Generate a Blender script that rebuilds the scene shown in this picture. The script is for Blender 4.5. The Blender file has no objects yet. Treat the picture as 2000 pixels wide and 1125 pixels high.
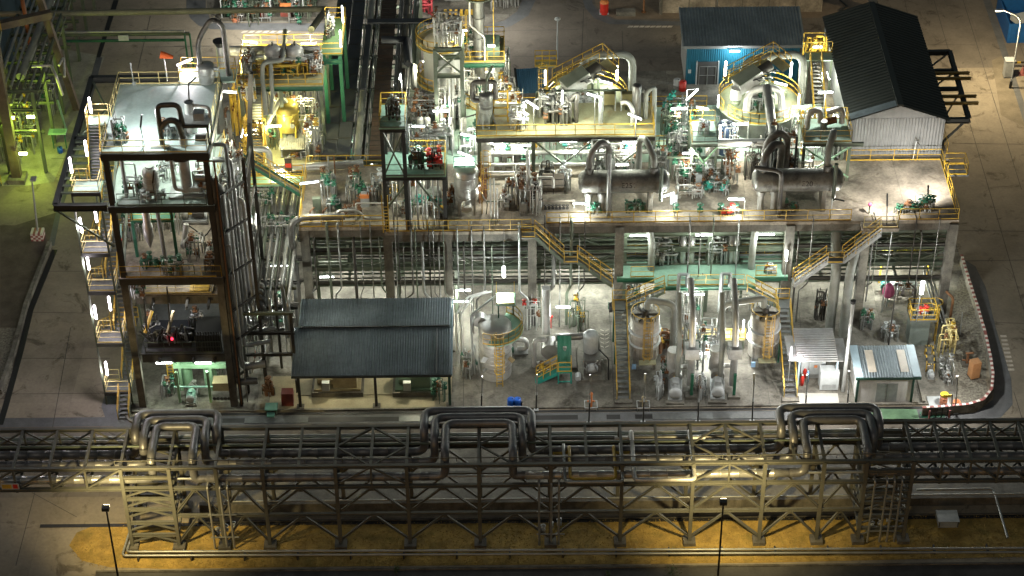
import bpy, math, random
from mathutils import Vector, Matrix
R = math.radians
rnd = random.Random(7)
sc = bpy.context.scene
COL = sc.collection

# ------------------------------------------------------------------ camera
F_PX, PITCH, ROLL = 4080.0, R(37.7), 0.0097
CAM = Vector((0, -129, 111))
FW = Vector((0, math.cos(PITCH), -math.sin(PITCH)))
_rt = Vector((1, 0, 0)); _up = _rt.cross(FW)
RI = math.cos(ROLL) * _rt - math.sin(ROLL) * _up
UI = math.sin(ROLL) * _rt + math.cos(ROLL) * _up
cd = bpy.data.cameras.new('camera'); cam = bpy.data.objects.new('camera', cd); COL.objects.link(cam)
cd.sensor_width = 36; cd.lens = 36 * F_PX / 2000; cd.clip_end = 2000; cd.clip_start = 1
m3 = Matrix((RI, UI, -FW)).transposed()
cam.matrix_world = Matrix.Translation(CAM) @ m3.to_4x4()
sc.camera = cam

# ------------------------------------------------------------------ night sky and exposure
w = bpy.data.worlds.new('World'); sc.world = w; w.use_nodes = True
nt = w.node_tree; bg = nt.nodes['Background']
sky = nt.nodes.new('ShaderNodeTexSky'); sky.sky_type = 'NISHITA'; sky.sun_disc = False
sky.sun_elevation = R(3); sky.sun_rotation = R(200)
nt.links.new(sky.outputs[0], bg.inputs[0]); bg.inputs[1].default_value = 0.044
sl = bpy.data.lights.new('sky_glow_fill', 'SUN'); sl.energy = 0.12; sl.angle = R(12); sl.color = (1, .90, .74)  # soft warm fill added as night sky glow
so = bpy.data.objects.new('sky_glow_fill', sl); so.rotation_euler = (R(40), 0, R(-20)); COL.objects.link(so)
sc.view_settings.view_transform = 'Standard'; sc.view_settings.look = 'None'
sc.view_settings.exposure = 0.45; sc.view_settings.gamma = 1
sc.cycles.max_bounces = 5; sc.cycles.diffuse_bounces = 3; sc.cycles.glossy_bounces = 3
sc.cycles.caustics_reflective = False; sc.cycles.caustics_refractive = False
sc.cycles.sample_clamp_indirect = 6; sc.cycles.use_denoising = True

# ------------------------------------------------------------------ survey points: a photo point at a known height or depth
def P(px, py, z=0.0):
    d = FW + RI * ((px - 1000) / F_PX) - UI * ((py - 562.5) / F_PX)
    return CAM + d * ((z - CAM.z) / d.z)
def Y(px, py, y):
    d = FW + RI * ((px - 1000) / F_PX) - UI * ((py - 562.5) / F_PX)
    return CAM + d * ((y - CAM.y) / d.y)

# ------------------------------------------------------------------ materials
MATS = {}
def mat(name, col, rough=.6, metal=0., var=.25, scale=1.2, dark=.55, bump=0., streak=0., rust=None, rustamt=.5, slab=None, mortar=.55):
    if name in MATS: return MATS[name]
    m = bpy.data.materials.new(name); m.use_nodes = True; n = m.node_tree.nodes; l = m.node_tree.links
    b = n['Principled BSDF']; b.inputs['Roughness'].default_value = rough; b.inputs['Metallic'].default_value = metal
    g = n.new('ShaderNodeNewGeometry')
    nz = n.new('ShaderNodeTexNoise'); nz.inputs['Scale'].default_value = scale; nz.inputs['Detail'].default_value = 7; nz.inputs['Roughness'].default_value = .65
    l.new(g.outputs['Position'], nz.inputs['Vector'])
    r = n.new('ShaderNodeValToRGB'); r.color_ramp.elements[0].position = .3; r.color_ramp.elements[1].position = .7
    c0 = [c * (1 - var * (1 - dark) * 1.6) for c in col] + [1]; c1 = [min(1, c * (1 + var * .5)) for c in col] + [1]
    r.color_ramp.elements[0].color = c0; r.color_ramp.elements[1].color = c1
    l.new(nz.outputs['Fac'], r.inputs['Fac']); out = r.outputs['Color']
    if streak or rust:
        mp = n.new('ShaderNodeMapping'); mp.inputs['Scale'].default_value = (2.2, 2.2, .25) if streak else (1, 1, 1)
        l.new(g.outputs['Position'], mp.inputs['Vector'])
        n2 = n.new('ShaderNodeTexNoise'); n2.inputs['Scale'].default_value = 1.4 if streak else .7; n2.inputs['Detail'].default_value = 6
        n2.inputs['Roughness'].default_value = .7
        l.new(mp.outputs['Vector'], n2.inputs['Vector'])
        r2 = n.new('ShaderNodeValToRGB'); r2.color_ramp.elements[0].position = .5; r2.color_ramp.elements[1].position = .72
        r2.color_ramp.elements[0].color = (0, 0, 0, 1); r2.color_ramp.elements[1].color = (rustamt,) * 3 + (1,)
        l.new(n2.outputs['Fac'], r2.inputs['Fac'])
        mx = n.new('ShaderNodeMix'); mx.data_type = 'RGBA'
        l.new(r2.outputs['Color'], mx.inputs['Factor']); l.new(out, mx.inputs['A'])
        mx.inputs['B'].default_value = tuple(rust or [c * .35 for c in col]) + (1,)
        out = mx.outputs['Result']
    if slab:      # cast slabs: each a little different in tone, thin dirty joints between them
        bk = n.new('ShaderNodeTexBrick'); bk.offset = 0; bk.inputs['Scale'].default_value = 1; bk.inputs['Brick Width'].default_value = slab[0]; bk.inputs['Row Height'].default_value = slab[1]
        bk.inputs['Mortar Size'].default_value = .022; bk.inputs['Mortar Smooth'].default_value = .3; bk.inputs['Color1'].default_value = ((.72, .71, .69, 1) if mortar < .7 else (.93, .92, .91, 1)); bk.inputs['Color2'].default_value = (1.08, 1.07, 1.05, 1); bk.inputs['Mortar'].default_value = (mortar,) * 3 + (1,)
        l.new(g.outputs['Position'], bk.inputs['Vector']); mm = n.new('ShaderNodeMix'); mm.data_type = 'RGBA'; mm.blend_type = 'MULTIPLY'; mm.inputs['Factor'].default_value = 1
        l.new(out, mm.inputs['A']); l.new(bk.outputs['Color'], mm.inputs['B']); out = mm.outputs['Result']
        n4 = n.new('ShaderNodeTexNoise'); n4.inputs['Scale'].default_value = .33; n4.inputs['Detail'].default_value = 9; n4.inputs['Roughness'].default_value = .72; n4.inputs['Distortion'].default_value = 1.2
        l.new(g.outputs['Position'], n4.inputs['Vector']); r4 = n.new('ShaderNodeValToRGB'); r4.color_ramp.elements[0].position = .56; r4.color_ramp.elements[1].position = .64
        r4.color_ramp.elements[0].color = (1, 1, 1, 1); r4.color_ramp.elements[1].color = (.5, .48, .45, 1); l.new(n4.outputs['Fac'], r4.inputs['Fac'])
        m5 = n.new('ShaderNodeMix'); m5.data_type = 'RGBA'; m5.blend_type = 'MULTIPLY'; m5.inputs['Factor'].default_value = 1; l.new(out, m5.inputs['A']); l.new(r4.outputs['Color'], m5.inputs['B']); out = m5.outputs['Result']
    fn = n.new('ShaderNodeTexNoise'); fn.inputs['Scale'].default_value = max(4, scale * 11); fn.inputs['Detail'].default_value = 4; l.new(g.outputs['Position'], fn.inputs['Vector'])
    fr = n.new('ShaderNodeMapRange'); fr.inputs['From Min'].default_value = .3; fr.inputs['From Max'].default_value = .7; fr.inputs['To Min'].default_value = 1 - var * .26; fr.inputs['To Max'].default_value = 1 + var * .16; l.new(fn.outputs['Fac'], fr.inputs['Value'])
    vm = n.new('ShaderNodeVectorMath'); vm.operation = 'SCALE'; l.new(out, vm.inputs[0]); l.new(fr.outputs['Result'], vm.inputs['Scale']); out = vm.outputs['Vector']
    l.new(out, b.inputs['Base Color'])
    if bump:
        bp = n.new('ShaderNodeBump'); bp.inputs['Strength'].default_value = bump; bp.inputs['Distance'].default_value = .05
        n3 = n.new('ShaderNodeTexNoise'); n3.inputs['Scale'].default_value = scale * 9; n3.inputs['Detail'].default_value = 5
        l.new(g.outputs['Position'], n3.inputs['Vector']); l.new(n3.outputs['Fac'], bp.inputs['Height']); l.new(bp.outputs['Normal'], b.inputs['Normal'])
    MATS[name] = m; return m
def glow(name, col, s):
    m = bpy.data.materials.new(name); m.use_nodes = True; n = m.node_tree.nodes; n.clear()
    e = n.new('ShaderNodeEmission'); e.inputs[0].default_value = tuple(col) + (1,); e.inputs[1].default_value = s
    o = n.new('ShaderNodeOutputMaterial'); m.node_tree.links.new(e.outputs[0], o.inputs[0]); MATS[name] = m; return m

CONC = mat('concrete', (.225, .215, .185), .85, 0, .7, .45, .4, .25, rust=(.085, .078, .066), rustamt=.8, slab=(5.2, 4.1))
CONC2 = mat('deck concrete', (.34, .30, .245), .85, 0, .7, .45, .4, .2, rust=(.10, .085, .065), rustamt=.75, slab=(6.5, 9.0))
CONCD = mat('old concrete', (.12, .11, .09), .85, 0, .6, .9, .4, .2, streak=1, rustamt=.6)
ROAD = mat('road concrete', (.27, .235, .18), .88, 0, .35, .16, .5, .15, rust=(.15, .13, .1), rustamt=.5, slab=(9, 7), mortar=.88)
ROADD = mat('dark road concrete', (.17, .15, .125), .88, 0, .35, .2, .5, .15, rust=(.1, .09, .075), rustamt=.5, slab=(8, 40), mortar=.8)
ASPH = mat('asphalt', (.07, .068, .066), .85, 0, .5, .5, .5, .3)
GRASS = mat('dry grass', (.36, .24, .06), .95, 0, .55, .8, .4, .35, rust=(.12, .10, .02), rustamt=.7)
GRAVEL = mat('gravel', (.27, .25, .2), .95, 0, .8, 5, .4, .8)
STEEL = mat('galvanised steel', (.33, .34, .33), .45, .55, .3, 1.5)
ALU = mat('aluminium cladding', (.42, .42, .40), .38, .6, .3, 1.3, .5, rust=(.2, .17, .13), rustamt=.35)
ALUD = mat('dull cladding', (.20, .20, .19), .42, .6, .35, 1.0, .5, rust=(.12, .10, .08), rustamt=.6)
ALUB = mat('bright cladding', (.54, .54, .52), .4, .35, .35, 1.2, .5, rust=(.24, .20, .15), rustamt=.5)
DSTEEL = mat('dark steel', (.045, .042, .036), .55, .2, .4, 1.2, .5, rust=(.06, .05, .038), rustamt=.6)
BSTEEL = mat('black painted steel', (.03, .032, .03), .5, .1, .3, 1)
GSTEEL = mat('green grey steel', (.10, .125, .09), .5, .1, .35, 1.2, .5, rust=(.1, .07, .04), rustamt=.4)
RSTEEL = mat('pipe bridge steel', (.115, .115, .095), .6, .1, .35, 1.4, .5, rust=(.08, .06, .04), rustamt=.6)
GREEN = mat('green paint', (.022, .115, .065), .5, 0, .35, 1.5)
TEAL = mat('teal paint', (.02, .25, .20), .45, 0, .25, 1.5)
MINT = mat('mint floor paint', (.36, .50, .42), .6, 0, .35, .5, .5, rust=(.26, .25, .17), rustamt=.55)
MINT2 = mat('green floor paint', (.30, .50, .39), .55, 0, .3, .6, .5, rust=(.17, .25, .17), rustamt=.5)
YFLOOR = mat('yellowed floor', (.36, .36, .22), .65, 0, .45, .6, .5, rust=(.30, .17, .06), rustamt=.7)
YEL = mat('yellow paint', (.50, .32, .035), .5, 0, .3, 2.5, .5, rust=(.3, .17, .04), rustamt=.5)
GRATE = mat('grating', (.16, .17, .17), .5, .4, .3, 3)
TRAYC = mat('cable tray cover', (.045, .05, .06), .65, 0, .35, .8)
RUSTY = mat('rusted tray cover', (.085, .06, .045), .7, .2, .5, .9, .4, rust=(.10, .05, .025), rustamt=.7)
RUST = mat('rust', (.19, .09, .04), .85, .1, .6, 3)
TAN = mat('tan paint', (.35, .29, .17), .6, 0, .4, 1.5)
GREY = mat('grey paint', (.34, .36, .36), .5, .1, .3, 2)
LGREY = mat('light grey paint', (.43, .46, .47), .45, 0, .2, 2)
WHITE = mat('white wall', (.72, .71, .70), .7, 0, .2, 1.2, .5, streak=1, rustamt=.3)
ROOF = mat('grey roof sheet', (.20, .24, .265), .45, .3, .4, .45, .5, streak=1, rustamt=.35)
ROOFD = mat('dark roof sheet', (.035, .04, .035), .5, .2, .3, .4)
ROOFL = mat('light roof sheet', (.30, .31, .31), .5, .3, .35, .8, .5, rust=(.2, .13, .07), rustamt=.4)
CLEAR = mat('skylight sheet', (.50, .45, .38), .5, 0, .3, 1.5)
WALLG = mat('grey wall sheet', (.36, .37, .37), .5, .2, .2, .6, .5, streak=1, rustamt=.3)
BLUEW = mat('blue wall sheet', (.015, .13, .20), .5, .1, .2, .8)
BLUE = mat('blue drum', (.01, .10, .50), .35, 0, .15, 2)
RED = mat('red paint', (.5, .03, .02), .4, 0, .2, 2)
ORANGE = mat('orange paint', (.60, .20, .06), .6, 0, .4, 2)
PINK = mat('pink cover', (.55, .12, .25), .7, 0, .3, 1.5)
BLACK = mat('black rubber', (.015, .015, .015), .6)
WPAINT = mat('white marking', (.55, .50, .42), .8, 0, .6, 2.5)
YTANK = mat('olive gold cladding', (.32, .25, .06), .4, .5, .4, 1.2)
TUBE_W = glow('white tube', (.93, 1, .95), 16)
TUBE_P = glow('pinkish tube', (1, .90, .97), 16)
TUBE_Y = glow('yellow tube', (1, .97, .7), 16)
HEADG = glow('lamp head glow', (1, .85, .5), 8)
REDG = glow('red indicator', (1, .02, .05), 6)

# ------------------------------------------------------------------ mesh builder
def bas(d):
    d = d.normalized(); u = Vector((0, 0, 1)) if abs(d.z) < .95 else Vector((0, 1, 0))
    s = d.cross(u).normalized(); return d, s, s.cross(d).normalized()
class MB:
    def __init__(s): s.v = []; s.f = []; s.sm = []
    def add(s, vs, fs, smooth=False):
        o = len(s.v); s.v += [tuple(v) for v in vs]
        for f in fs: s.f.append([i + o for i in f]); s.sm.append(smooth)
        return s
    def bb(s, x0, x1, y0, y1, z0, z1):
        vs = [(x, y, z) for z in (z0, z1) for y in (y0, y1) for x in (x0, x1)]
        return s.add(vs, [(0, 2, 3, 1), (4, 5, 7, 6), (0, 1, 5, 4), (2, 6, 7, 3), (0, 4, 6, 2), (1, 3, 7, 5)])
    def box(s, c, sx, sy, sz, rz=0., tilt=None):
        M = Matrix.Rotation(rz, 3, 'Z')
        if tilt: M = M @ Matrix.Rotation(tilt, 3, 'Y')
        vs = [Vector(c) + M @ Vector((x * sx / 2, y * sy / 2, z * sz / 2)) for z in (-1, 1) for y in (-1, 1) for x in (-1, 1)]
        return s.add(vs, [(0, 2, 3, 1), (4, 5, 7, 6), (0, 1, 5, 4), (2, 6, 7, 3), (0, 4, 6, 2), (1, 3, 7, 5)])
    def prism(s, pts, z0, z1):
        n = len(pts); vs = [(p[0], p[1], z0) for p in pts] + [(p[0], p[1], z1) for p in pts]
        return s.add(vs, [list(range(n))[::-1], list(range(n, 2 * n))] + [(i, (i + 1) % n, n + (i + 1) % n, n + i) for i in range(n)])
    def bar(s, p, q, w=.1, h=None):
        p, q = Vector(p), Vector(q); h = h or w; d, a, b = bas(q - p); a = a * (w / 2); b = b * (h / 2)
        vs = [e + i * a + j * b for e in (p, q) for j in (-1, 1) for i in (-1, 1)]
        return s.add(vs, [(0, 2, 3, 1), (4, 5, 7, 6), (0, 1, 5, 4), (2, 6, 7, 3), (0, 4, 6, 2), (1, 3, 7, 5)])
    def ib(s, p, q, h=.4, w=.25):
        p, q = Vector(p), Vector(q); d, a, b = bas(q - p); t = .035 if h > .2 else .02
        o = b * (h / 2 - t / 2)
        s.bar(p + o, q + o, w, t); s.bar(p - o, q - o, w, t)
        return s.bar(p, q, t, h - 2 * t)
    def cyl(s, p, q, r, r1=None, n=14, cap=True):
        p, q = Vector(p), Vector(q); r1 = r if r1 is None else r1; d, a, b = bas(q - p)
        c = [(math.cos(2 * math.pi * i / n), math.sin(2 * math.pi * i / n)) for i in range(n)]
        vs = [p + (a * x + b * y) * r for x, y in c] + [q + (a * x + b * y) * r1 for x, y in c]
        s.add(vs, [(i, (i + 1) % n, n + (i + 1) % n, n + i) for i in range(n)], True)
        if cap: s.add(vs, [list(range(n))[::-1], list(range(n, 2 * n))])
        return s
    def lathe(s, p, d, prof, n=20, a0=0., a1=None):
        p = Vector(p); d, a, b = bas(Vector(d)); full = a1 is None
        m = n if full else n + 1; ang = [(2 * math.pi * i / n) if full else a0 + (a1 - a0) * i / n for i in range(m)]
        vs = [p + d * t + (a * math.cos(g) + b * math.sin(g)) * max(r, .001) for r, t in prof for g in ang]
        fs = []
        for k in range(len(prof) - 1):
            for i in range(n):
                j = (i + 1) % m; fs.append((k * m + i, k * m + j, (k + 1) * m + j, (k + 1) * m + i))
        return s.add(vs, fs, True)
    def tube(s, pts, r, n=8, bend=None, cap=True):
        pts = [Vector(p) for p in pts]; bend = 2.2 * r if bend is None else bend; path = [pts[0]]
        for i in range(1, len(pts) - 1):
            a, b, c = pts[i - 1], pts[i], pts[i + 1]; u, v = (a - b), (c - b)
            k = min(bend, u.length * .49, v.length * .49)
            if u.length < 1e-6 or v.length < 1e-6: continue
            u.normalize(); v.normalize()
            if u.dot(v) < -.995: path.append(b); continue
            A, B = b + u * k, b + v * k; st = 5 if r > .15 else 3
            for t in range(st + 1):
                t /= st; path.append(A * (1 - t) ** 2 + b * 2 * t * (1 - t) + B * t * t)
        path.append(pts[-1]); vs = []; prev = None
        for i, p in enumerate(path):
            d = (path[min(i + 1, len(path) - 1)] - path[max(i - 1, 0)]).normalized()
            if prev is None: d, a, b = bas(d)
            else:
                a = prev - d * prev.dot(d)
                a = a.normalized() if a.length > 1e-4 else bas(d)[1]
                b = a.cross(d)
            prev = a; vs += [p + (a * math.cos(2 * math.pi * k / n) + b * math.sin(2 * math.pi * k / n)) * r for k in range(n)]
        fs = [(i * n + k, i * n + (k + 1) % n, (i + 1) * n + (k + 1) % n, (i + 1) * n + k) for i in range(len(path) - 1) for k in range(n)]
        s.add(vs, fs, True)
        if cap: s.add(vs[:n] + vs[-n:], [list(range(n)), list(range(n, 2 * n))])
        return s
    def rail(s, pts, h=1.1, gap=1.6, r=.026, toe=.12, mid=True):
        pts = [Vector(p) for p in pts]; up = Vector((0, 0, h))
        for a, b in zip(pts, pts[1:]):
            L = (b - a).length
            if L < .05: continue
            k = max(1, round(L / gap))
            for i in range(k + 1):
                p = a.lerp(b, i / k); s.bar(p, p + up, r * 1.5)
            r = min(r, .034); s.bar(a + up, b + up, r * 1.8)
            if mid: s.bar(a + up * .52, b + up * .52, r * 1.4)
            if toe: s.bar(a + Vector((0, 0, toe / 2 + .01)), b + Vector((0, 0, toe / 2 + .01)), .015, toe)
        return s
    def build(s, name, m, parent=None, label=None):
        me = bpy.data.meshes.new(name); o = bpy.data.objects.new(name, me); COL.objects.link(o)
        off = Vector((0, 0, 0)); q = parent
        while q is not None: off += q.location; q = q.parent
        me.from_pydata([tuple(Vector(v) - off) for v in s.v], [], s.f); me.polygons.foreach_set('use_smooth', s.sm); me.update()
        me.materials.append(m); o.parent = parent
        if label: o['label'] = label
        return o
def tag(o, label, cat, group=None):
    assert label is None or len(label.split()) <= 16, label
    o['label'] = label; o['category'] = cat
    if group: o['group'] = group
    return o
def th(name, label, cat, loc=(0, 0, 0), group=None):
    o = bpy.data.objects.new(name, None); COL.objects.link(o); o.location = loc; o.empty_display_size = .3
    return tag(o, label, cat, group)
def one(name, mb, m, label, cat, group=None): return tag(mb.build(name, m), label, cat, group)
def struct(name, mb, m): o = mb.build(name, m); o['kind'] = 'structure'; return o
def dup(root, loc, label, group=None):
    r = root.copy(); COL.objects.link(r); r.location = loc; r['label'] = label
    if group: r['group'] = group
    for c in list(root.children):
        d = c.copy(); COL.objects.link(d); d.parent = r
        for g in list(c.children):
            e = g.copy(); COL.objects.link(e); e.parent = d
    return r
ORD = ['first', 'second', 'third', 'fourth', 'fifth', 'sixth', 'seventh', 'eighth', 'ninth', 'tenth', 'eleventh', 'twelfth', 'thirteenth', 'fourteenth', 'fifteenth', 'sixteenth', 'seventeenth', 'eighteenth', 'nineteenth', 'twentieth']

# ------------------------------------------------------------------ builders used all over the plant
def light(p, power, col, parent, r=.12, spot=None, aim=None, blend=1.):
    d = bpy.data.lights.new('lamp_light', 'SPOT' if spot else 'POINT'); d.energy = power; d.color = col; d.shadow_soft_size = r
    o = bpy.data.objects.new('lamp_light', d); COL.objects.link(o)
    o.parent = parent; o.location = Vector(p) - parent.location
    if spot:
        d.spot_size = R(spot); d.spot_blend = blend; o.rotation_euler = (Vector(aim) - Vector(p)).to_track_quat('-Z', 'Y').to_euler()
    return o
LAMP_K = 1.02
def lamp(p, label, d=(0, 0, 1), L=1.3, power=500, col=(.90, 1, .84), tube=None, post=None, off=(0, -.3, -.25), r=.06, group=None, pm=None):
    """a fluorescent fitting: glowing tube, housing behind it, and a post when it has one"""
    p = Vector(p); d = Vector(d).normalized(); t = th('fluorescent_lamp', label, 'lamp', p, group)
    a, b = p - d * L / 2, p + d * L / 2
    MB().cyl(a, b, r, n=8).build('tube', tube or TUBE_W, t)
    back = Vector((0, .1, .09)) if abs(d.z) < .7 else Vector((0, .13, 0))
    MB().bar(a + back - d * .06, b + back + d * .06, .10, .05).build('housing', GREY, t)
    if post is not None:
        q = Vector(post); top = b + back if abs(d.z) > .7 else p + back
        MB().tube([q, (q.x, q.y, top.z), top] if (Vector((q.x, q.y, 0)) - Vector((top.x, top.y, 0))).length > .1 else [q, top], .04, 6).build('pole', pm or STEEL, t)
    light(p + Vector(off), power * LAMP_K, col, t)
    return t
def stairs(label, a, b, width=.9, name='staircase', rm=YEL, sm=GSTEEL, tm=GRATE, t=None, rails=True, cat='stairs', group=None, open_side=None):
    """straight flight from foot a to head b"""
    a, b = Vector(a), Vector(b); h = Vector((b.x - a.x, b.y - a.y, 0)); d = h.normalized(); s = Vector((-d.y, d.x, 0)) * (width / 2)
    t = t or th(name, label, cat, a, group)
    for k in (-1, 1): MB().bar(a + s * k, b + s * k, .06, .26).build('stringer', sm, t)
    n = max(3, int(abs(b.z - a.z) / .2)); mb = MB()
    for i in range(n):
        c = a.lerp(b, (i + .5) / n); mb.add([c + s * k * .93 + d * j + Vector((0, 0, z)) for z in (-.02, .02) for j in (-.15, .15) for k in (-1, 1)],
               [(0, 2, 3, 1), (4, 5, 7, 6), (0, 1, 5, 4), (2, 6, 7, 3), (0, 4, 6, 2), (1, 3, 7, 5)])
    mb.build('tread_flight', tm, t)
    if rails:
        for k in (-1, 1): MB().rail([a + s * k * 1.05, b + s * k * 1.05], 1.05, 1.5, .035, 0).build('railing', rm, t)
    return t
def ladder(label, p, z1, face=(0, -1), cage=True, z_c=None, m=YEL, t=None):
    p = Vector(p); f = Vector((face[0], face[1], 0)).normalized(); s = Vector((-f.y, f.x, 0)) * .24
    t = t or th('caged_ladder' if cage else 'ladder', label, 'ladder', p)
    mb = MB()
    for k in (-1, 1): mb.bar(p + s * k, (p.x + s.x * k, p.y + s.y * k, z1 + 1.0), .07)
    mb.build('side_rail', m, t); mb = MB(); z = p.z + .3
    while z < z1: mb.bar((p.x - s.x, p.y - s.y, z), (p.x + s.x, p.y + s.y, z), .045); z += .32
    mb.build('rung', m, t)
    if cage:
        mb = MB(); zc = z_c if z_c is not None else p.z + 2.2; n = max(2, int((z1 + 1 - zc) / .9)); R_ = .42
        hoop = [p + f * (.36 + R_ * math.sin(g)) + (s.normalized() * R_ * math.cos(g)) for g in [math.pi * i / 8 * 1.3 - .15 * math.pi for i in range(9)]]
        for i in range(n + 1):
            z = zc + (z1 + 1 - zc) * i / n
            for a, b in zip(hoop, hoop[1:]): mb.bar((a.x, a.y, z), (b.x, b.y, z), .035, .06)
        for i in (0, 2, 4, 6, 8): mb.bar((hoop[i].x, hoop[i].y, zc), (hoop[i].x, hoop[i].y, z1 + 1), .035)
        mb.build('cage', m, t)
    return t
def valve_mb(p, s=1., wheel=True):
    p = Vector(p); mb = MB(); mb.cyl(p - Vector((.16 * s, 0, 0)), p + Vector((.16 * s, 0, 0)), .13 * s, n=8)
    mb.cyl(p, p + Vector((0, 0, .34 * s)), .07 * s, n=6)
    if wheel: mb.lathe(p + Vector((0, 0, .36 * s)), (0, 0, 1), [(.10 * s, 0), (.17 * s, -.02), (.19 * s, .02), (.10 * s, .03)], 10)
    return mb
def pipework(label, c, w, d, h, seed=0, n=6, r=.06, pm=None, vm=None, nv=5, vs=1., name='valve_manifold', cat='pipework', box=False):
    """a manifold of small pipes with hand valves standing on a floor"""
    g = random.Random(seed); c = Vector(c); t = th(name, label, cat, c); pm = pm or STEEL; vm = vm or GREEN
    spots = []; frame = MB(); n = int(n * 1.7); r *= .8; nv = int(nv * 1.5)
    for i in range(n):
        x0 = c.x + g.uniform(-w, w) / 2; y0 = c.y + g.uniform(-d, d) / 2; hh = h * g.uniform(.35, 1); rr = r * g.choice((.6, .8, 1, 1.3))
        x1 = c.x + g.uniform(-w, w) / 2; y1 = c.y + g.uniform(-d, d) / 2; h2 = h * g.uniform(.15, .8)
        pts = [(x0, y0, c.z), (x0, y0, c.z + hh), (x1, y0, c.z + hh), (x1, y1, c.z + hh), (x1, y1, c.z + (h2 if i % 2 else 0))]
        MB().tube(pts, rr, 6).build('pipe', pm, t)
        spots += [(x0, y0, c.z + hh * .55), ((x0 + x1) / 2, y0, c.z + hh), (x1, (y0 + y1) / 2, c.z + hh)]
    g.shuffle(spots)
    for s in spots[:nv]: valve_mb(s, vs * g.uniform(.8, 1.3), g.random() < .8).build('valve', vm if g.random() < .7 else RUST, t)
    for k in (-1, 1):
        frame.bar((c.x + k * w / 2, c.y, c.z), (c.x + k * w / 2, c.y, c.z + h * .6), .07)
    frame.bar((c.x - w / 2, c.y, c.z + h * .6), (c.x + w / 2, c.y, c.z + h * .6), .07); frame.build('support_frame', GSTEEL, t)
    if box: MB().bb(c.x - .25, c.x + .25, c.y - d / 2 - .2, c.y - d / 2, c.z + .6, c.z + 1.4).build('junction_box', GREY, t)
    return t
def pipe(label, pts, r, m=None, n=8, bend=None, name='pipe', bands=True, group=None, cat='pipe'):
    t = one(name, MB().tube(pts, r, n, bend), m or STEEL, label, cat, group)
    return t
def flange(mb, p, d, r, w=.1): 
    p = Vector(p); d = Vector(d).normalized(); mb.cyl(p - d * w / 2, p + d * w / 2, r, n=14)
def vessel(label, base, r, h, skirt=1.0, m=None, name='vertical_vessel', legs=0, head=.5, nozzles=3, seed=0, sm=None, cat='vessel', rings=2):
    b = Vector(base); m = m or ALU; t = th(name, label, cat, b); g = random.Random(seed)
    z0, z1 = b.z + skirt, b.z + h
    prof = [(.02, z0 - r * head - b.z), (r * .6, z0 - r * head * .85 - b.z), (r * .9, z0 - r * head * .5 - b.z), (r, z0 - b.z), (r, z1 - b.z), (r * .9, z1 + r * head * .45 - b.z), (r * .6, z1 + r * head * .8 - b.z), (.02, z1 + r * head - b.z)]
    sh = MB().lathe(b, (0, 0, 1), prof, 22).build('shell', m, t)
    mb = MB()
    for i in range(rings): zz = z0 + (z1 - z0) * (i + .5) / max(1, rings); mb.cyl((b.x, b.y, zz - .04), (b.x, b.y, zz + .04), r * 1.04, n=22)
    mb.build('stiffening_ring', sm or m, t)
    if legs:
        for i in range(legs):
            a = 2 * math.pi * (i + .5) / legs; x, y = b.x + r * .93 * math.cos(a), b.y + r * .93 * math.sin(a)
            MB().bar((x, y, b.z), (x, y, z0 + .4), .16).build('leg', sm or m, t)
    else: MB().cyl(b, (b.x, b.y, z0 + .05), r * .97, n=22).build('skirt', sm or m, t)
    for i in range(nozzles):
        a = g.uniform(0, 6.28); zz = g.uniform(z0 + .2, z1); d = Vector((math.cos(a), math.sin(a), 0)); p0 = Vector((b.x, b.y, zz))
        mb = MB().cyl(p0 + d * r * .9, p0 + d * (r + .35), .12, n=8); flange(mb, p0 + d * (r + .32), d, .2, .08); mb.build('nozzle', STEEL, t)
    return t
def pump(label, c, rz=0., s=1., mm=None, plinth=True, name='pump'):
    """motor with cooling fins, coupling guard and volute casing on a skid; motor end faces local -Y"""
    c = Vector(c); t = th(name, label, 'pump', c); M = Matrix.Rotation(rz, 3, 'Z'); mm = mm or GREY
    L = lambda x, y, z: c + M @ Vector((x * s, y * s, z * s))
    if plinth: MB().box(L(0, .2, .12), 1.3 * s, 2.8 * s, .24 * s, rz).build('plinth', CONC, t)
    MB().box(L(0, .2, .32), 1.0 * s, 2.4 * s, .16 * s, rz).build('baseplate', GREY, t)
    mb = MB().cyl(L(0, -.9, .95), L(0, .35, .95), .42 * s, n=16); mb.box(L(0, -.25, 1.42), .42 * s, .5 * s, .25 * s, rz)
    mb.build('motor', mm, t); mb = MB()
    for i in range(12):
        a = 2 * math.pi * i / 12; o = M @ Vector((math.cos(a) * .46 * s, 0, math.sin(a) * .46 * s)); mb.bar(L(0, -.7, .95) + o, L(0, .25, .95) + o, .03, .06)
    mb.build('cooling_fin', mm, t)
    MB().lathe(L(0, -.88, .95), M @ Vector((0, -1, 0)), [(.45 * s, 0), (.45 * s, .16 * s), (.2 * s, .2 * s), (.02, .2 * s)], 16).build('fan_cover', LGREY, t)
    MB().cyl(L(0, .35, .95), L(0, .8, .95), .16 * s, n=10).build('coupling_guard', YEL, t)
    mb = MB().cyl(L(0, .8, .95), L(0, 1.3, .95), .48 * s, n=16); mb.cyl(L(.25, 1.05, 1.1), L(.25, 1.05, 1.75), .16 * s, n=10); mb.cyl(L(0, 1.3, .95), L(0, 1.7, .95), .19 * s, n=10)
    flange(mb, L(.25, 1.05, 1.72), (0, 0, 1), .26 * s); flange(mb, L(0, 1.68, .95), M @ Vector((0, 1, 0)), .3 * s); mb.build('casing', ALU, t)
    return t
def slab(mb, pts, z, th_=.12): return mb.prism(pts, z - th_, z)
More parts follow.
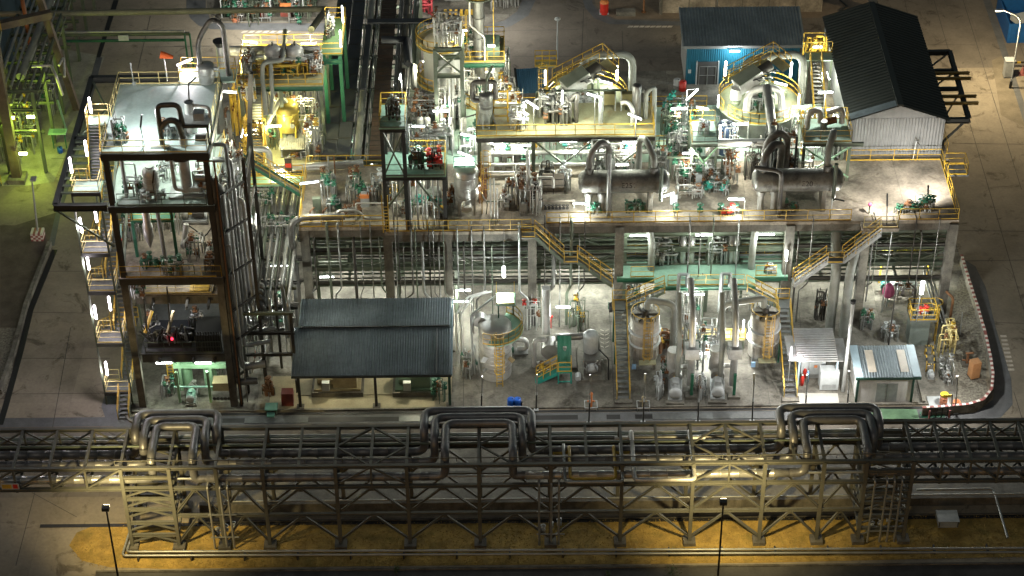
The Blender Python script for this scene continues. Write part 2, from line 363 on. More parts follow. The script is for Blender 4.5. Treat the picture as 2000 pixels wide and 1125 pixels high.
def corr(mb, p, q, u, n, amp=.06):
    """ribbed sheet: runs of ribs from edge p->q swept along u; n ribs"""
    p, q, u = Vector(p), Vector(q), Vector(u); nn = (q - p).cross(u).normalized()
    if nn.z < 0: nn = -nn
    vs = []; k = n * 4
    for i in range(k + 1):
        o = nn * (amp if i % 4 in (1, 2) else 0); b = p.lerp(q, i / k) + o; vs += [b, b + u]
    mb.add(vs, [(2 * i, 2 * i + 1, 2 * i + 3, 2 * i + 2) for i in range(k)])
    o = -nn * .03; mb.add([p + o, q + o, q + u + o, p + u + o], [(0, 1, 2, 3)])
    return mb

# ================================================================== THE SETTING: ground, roads, kerbs
def sheet(name, pts, z, m):
    mb = MB(); q = [Vector((p[0], p[1], z)) for p in pts]; mb.add(q, [list(range(len(q)))]); return struct(name, mb, m)
def gpx(name, px, z, m): return sheet(name, [P(x, y, z) for x, y in px][::-1], z, m)
sheet('ground', [(-500, -300), (500, -300), (500, 700), (-500, 700)], 0, ROAD)
sheet('road', [(-46, -11.2), (-12, -11.2), (60, -11.2), (60, -3.0), (-46, -3.0)], .004, ROADD)
sheet('plant_pavement', [(-31.6, -1.3), (33.5, -1.3), (36.8, -.9), (38.2, .8), (39, 6), (39.6, 18), (39.6, 50), (-32.5, 50), (-32.5, 3)], .008, CONC)
gpx('road', [(0, 780), (20, 780), (65, 600), (110, 415), (30, 440), (0, 440)], .006, mat('dark soil', (.12, .10, .075), .95, 0, .5, .8))
gpx('gravel', [(0, 640), (38, 640), (18, 760), (0, 780)], .012, GRAVEL)
sheet('road', [(-18, 50), (60, 50), (60, 72), (-18, 72)], .005, ROADD)
sheet('kerb_gutter', [(-42, -1.9), (36, -1.9), (36, -3.0), (-42, -3.0)][::-1], .012, mat('gutter concrete', (.12, .125, .13), .8, 0, .4, .8))
sheet('concrete_verge', [(-24, -6.3), (45, -6.3), (45, -4.6), (-24, -4.6)], .012, CONC)
sheet('road', [(-24, -12.4), (44, -12.4), (44, -6.3), (-24, -6.3)], .010, mat('stained apron', (.20, .19, .165), .85, 0, .5, .5, .4, .2, streak=1, rustamt=.5))
grass_px = [(135, 1065), (150, 1040), (185, 1026), (250, 1021), (600, 1019), (1200, 1015), (2080, 1008), (2080, 1085), (1500, 1099), (700, 1106), (320, 1111), (215, 1108), (160, 1095)]
gpx('grass_strip', grass_px, .016, GRASS)
sheet('asphalt_road', [(-31, -19.4), (60, -19.4), (60, -60), (-31, -60)][::-1], .008, ASPH)
struct('kerb', MB().bb(-31, 60, -19.42, -19.25, 0, .12), CONCD)
# drains and kerbs in front of the plant
struct('kerb', MB().bb(-30.8, 33.5, -1.42, -1.24, 0, .15), CONC)
mb = MB()
for x0, x1 in ((-30, -21.6), (-16.5, -9.2), (-5.2, 5.2), (7.5, 8.6), (9.8, 11.2)): mb.bb(x0, x1, -2.75, -2.2, 0, .018)
mb.bb(-30, 33, -1.85, -1.55, 0, .017); struct('drain_channel', mb, BLACK)
mb = MB()
for x0, x1 in ((-21.6, -16.5), (-9.2, -5.2), (11.2, 21)): mb.bb(x0, x1, -2.85, -2.1, 0, .05)
struct('drain_cover', mb, GRATE)
struct('drain_channel', MB().bb(-36, 45, -14.55, -14.2, 0, .02), BLACK)  # flat black strip; the channel's shadow is put into its colour
struct('kerb', MB().bb(-24, 44, -14.2, -14.05, 0, .12), CONCD)
# painted dashes along the verges
mb = MB()
def dashes(x0, x1, y, n, s=.5, w=.32):
    for i in range(n):
        x = x0 + (x1 - x0) * i / n; mb.add([(x, y, .02), (x + s, y, .02), (x + s + w, y + w, .02), (x + w, y + w, .02)], [(0, 1, 2, 3)])
dashes(-22.6, -19.2, -4.5, 6); dashes(-26.5, -23.5, -4.4, 4); dashes(4.6, 14.4, -4.55, 16); dashes(-18, -17, -4.5, 1)
b = P(1958, 657); e = P(1973, 722)
for i in range(9):
    p = b.lerp(e, i / 8); mb.bb(p.x - .18, p.x + .34, p.y - .12, p.y + .14, .006, .02)
b = P(1225, 54); e = P(1302, 54)
for i in range(8):
    p = b.lerp(e, i / 7); mb.add([(p.x, p.y, .02), (p.x + .5, p.y, .02), (p.x + .7, p.y + .35, .02), (p.x + .2, p.y + .35, .02)], [(0, 1, 2, 3)])
for i in range(7):
    p = P(470 + i * 14, 64, .02); mb.add([(p.x, p.y, .02), (p.x + .45, p.y, .02), (p.x + .75, p.y + .4, .02), (p.x + .3, p.y + .4, .02)], [(0, 1, 2, 3)])
struct('road_marking', mb, WPAINT)
mb = MB()
for i in range(5):
    for s in (-1, 1):
        p = P(1181 + s * 0, 647 + i * 8, .02); mb.add([(p.x + .05 * s, p.y, .02), (p.x + .35 * s, p.y + .2, .02), (p.x + .35 * s, p.y + .28, .02), (p.x + .05 * s, p.y + .08, .02)], [(0, 1, 2, 3) if s > 0 else (3, 2, 1, 0)])
struct('floor_marking', mb, WPAINT)
# joints between the road slabs
mb = MB()
def joint(a, b, w=.05):
    a, b = P(*a), P(*b); d = (b - a).normalized(); s = Vector((-d.y, d.x, 0)) * w / 2
    mb.add([(q.x, q.y, .014) for q in (a - s, a + s, b + s, b - s)], [(3, 2, 1, 0)])
for a, b in (((294, 31), (269, 136)), ((138, 640), (100, 850)), ((68, 962), (31, 1105)), ((62, 962), (150, 1010)), ((0, 700), (215, 700)), ((0, 770), (210, 768)), ((60, 530), (190, 530)), ((55, 610), (190, 612)), ((100, 310), (160, 310)),
             ((1767, 0), (1773, 30)), ((1824, 0), (1938, 392)), ((1881, 0), (1995, 370)), ((1938, 392), (2010, 640)), ((1860, 280), (2000, 282)), ((1870, 510), (2000, 508)), ((1945, 630), (2000, 632)), ((1700, 86), (1905, 88)), ((1800, 180), (1945, 182)), ((1980, 765), (2000, 830)), ((1000, 110), (1320, 112)), ((1850, 450), (2000, 452)),
             ((960, 60), (1130, 58)), ((1215, 60), (1218, 125)), ((1140, 18), (1135, 130)), ((420, 90), (340, 90)), ((285, 92), (420, 90)), ((190, 170), (260, 170)), ((1960, 0), (2000, 110)), ((700, 655), (700, 655.5)), ((1000, 700), (1200, 698)), ((905, 600), (905, 795)), ((1190, 600), (1200, 798)), ((1360, 660), (1362, 798)), ((1560, 600), (1580, 790)), ((1545, 720), (1660, 720)), ((930, 660), (1210, 658))):
    joint(a, b)
struct('pavement_joint', mb, mat('joint filler', (.07, .065, .06), .9, 0, .2))
# long drain and kerb along the left road
gpx('drain_channel', [(222, 0), (232, 0), (196, 112), (188, 112)], .016, BLACK)
gpx('kerb_gutter', [(188, 112), (200, 112), (146, 330), (118, 420), (106, 480), (94, 480), (108, 420), (150, 245)], .018, mat('gutter concrete', (.12, .125, .13)))
a = [P(x, y) for x, y in ((98, 480), (52, 600), (28, 690), (0, 770))]; mb = MB()
for p, q in zip(a, a[1:]): mb.bar(p + Vector((0, 0, .25)), q + Vector((0, 0, .25)), .35, .5)
struct('kerb', mb, CONC)
a = [P(x, y) for x, y in ((107, 488), (60, 605), (42, 680), (12, 790), (0, 830))]; mb = MB()
for p, q in zip(a, a[1:]): mb.bar(p + Vector((0, 0, .008)), q + Vector((0, 0, .008)), .5, .03)
struct('drain_channel', mb, BLACK)
for x, y, l in ((158, 212, 18), (170, 178, 14), (150, 256, 14), (142, 290, 12)):
    gpx('drain_channel', [(x - 4, y + l), (x + 3, y + l), (x + 8, y), (x + 1, y)], .02, BLACK)
# curved gutter round the left front corner of the plant
o = [P(x, y) for x, y in ((205, 770), (198, 795), (208, 822), (232, 842), (262, 850))]; i_ = [P(x, y) for x, y in ((280, 832), (255, 824), (240, 806), (236, 788), (238, 768))]
sheet('kerb_gutter', (o + i_)[::-1] if False else (o + i_), .014, mat('gutter concrete', (.12, .125, .13)))
mb = MB(); k = [P(x, y) for x, y in ((238, 765), (236, 788), (240, 806), (255, 824), (285, 833))]
for p, q in zip(k, k[1:]): mb.bar(p + Vector((0, 0, .1)), q + Vector((0, 0, .1)), .18, .2)
struct('kerb', mb, CONC)
# right-hand bund wall with its red and white top, gravel inside, asphalt gutter outside
gpx('gravel', [(1845, 640), (1880, 520), (1905, 600), (1925, 690), (1928, 765), (1905, 798), (1870, 800), (1868, 760)], .014, GRAVEL)
gpx('kerb_gutter', [(1880, 505), (1905, 520), (1925, 560), (1945, 640), (1975, 740), (1978, 790), (1955, 815), (1900, 826), (1820, 826), (1820, 810), (1905, 806), (1940, 780), (1942, 740), (1915, 640), (1885, 520)], .014, mat('gutter concrete', (.12, .125, .13)))
bt = th('bund_wall', 'low concrete bund wall with red and white striped top curving along the right edge', 'wall', (39, 0, 0))
bp = [P(x, y) for x, y in ((1876, 512), (1890, 560), (1906, 610), (1922, 665), (1932, 710), (1937, 745), (1934, 775), (1918, 795), (1890, 804), (1850, 808), (1800, 811))]
mb = MB(); cap = MB(); capr = MB()
for p, q in zip(bp, bp[1:]):
    u = Vector((0, 0, .4)); mb.bar(p + u, q + u, .2, .8)
    n = max(2, int((q - p).length / .28))
    for i in range(n):
        (cap if i % 2 else capr).bar(p.lerp(q, i / n) + Vector((0, 0, .83)), p.lerp(q, (i + 1) / n) + Vector((0, 0, .83)), .22, .07)
mb.build('wall_body', CONC, bt); cap.build('painted_cap', mat('white stripe paint', (.7, .66, .6), .6, 0, .3, 2), bt); capr.build('painted_cap', mat('red stripe paint', (.30, .10, .09), .6, 0, .3, 2), bt)
gpx('green_walkway', [(1700, 798), (1790, 799), (1796, 818), (1706, 818)], .05, mat('worn green paint', (.14, .26, .15), .7, 0, .4, 1.2))
gpx('green_walkway', [(1796, 804), (1845, 804), (1845, 815), (1798, 816)], .05, GREEN)
wl = th('drain_wall', 'long low stained concrete wall behind the pipe bridge legs', 'wall', (0, -12.9, 0))
MB().bb(-24, 44, -13.1, -12.75, 0, .8).build('wall_body', CONCD, wl)
mb = MB().tube([(-22, -12.93, 1.0), (42, -12.93, 1.0)], .07, 6); mb.build('top_pipe', STEEL, wl)
# grass blades (nobody could count them)
mb = MB(); g = random.Random(3); gp = [P(x, y) for x, y in grass_px]
for i in range(15000):
    px = g.uniform(140, 2060); py = g.uniform(1018, 1102)
    if px < 230 and ((px - 240) / 100) ** 2 + ((py - 1065) / 43) ** 2 > 1: continue
    p = P(px, py - (px - 1000) * .011, .016)
    if p.y < -19.2: continue
    a = g.uniform(0, 6.28); s = g.uniform(.03, .08); h = g.uniform(.02, .07); d = Vector((math.cos(a), math.sin(a), 0)) * s
    mb.add([p - d, p + d, p + Vector((g.uniform(-.1, .1), g.uniform(-.1, .1), h))], [(0, 1, 2)])
o = mb.build('grass', mat('dry grass blades', (.33, .22, .06), .9, 0, .6, .9, .4, rust=(.12, .12, .02), rustamt=.7)); o['kind'] = 'stuff'

# street lamps whose heads light the pipe bridge and the road
def flood_pole(base, top, aim, label, power=6000, col=(1, .78, .35), spot=98):
    base, top = Vector(base), Vector(top); t = th('flood_lamp_post', label, 'lamp post', base)
    MB().cyl(base, (base.x, base.y, top.z), .09, .06, 8).build('pole', BSTEEL, t)
    d = (Vector(aim) - top).normalized(); d = Vector((d.x, d.y, max(d.z, -.45))).normalized()
    MB().box(top - d * .1, .5, .38, .3).build('lamp_head', BSTEEL, t)
    MB().box(top + d * .1 + Vector((0, .12, .05)), .4, .06, .22).build('lens', HEADG, t)
    light(top + d * .5, power, col, t, .2, spot, aim)
    return t
b = Y(220, 1170, -23.5); tp = Y(207, 992, -23.5); flood_pole((tp.x, tp.y, 0), tp, (-27, -13, 2), 'slim dark floodlight pole on the pale road left of the dry grass', 8500)
tp = Y(1413, 980, -24); flood_pole((tp.x, tp.y, 0), tp, (17, -13, 2.5), 'slim dark floodlight pole in front of the middle of the pipe bridge', 8500)
base = P(1973, 172); t = th('street_lamp', 'tall white street lamp with curved arm beside the blue container', 'street lamp', base)
top = Y(1997, 28, base.y); hd = Y(1950, 20, base.y)
MB().tube([base, (base.x, base.y, top.z - .3), (hd.x + .3, base.y, hd.z + .1)], .08, 8, .9).build('pole', LGREY, t)
MB().cyl(base, base + Vector((0, 0, .8)), .14, n=8).build('base_collar', BLACK, t)
MB().box(hd, .7, .28, .16).build('lamp_head', LGREY, t); MB().box(hd - Vector((0, 0, .1)), .5, .2, .04).build('lens', HEADG, t)
light(hd - Vector((0, 0, .3)), 5200, (1, .80, .48), t, .25)
base = P(75, 465); t = th('lamp_post', 'grey lamp post on a red and white checked base on the left road', 'lamp post', base)
tp = Y(62, 352, base.y); MB().cyl(base, tp, .11, .07, 8).build('pole', GREY, t); MB().box(tp + Vector((.1, .2, 0)), .5, .6, .15).build('lamp_head', GREY, t)
ck = [MB(), MB()]
for i in range(5):
    for j in range(4): ck[(i + j) % 2].bb(base.x - .55 + i * .22, base.x - .33 + i * .22, base.y - .5, base.y + .5, j * .2, j * .2 + .2)
ck[0].build('check_block', mat('red stripe paint', (.3, .1, .09)), t); ck[1].build('check_block', mat('white stripe paint', (.7, .66, .6)), t)
base = P(1088, 116); t = th('lamp_post', 'slim pale lamp post on the back road behind the round tank', 'lamp post', base)
tp = Y(1089, 40, base.y); MB().cyl(base, tp, .1, .06, 8).build('pole', LGREY, t); MB().lathe(tp, (0, 0, 1), [(.06, 0), (.3, .1), (.3, .25), (.02, .35)], 10).build('lamp_head', LGREY, t)
# slim floodlight stanchions along the front road, lit heads facing the plant
for i, (px, py, py1) in enumerate(((940, 800, 738), (1047, 800, 735), (1150, 828, 735), (1256, 826, 733), (1363, 825, 735), (1469, 824, 733), (1573, 800, 735), (1655, 800, 728), (1866, 806, 738))):
    b = P(px, py); tp = Y(px + (2 if px < 1050 else 4), py1, b.y)
    t = th('stanchion', ['slim', 'thin', 'straight', 'slender', 'black based', 'leaning', 'short', 'dark', 'right corner'][i] + ' black and white stanchion on the front verge, ' + ORD[i] + ' of nine from the left', 'stanchion', b, 'stanchions along the front verge')
    MB().cyl(b, b.lerp(tp, .45), .06, n=6).build('lower_post', BSTEEL, t); MB().cyl(b.lerp(tp, .45), b.lerp(tp, .52), .075, n=6).build('clamp', LGREY, t)
    MB().cyl(b.lerp(tp, .52), b.lerp(tp, .8), .05, n=6).build('upper_post', STEEL, t); MB().bar(b.lerp(tp, .8), tp + Vector((0, .2, 0)), .14, .09).build('lamp_head', GREY, t)
    MB().box((b.x, b.y, .04), .4, .4, .08).build('base_plate', LGREY, t); light(tp + Vector((0, .5, -.1)), 150 if i < 6 else 620, (1, .97, .9), t, .15)
for i, (px, py, s, h) in enumerate(((1312, 1135, 3, 1.5), (1187, 1128, 2, .6), (775, 1118, 2, .7))):
    b = P(px, py, .01); t = th('shrub', ['small dark shrub at the bottom edge of the asphalt right of the floodlight pole', 'tiny weed at the bottom edge left of the floodlight pole', 'tiny weed on the asphalt at the bottom centre'][i], 'shrub', b)
    mb = MB().cyl(b, b + Vector((0, 0, h * .8)), .03, .015, 5); mb.build('stem', mat('bark', (.08, .06, .04), .9), t); mb = MB(); g = random.Random(i)
    for k in range(int(160 * h)):
        q = b + Vector((g.gauss(0, .16 * h), g.gauss(0, .16 * h), g.uniform(.1, 1) * h)); a = Vector((g.uniform(-1, 1), g.uniform(-1, 1), g.uniform(-.3, 1))).normalized() * .1; c = a.cross(Vector((g.random(), .3, g.random()))).normalized() * .035
        mb.add([q - c, q + a * .5 - c * 1.4, q + a, q + c], [(0, 1, 2, 3)])
    mb.build('foliage', mat('leaves', (.05, .09, .025), .7, 0, .5, 4), t)

# ================================================================== FRONT PIPE BRIDGE
YF, YR, ZT, ZL, ZM = -16.8, -12.5, 8.05, 6.05, 3.3
br = th('pipe_bridge', 'long steel pipe bridge of trusses and braced legs across the whole foreground', 'pipe bridge', (0, -14.6, 0))
XS = [-28.6, -25.1, -21.7, -18.3, -13.0, -7.8, -2.55, 2.7, 7.9, 13.1, 18.3, 22.6, 25.7, 29.1]
for X in XS:
    for y in (YF, YR):
        MB().ib((X, y, .3), (X, y, ZT), .28, .26).build('column', RSTEEL, br)
        MB().bb(X - .45, X + .45, y - .45, y + .45, 0, .32).build('footing', CONCD, br)
for y in (YF, YR):
    for z, h in ((ZT, .28), (ZL, .26)): MB().ib((-52, y, z), (52, y, z), h, .26).build('chord', RSTEEL, br)
    MB().ib((-25.1, y, ZM), (25.7, y, ZM), .24, .22).build('strut', RSTEEL, br)
    ms = [(a, b) for a, b in zip(XS, XS[1:]) if not (a == -28.6 or b == 29.1)]
    for a, b in ms:
        c = (a + b) / 2; mb = MB()
        mb.ib((a + .1, y, ZM + .25), (c, y, ZL - .1), .16, .16); mb.ib((b - .1, y, ZM + .25), (c, y, ZL - .1), .16, .16)
        mb.ib((a + .1, y, .7), (c, y, ZM - .1), .16, .16); mb.ib((b - .1, y, .7), (c, y, ZM - .1), .16, .16)
        mb.box((c, y, ZL - .25), .5, .04, .4); mb.box((c, y, ZM - .2), .5, .04, .4); mb.build('brace', RSTEEL, br)
    for a, b, c in ((-13.0, -7.8, 1), (-7.8, -2.55, 0), (13.1, 18.3, 1)):
        if c:
            m_ = (a + b) / 2; mb = MB(); mb.bar((a, y, ZL + .2), (m_, y, ZT - .1), .13); mb.bar((b, y, ZL + .2), (m_, y, ZT - .1), .13); mb.bar((m_, y, ZL), (m_, y, ZT), .14); mb.build('brace', RSTEEL, br)
    for a, b in ((-28.6, -25.1), (25.7, 29.1)):       # anchor portals with close rungs
        for z in (7.1, 6.0, 5.0, 3.95, 2.6, 1.35):
            MB().ib((a, y, z), (b, y, z), .26, .2).build('strut', RSTEEL, br)
            if z < 6.5:
                c = (a + b) / 2; mb = MB(); mb.bar((a, y, z - .75), (c, y, z - .1), .12); mb.bar((b, y, z - .75), (c, y, z - .1), .12); mb.build('brace', RSTEEL, br)
for a in (-28.6, -25.1, 25.7, 29.1):                  # side bracing of the portals
    mb = MB()
    for z in (1.35, 3.3, 5.0, 6.6): mb.bar((a, YF, z), (a, YR, z), .18)
    mb.bar((a, YF, .5), (a, YR, 3.2), .12); mb.bar((a, YR, .5), (a, YF, 3.2), .12); mb.bar((a, YF, 3.4), (a, YR, 6.5), .12); mb.build('side_brace', RSTEEL, br)
xb = []
for a, b in zip(XS, XS[1:]): xb += [a, (a + b) / 2] if b - a > 3.6 else [a]
xb.append(XS[-1])
for x in xb: MB().ib((x, YF, ZT), (x, YR, ZT), .24, .2).build('cross_beam', RSTEEL, br)
for x in XS: MB().ib((x, YF, ZL - .35), (x, YR, ZL - .35), .3, .22).build('cross_beam', RSTEEL, br)
for a, b in ((-13.0, -7.8), (-2.55, 2.7), (13.1, 18.3)):
    c = (a + b) / 2; mb = MB(); ym = (YF + YR) / 2
    for x in (a, b): mb.bar((x, ym, ZT), (c, YR, ZT), .12); mb.bar((x, ym, ZT), (c, YF, ZT), .12)
    mb.build('plan_brace', RSTEEL, br)
# the long spans left and right of the portals
for x0, x1, n in ((-52, -28.6, 9), (29.1, 52, 11)):
    for y in (YF, YR):
        mb = MB()
        for i in range(n):
            a = x1 + (x0 - x1) * i / n if x0 < 0 else x0 + (x1 - x0) * i / n; b = a + (x0 - x1) / n if x0 < 0 else a + (x1 - x0) / n
            mb.bar((b, y, ZL), (b, y, ZT), .15); mb.bar((a, y, ZT - .1), (b, y, ZL + .1), .12)
            if y == YR: mb.bar((b, y, ZT - .1), (a, y, ZL + .1), .12)
        mb.build('web_member', RSTEEL, br)
    mb = MB()
    for i in range(n + 1):
        a = x0 + (x1 - x0) * i / n; mb.bar((a, YF, ZT), (a, YR, ZT), .2); mb.bar((a, YF, ZL - .2), (a, YR, ZL - .2), .2)
        if i < n: b = x0 + (x1 - x0) * (i + 1) / n; mb.bar((a, YF, ZL - .1), (b, (YF + YR) / 2, ZL - .1), .1); mb.bar((b, (YF + YR) / 2, ZL - .1), (a, YR, ZL - .1), .1)
    mb.build('cross_beam', RSTEEL, br)
mb = MB().rail([(-29, YF + .25, ZT + .16), (29, YF + .25, ZT + .16)], .35, 2.7, .03, 0, False); mb.build('cable_rail', RSTEEL, br)
# the three insulated pipes with their raised expansion loops
SPEC = [(-16.2, .32, 'front', -12.7, (-26.4, -23.4, -5.0, -.05, 21.4, 25.8)), (-14.6, .32, 'middle', -12.0, (-27.2, -22.7, -5.8, .65, 20.6, 26.45)), (-13.5, .34, 'rear', -11.3, (-27.95, -21.95, -6.6, 1.35, 19.8, 27.05))]
ZP = 6.45; BLAG = mat('dimmed weathered lagging', (.17, .17, .175), .42, .45, .35, .9, .5, rust=(.08, .07, .06), rustamt=.6)
for y, r, nm, yb, xs in SPEC:
    pts = [(-52, y, ZP)]
    r2 = .32
    cen = (0, 1, 2)
    loops = [(xs[0], xs[1]), (xs[2], xs[3]), (xs[4], xs[5])]
    seg = -52
    def lag(xa, xb):
        pr = [(.02, 0), (r, 0)]; q = 1.3
        while q < xb - xa - .1: pr += [(r, q - .03), (r * 1.025, q - .02), (r * 1.025, q + .03), (r, q + .04)]; q += 1.3
        return MB().lathe((xa, y, ZP), (1, 0, 0), pr + [(r, xb - xa), (.02, xb - xa)], 18)
    t = th('insulated_pipe', f'{nm} one of the three big insulated pipes running along the pipe bridge', 'pipe', (0, y, ZP))
    for k, (a, b) in enumerate(loops):
        MB().tube([(seg, y, ZP), (a, y, ZP), (a, y, ZP + 2.05), (a, yb, ZP + 2.05), (b, yb, ZP + 2.05), (b, y, ZP + 2.05), (b, y, ZP), (b + .8, y, ZP)], r2, 14, .75).build('pipe_run', BLAG, t)
        lag(seg + .3, a - 1.2).build('insulation', ALU if (k != 1 and y < -16) else BLAG, t)  # front pipe's bright and dark stretches put the bridge's uneven light into colour
        seg = b + .6
    lag(seg + .3, 52).build('insulation', BLAG, t)
for i, (yy, r, z, m) in enumerate(((-16.25, .1, 6.5, STEEL), (-12.9, .14, 6.6, DSTEEL), (-12.3, .18, 6.6, ALUD), (-12.0, .12, 6.6, GSTEEL), (-11.75, .1, 6.6, STEEL), (-16.3, .12, 7.6, ALUD), (-13.9, .1, 7.6, GSTEEL))):
    pipe(f'{ORD[i]} of the small pipes lying between the big insulated pipes of the bridge', [(-52, yy, z), (52, yy, z)], r, m, 8, group='small pipes along the pipe bridge')
pipe('bright yellow gas pipe along the back of the pipe bridge', [(-52, -12.15, 5.95), (-21, -12.15, 5.95), (-21, -12.15, 5.9), (52, -12.15, 5.9)], .12, YEL)
# small flat loops reaching out of the bridge
def uloop(label, x0, x1, y0, y1, z, r, m): pipe(label, [(x0 - 1.2, y0, z - .8), (x0, y0, z - .8), (x0, y0, z), (x0, y1, z), (x1, y1, z), (x1, y0, z), (x1, y0, z - .8), (x1 + 1.2, y0, z - .8)], r, m, 8, .35)
uloop('yellow pipe loop reaching forward out of the pipe bridge', 4.1, 7.4, -13.9, -17.55, 7.3, .12, YEL)
uloop('slim grey pipe loop around the yellow loop on the bridge', 3.7, 7.9, -13.6, -17.9, 7.3, .12, STEEL)
uloop('white lagged pipe loop reaching forward right of the yellow loop', 8.75, 13.1, -12.6, -18.0, 7.55, .17, ALUB)
# drop pipes at columns
for i, (x, n) in enumerate(((-21.5, 3), (2.75, 3), (27.3, 4))):
    t = th('drop_pipes', ['bundle of grey drop pipes with drain valves at the left third of the bridge', 'bundle of grey drop pipes down the middle leg of the bridge', 'bundle of pale drop pipes beside the right anchor portal'][i], 'pipe', (x, YF, 0))
    for k in range(n):
        xx = x - .9 + k * .55 + (.35 if k > 0 else 0); MB().tube([(xx, YF + .8, 6.3), (xx, YF - .25, 6.3), (xx, YF - .25, .15)], .085, 8).build('pipe', ALU if i != 1 else STEEL, t)
    for z in (1.3, 3.6): MB().bar((x - 1.1, YF - .3, z), (x + 1.0, YF - .3, z), .08).build('pipe_clamp', STEEL, t)
    for k in range(3): valve_mb((x - .6 + k * .6, YF + .2, 1.3 + .3 * k), 1.1).build('drain_valve', GREY, t)
t = th('ground_pipe', 'pair of low galvanised pipes running along the dry grass in front of the bridge', 'pipe', (0, -18.2, .4))
for k, (yy, z) in enumerate(((-17.75, .55), (-18.05, .45))):
    MB().tube([(-28.6 - k * .3, -14.9, .55), (-28.9 - k * .3, yy, z), (39 + .3 * k, yy - .55, z), (38.7, yy, z)], .09, 8, .3).build('pipe', STEEL, t)
x = -28
while x < 40: MB().bb(x - .06, x + .06, -18.3, -17.6, 0, .36).build('pipe_support', DSTEEL, t); x += 3.95
pipe('bent galvanised pipe frame over the grass at the far right', [P(1790, 957, .8), P(1940, 955, .8), P(1968, 1050, .5)], .1, STEEL, 8, .4)
t = th('electrical_box', 'grey plated service box on the dry grass at lower right', 'box', P(1850, 1025))
p = P(1849, 1020); MB().box((p.x, p.y, .3), 1.5, 1.2, .6).build('box_body', GREY, t); MB().box((p.x, p.y, .63), 1.6, 1.3, .06).build('lid', STEEL, t); mb = MB()
for sx in (-1, 1): mb.bar((p.x + .7 * sx, p.y - .62, .1), (p.x + .7 * sx, p.y - .62, .6), .05)
mb.build('hinge', DSTEEL, t)
t = th('warning_sign', 'small white and yellow warning sign hanging on the left span of the bridge', 'sign', Y(18, 950, YF - .25))
p = Y(20, 950, YF - .25); MB().bb(p.x - .65, p.x + .65, p.y - .02, p.y + .02, p.z - .28, p.z + .28).build('board', LGREY, t)
MB().bb(p.x - .6, p.x + .1, p.y - .035, p.y - .02, p.z - .2, p.z + .2).build('yellow_panel', YEL, t); MB().bb(p.x + .2, p.x + .55, p.y - .035, p.y - .02, p.z - .2, p.z + .2).build('red_panel', RED, t)

# ================================================================== LEFT PROCESS TOWER
X0, X1, TY0, TY1 = -30.3, -22.3, -.8, 8.9
tw = th('process_tower', 'tall open steel and concrete process tower with pale floors at the left', 'tower', (-26.3, 4, 0))
for x in (X0 + .3, X1 - .3):
    for y in (TY0 + .3, TY1 - .3):
        MB().bb(x - .28, x + .28, y - .28, y + .28, 0, 13.0).build('column', CONCD, tw)
        MB().ib((x, y, 13.2), (x, y, 24.6), .42, .4).build('column', DSTEEL, tw)
def floor(z, y0, y1, m, hole=None, x0=X0, x1=X1, t=.12):
    mb = MB().bb(x0, x1, y0, y1, z - t, z); return mb.build('floor', m, tw)
def edge(z, h, m, y0=TY0, y1=TY1, x0=X0, x1=X1):
    for y in (y0, y1): MB().bb(x0 - .02, x1 + .02, y - .06, y + .12, z - t_ - h, z - t_ + .1).build('beam', m, tw)
    for x in (x0, x1): MB().bb(x - .06, x + .06, y0 + .12, y1 - .07, z - t_ - h, z - t_ + .1).build('beam', m, tw)
t_ = .12
ROOFT = mat('pale roof paint', (.43, .53, .49), .55, 0, .3, .5, .5, rust=(.33, .37, .35), rustamt=.5)
floor(24.8, TY0, TY1, ROOFT); edge(24.8, .5, BSTEEL)
floor(20, TY0 + .05, TY1, mat('pale mint floor', (.45, .53, .47), .6, 0, .3, .6, .5, rust=(.30, .33, .27), rustamt=.5)); edge(20, .45, BSTEEL)
floor(13.2, TY0, TY1, CONC2, t=.3); edge(13.2, .5, DSTEEL)
floor(10.4, .8, 5.4, CONC2, x0=X0 + 1, x1=X1 - .8, t=.15)
MB().bb(X0 + .7, X1 - .7, .7, 1.1, 9.5, 10.3).build('beam', CONCD, tw)
floor(5.0, .0, TY1, GRATE, x0=X0 + .6, x1=X1 - .6); MB().bb(X0 + .7, X1 - .7, -.1, .3, 4.2, 4.95).build('beam', DSTEEL, tw)
for z in (5.0, 10.4, 13.2, 20):
    for x in (-28.2, -25.5, -23.8): MB().ib((x, TY0 + .3, z - .4), (x, TY1 - .3, z - .4), .3, .2).build('beam', DSTEEL, tw)
RAILT = mat('ivory rail paint', (.70, .58, .26), .5, 0, .3, 2)
e = .1
MB().rail([(X0 + e, 4.2, 24.8), (X0 + e, TY1 - e, 24.8), (-25.6, TY1 - e, 24.8)], r=.034).build('railing', RAILT, tw)
MB().rail([(X0 + e, 1.9, 24.8), (X0 + e, TY0 + e, 24.8), (X1 - e, TY0 + e, 24.8), (X1 - e, TY1 - e, 24.8), (-25.6, TY1 - e, 24.8)], r=.034).build('railing', RAILT, tw)
MB().rail([(X0 + .7, TY0 + e, 20), (X1 - .6, TY0 + e, 20)]).build('railing', GSTEEL, tw)
MB().rail([(X1 - e, TY0 + .8, 20), (X1 - e, TY1 - 1, 20)]).build('railing', YEL, tw); MB().rail([(X0 + e, 4.6, 20), (X0 + e, TY1 - 1, 20)]).build('railing', YEL, tw)
MB().rail([(X0 + .1, TY0 + e, 13.2), (X1 - .1, TY0 + e, 13.2)]).build('railing', YEL, tw); MB().rail([(X1 - e, TY0 + .8, 13.2), (X1 - e, TY1 - 1, 13.2)]).build('railing', GSTEEL, tw)
MB().rail([(X0 + 1.1, .9, 10.4), (X1 - 1.3, .9, 10.4), (X1 - 1.1, 4.8, 10.4)]).build('railing', RAILT, tw)
MB().rail([(X0 + 1, .1, 5), (X1 - 1, .1, 5)]).build('railing', GSTEEL, tw)
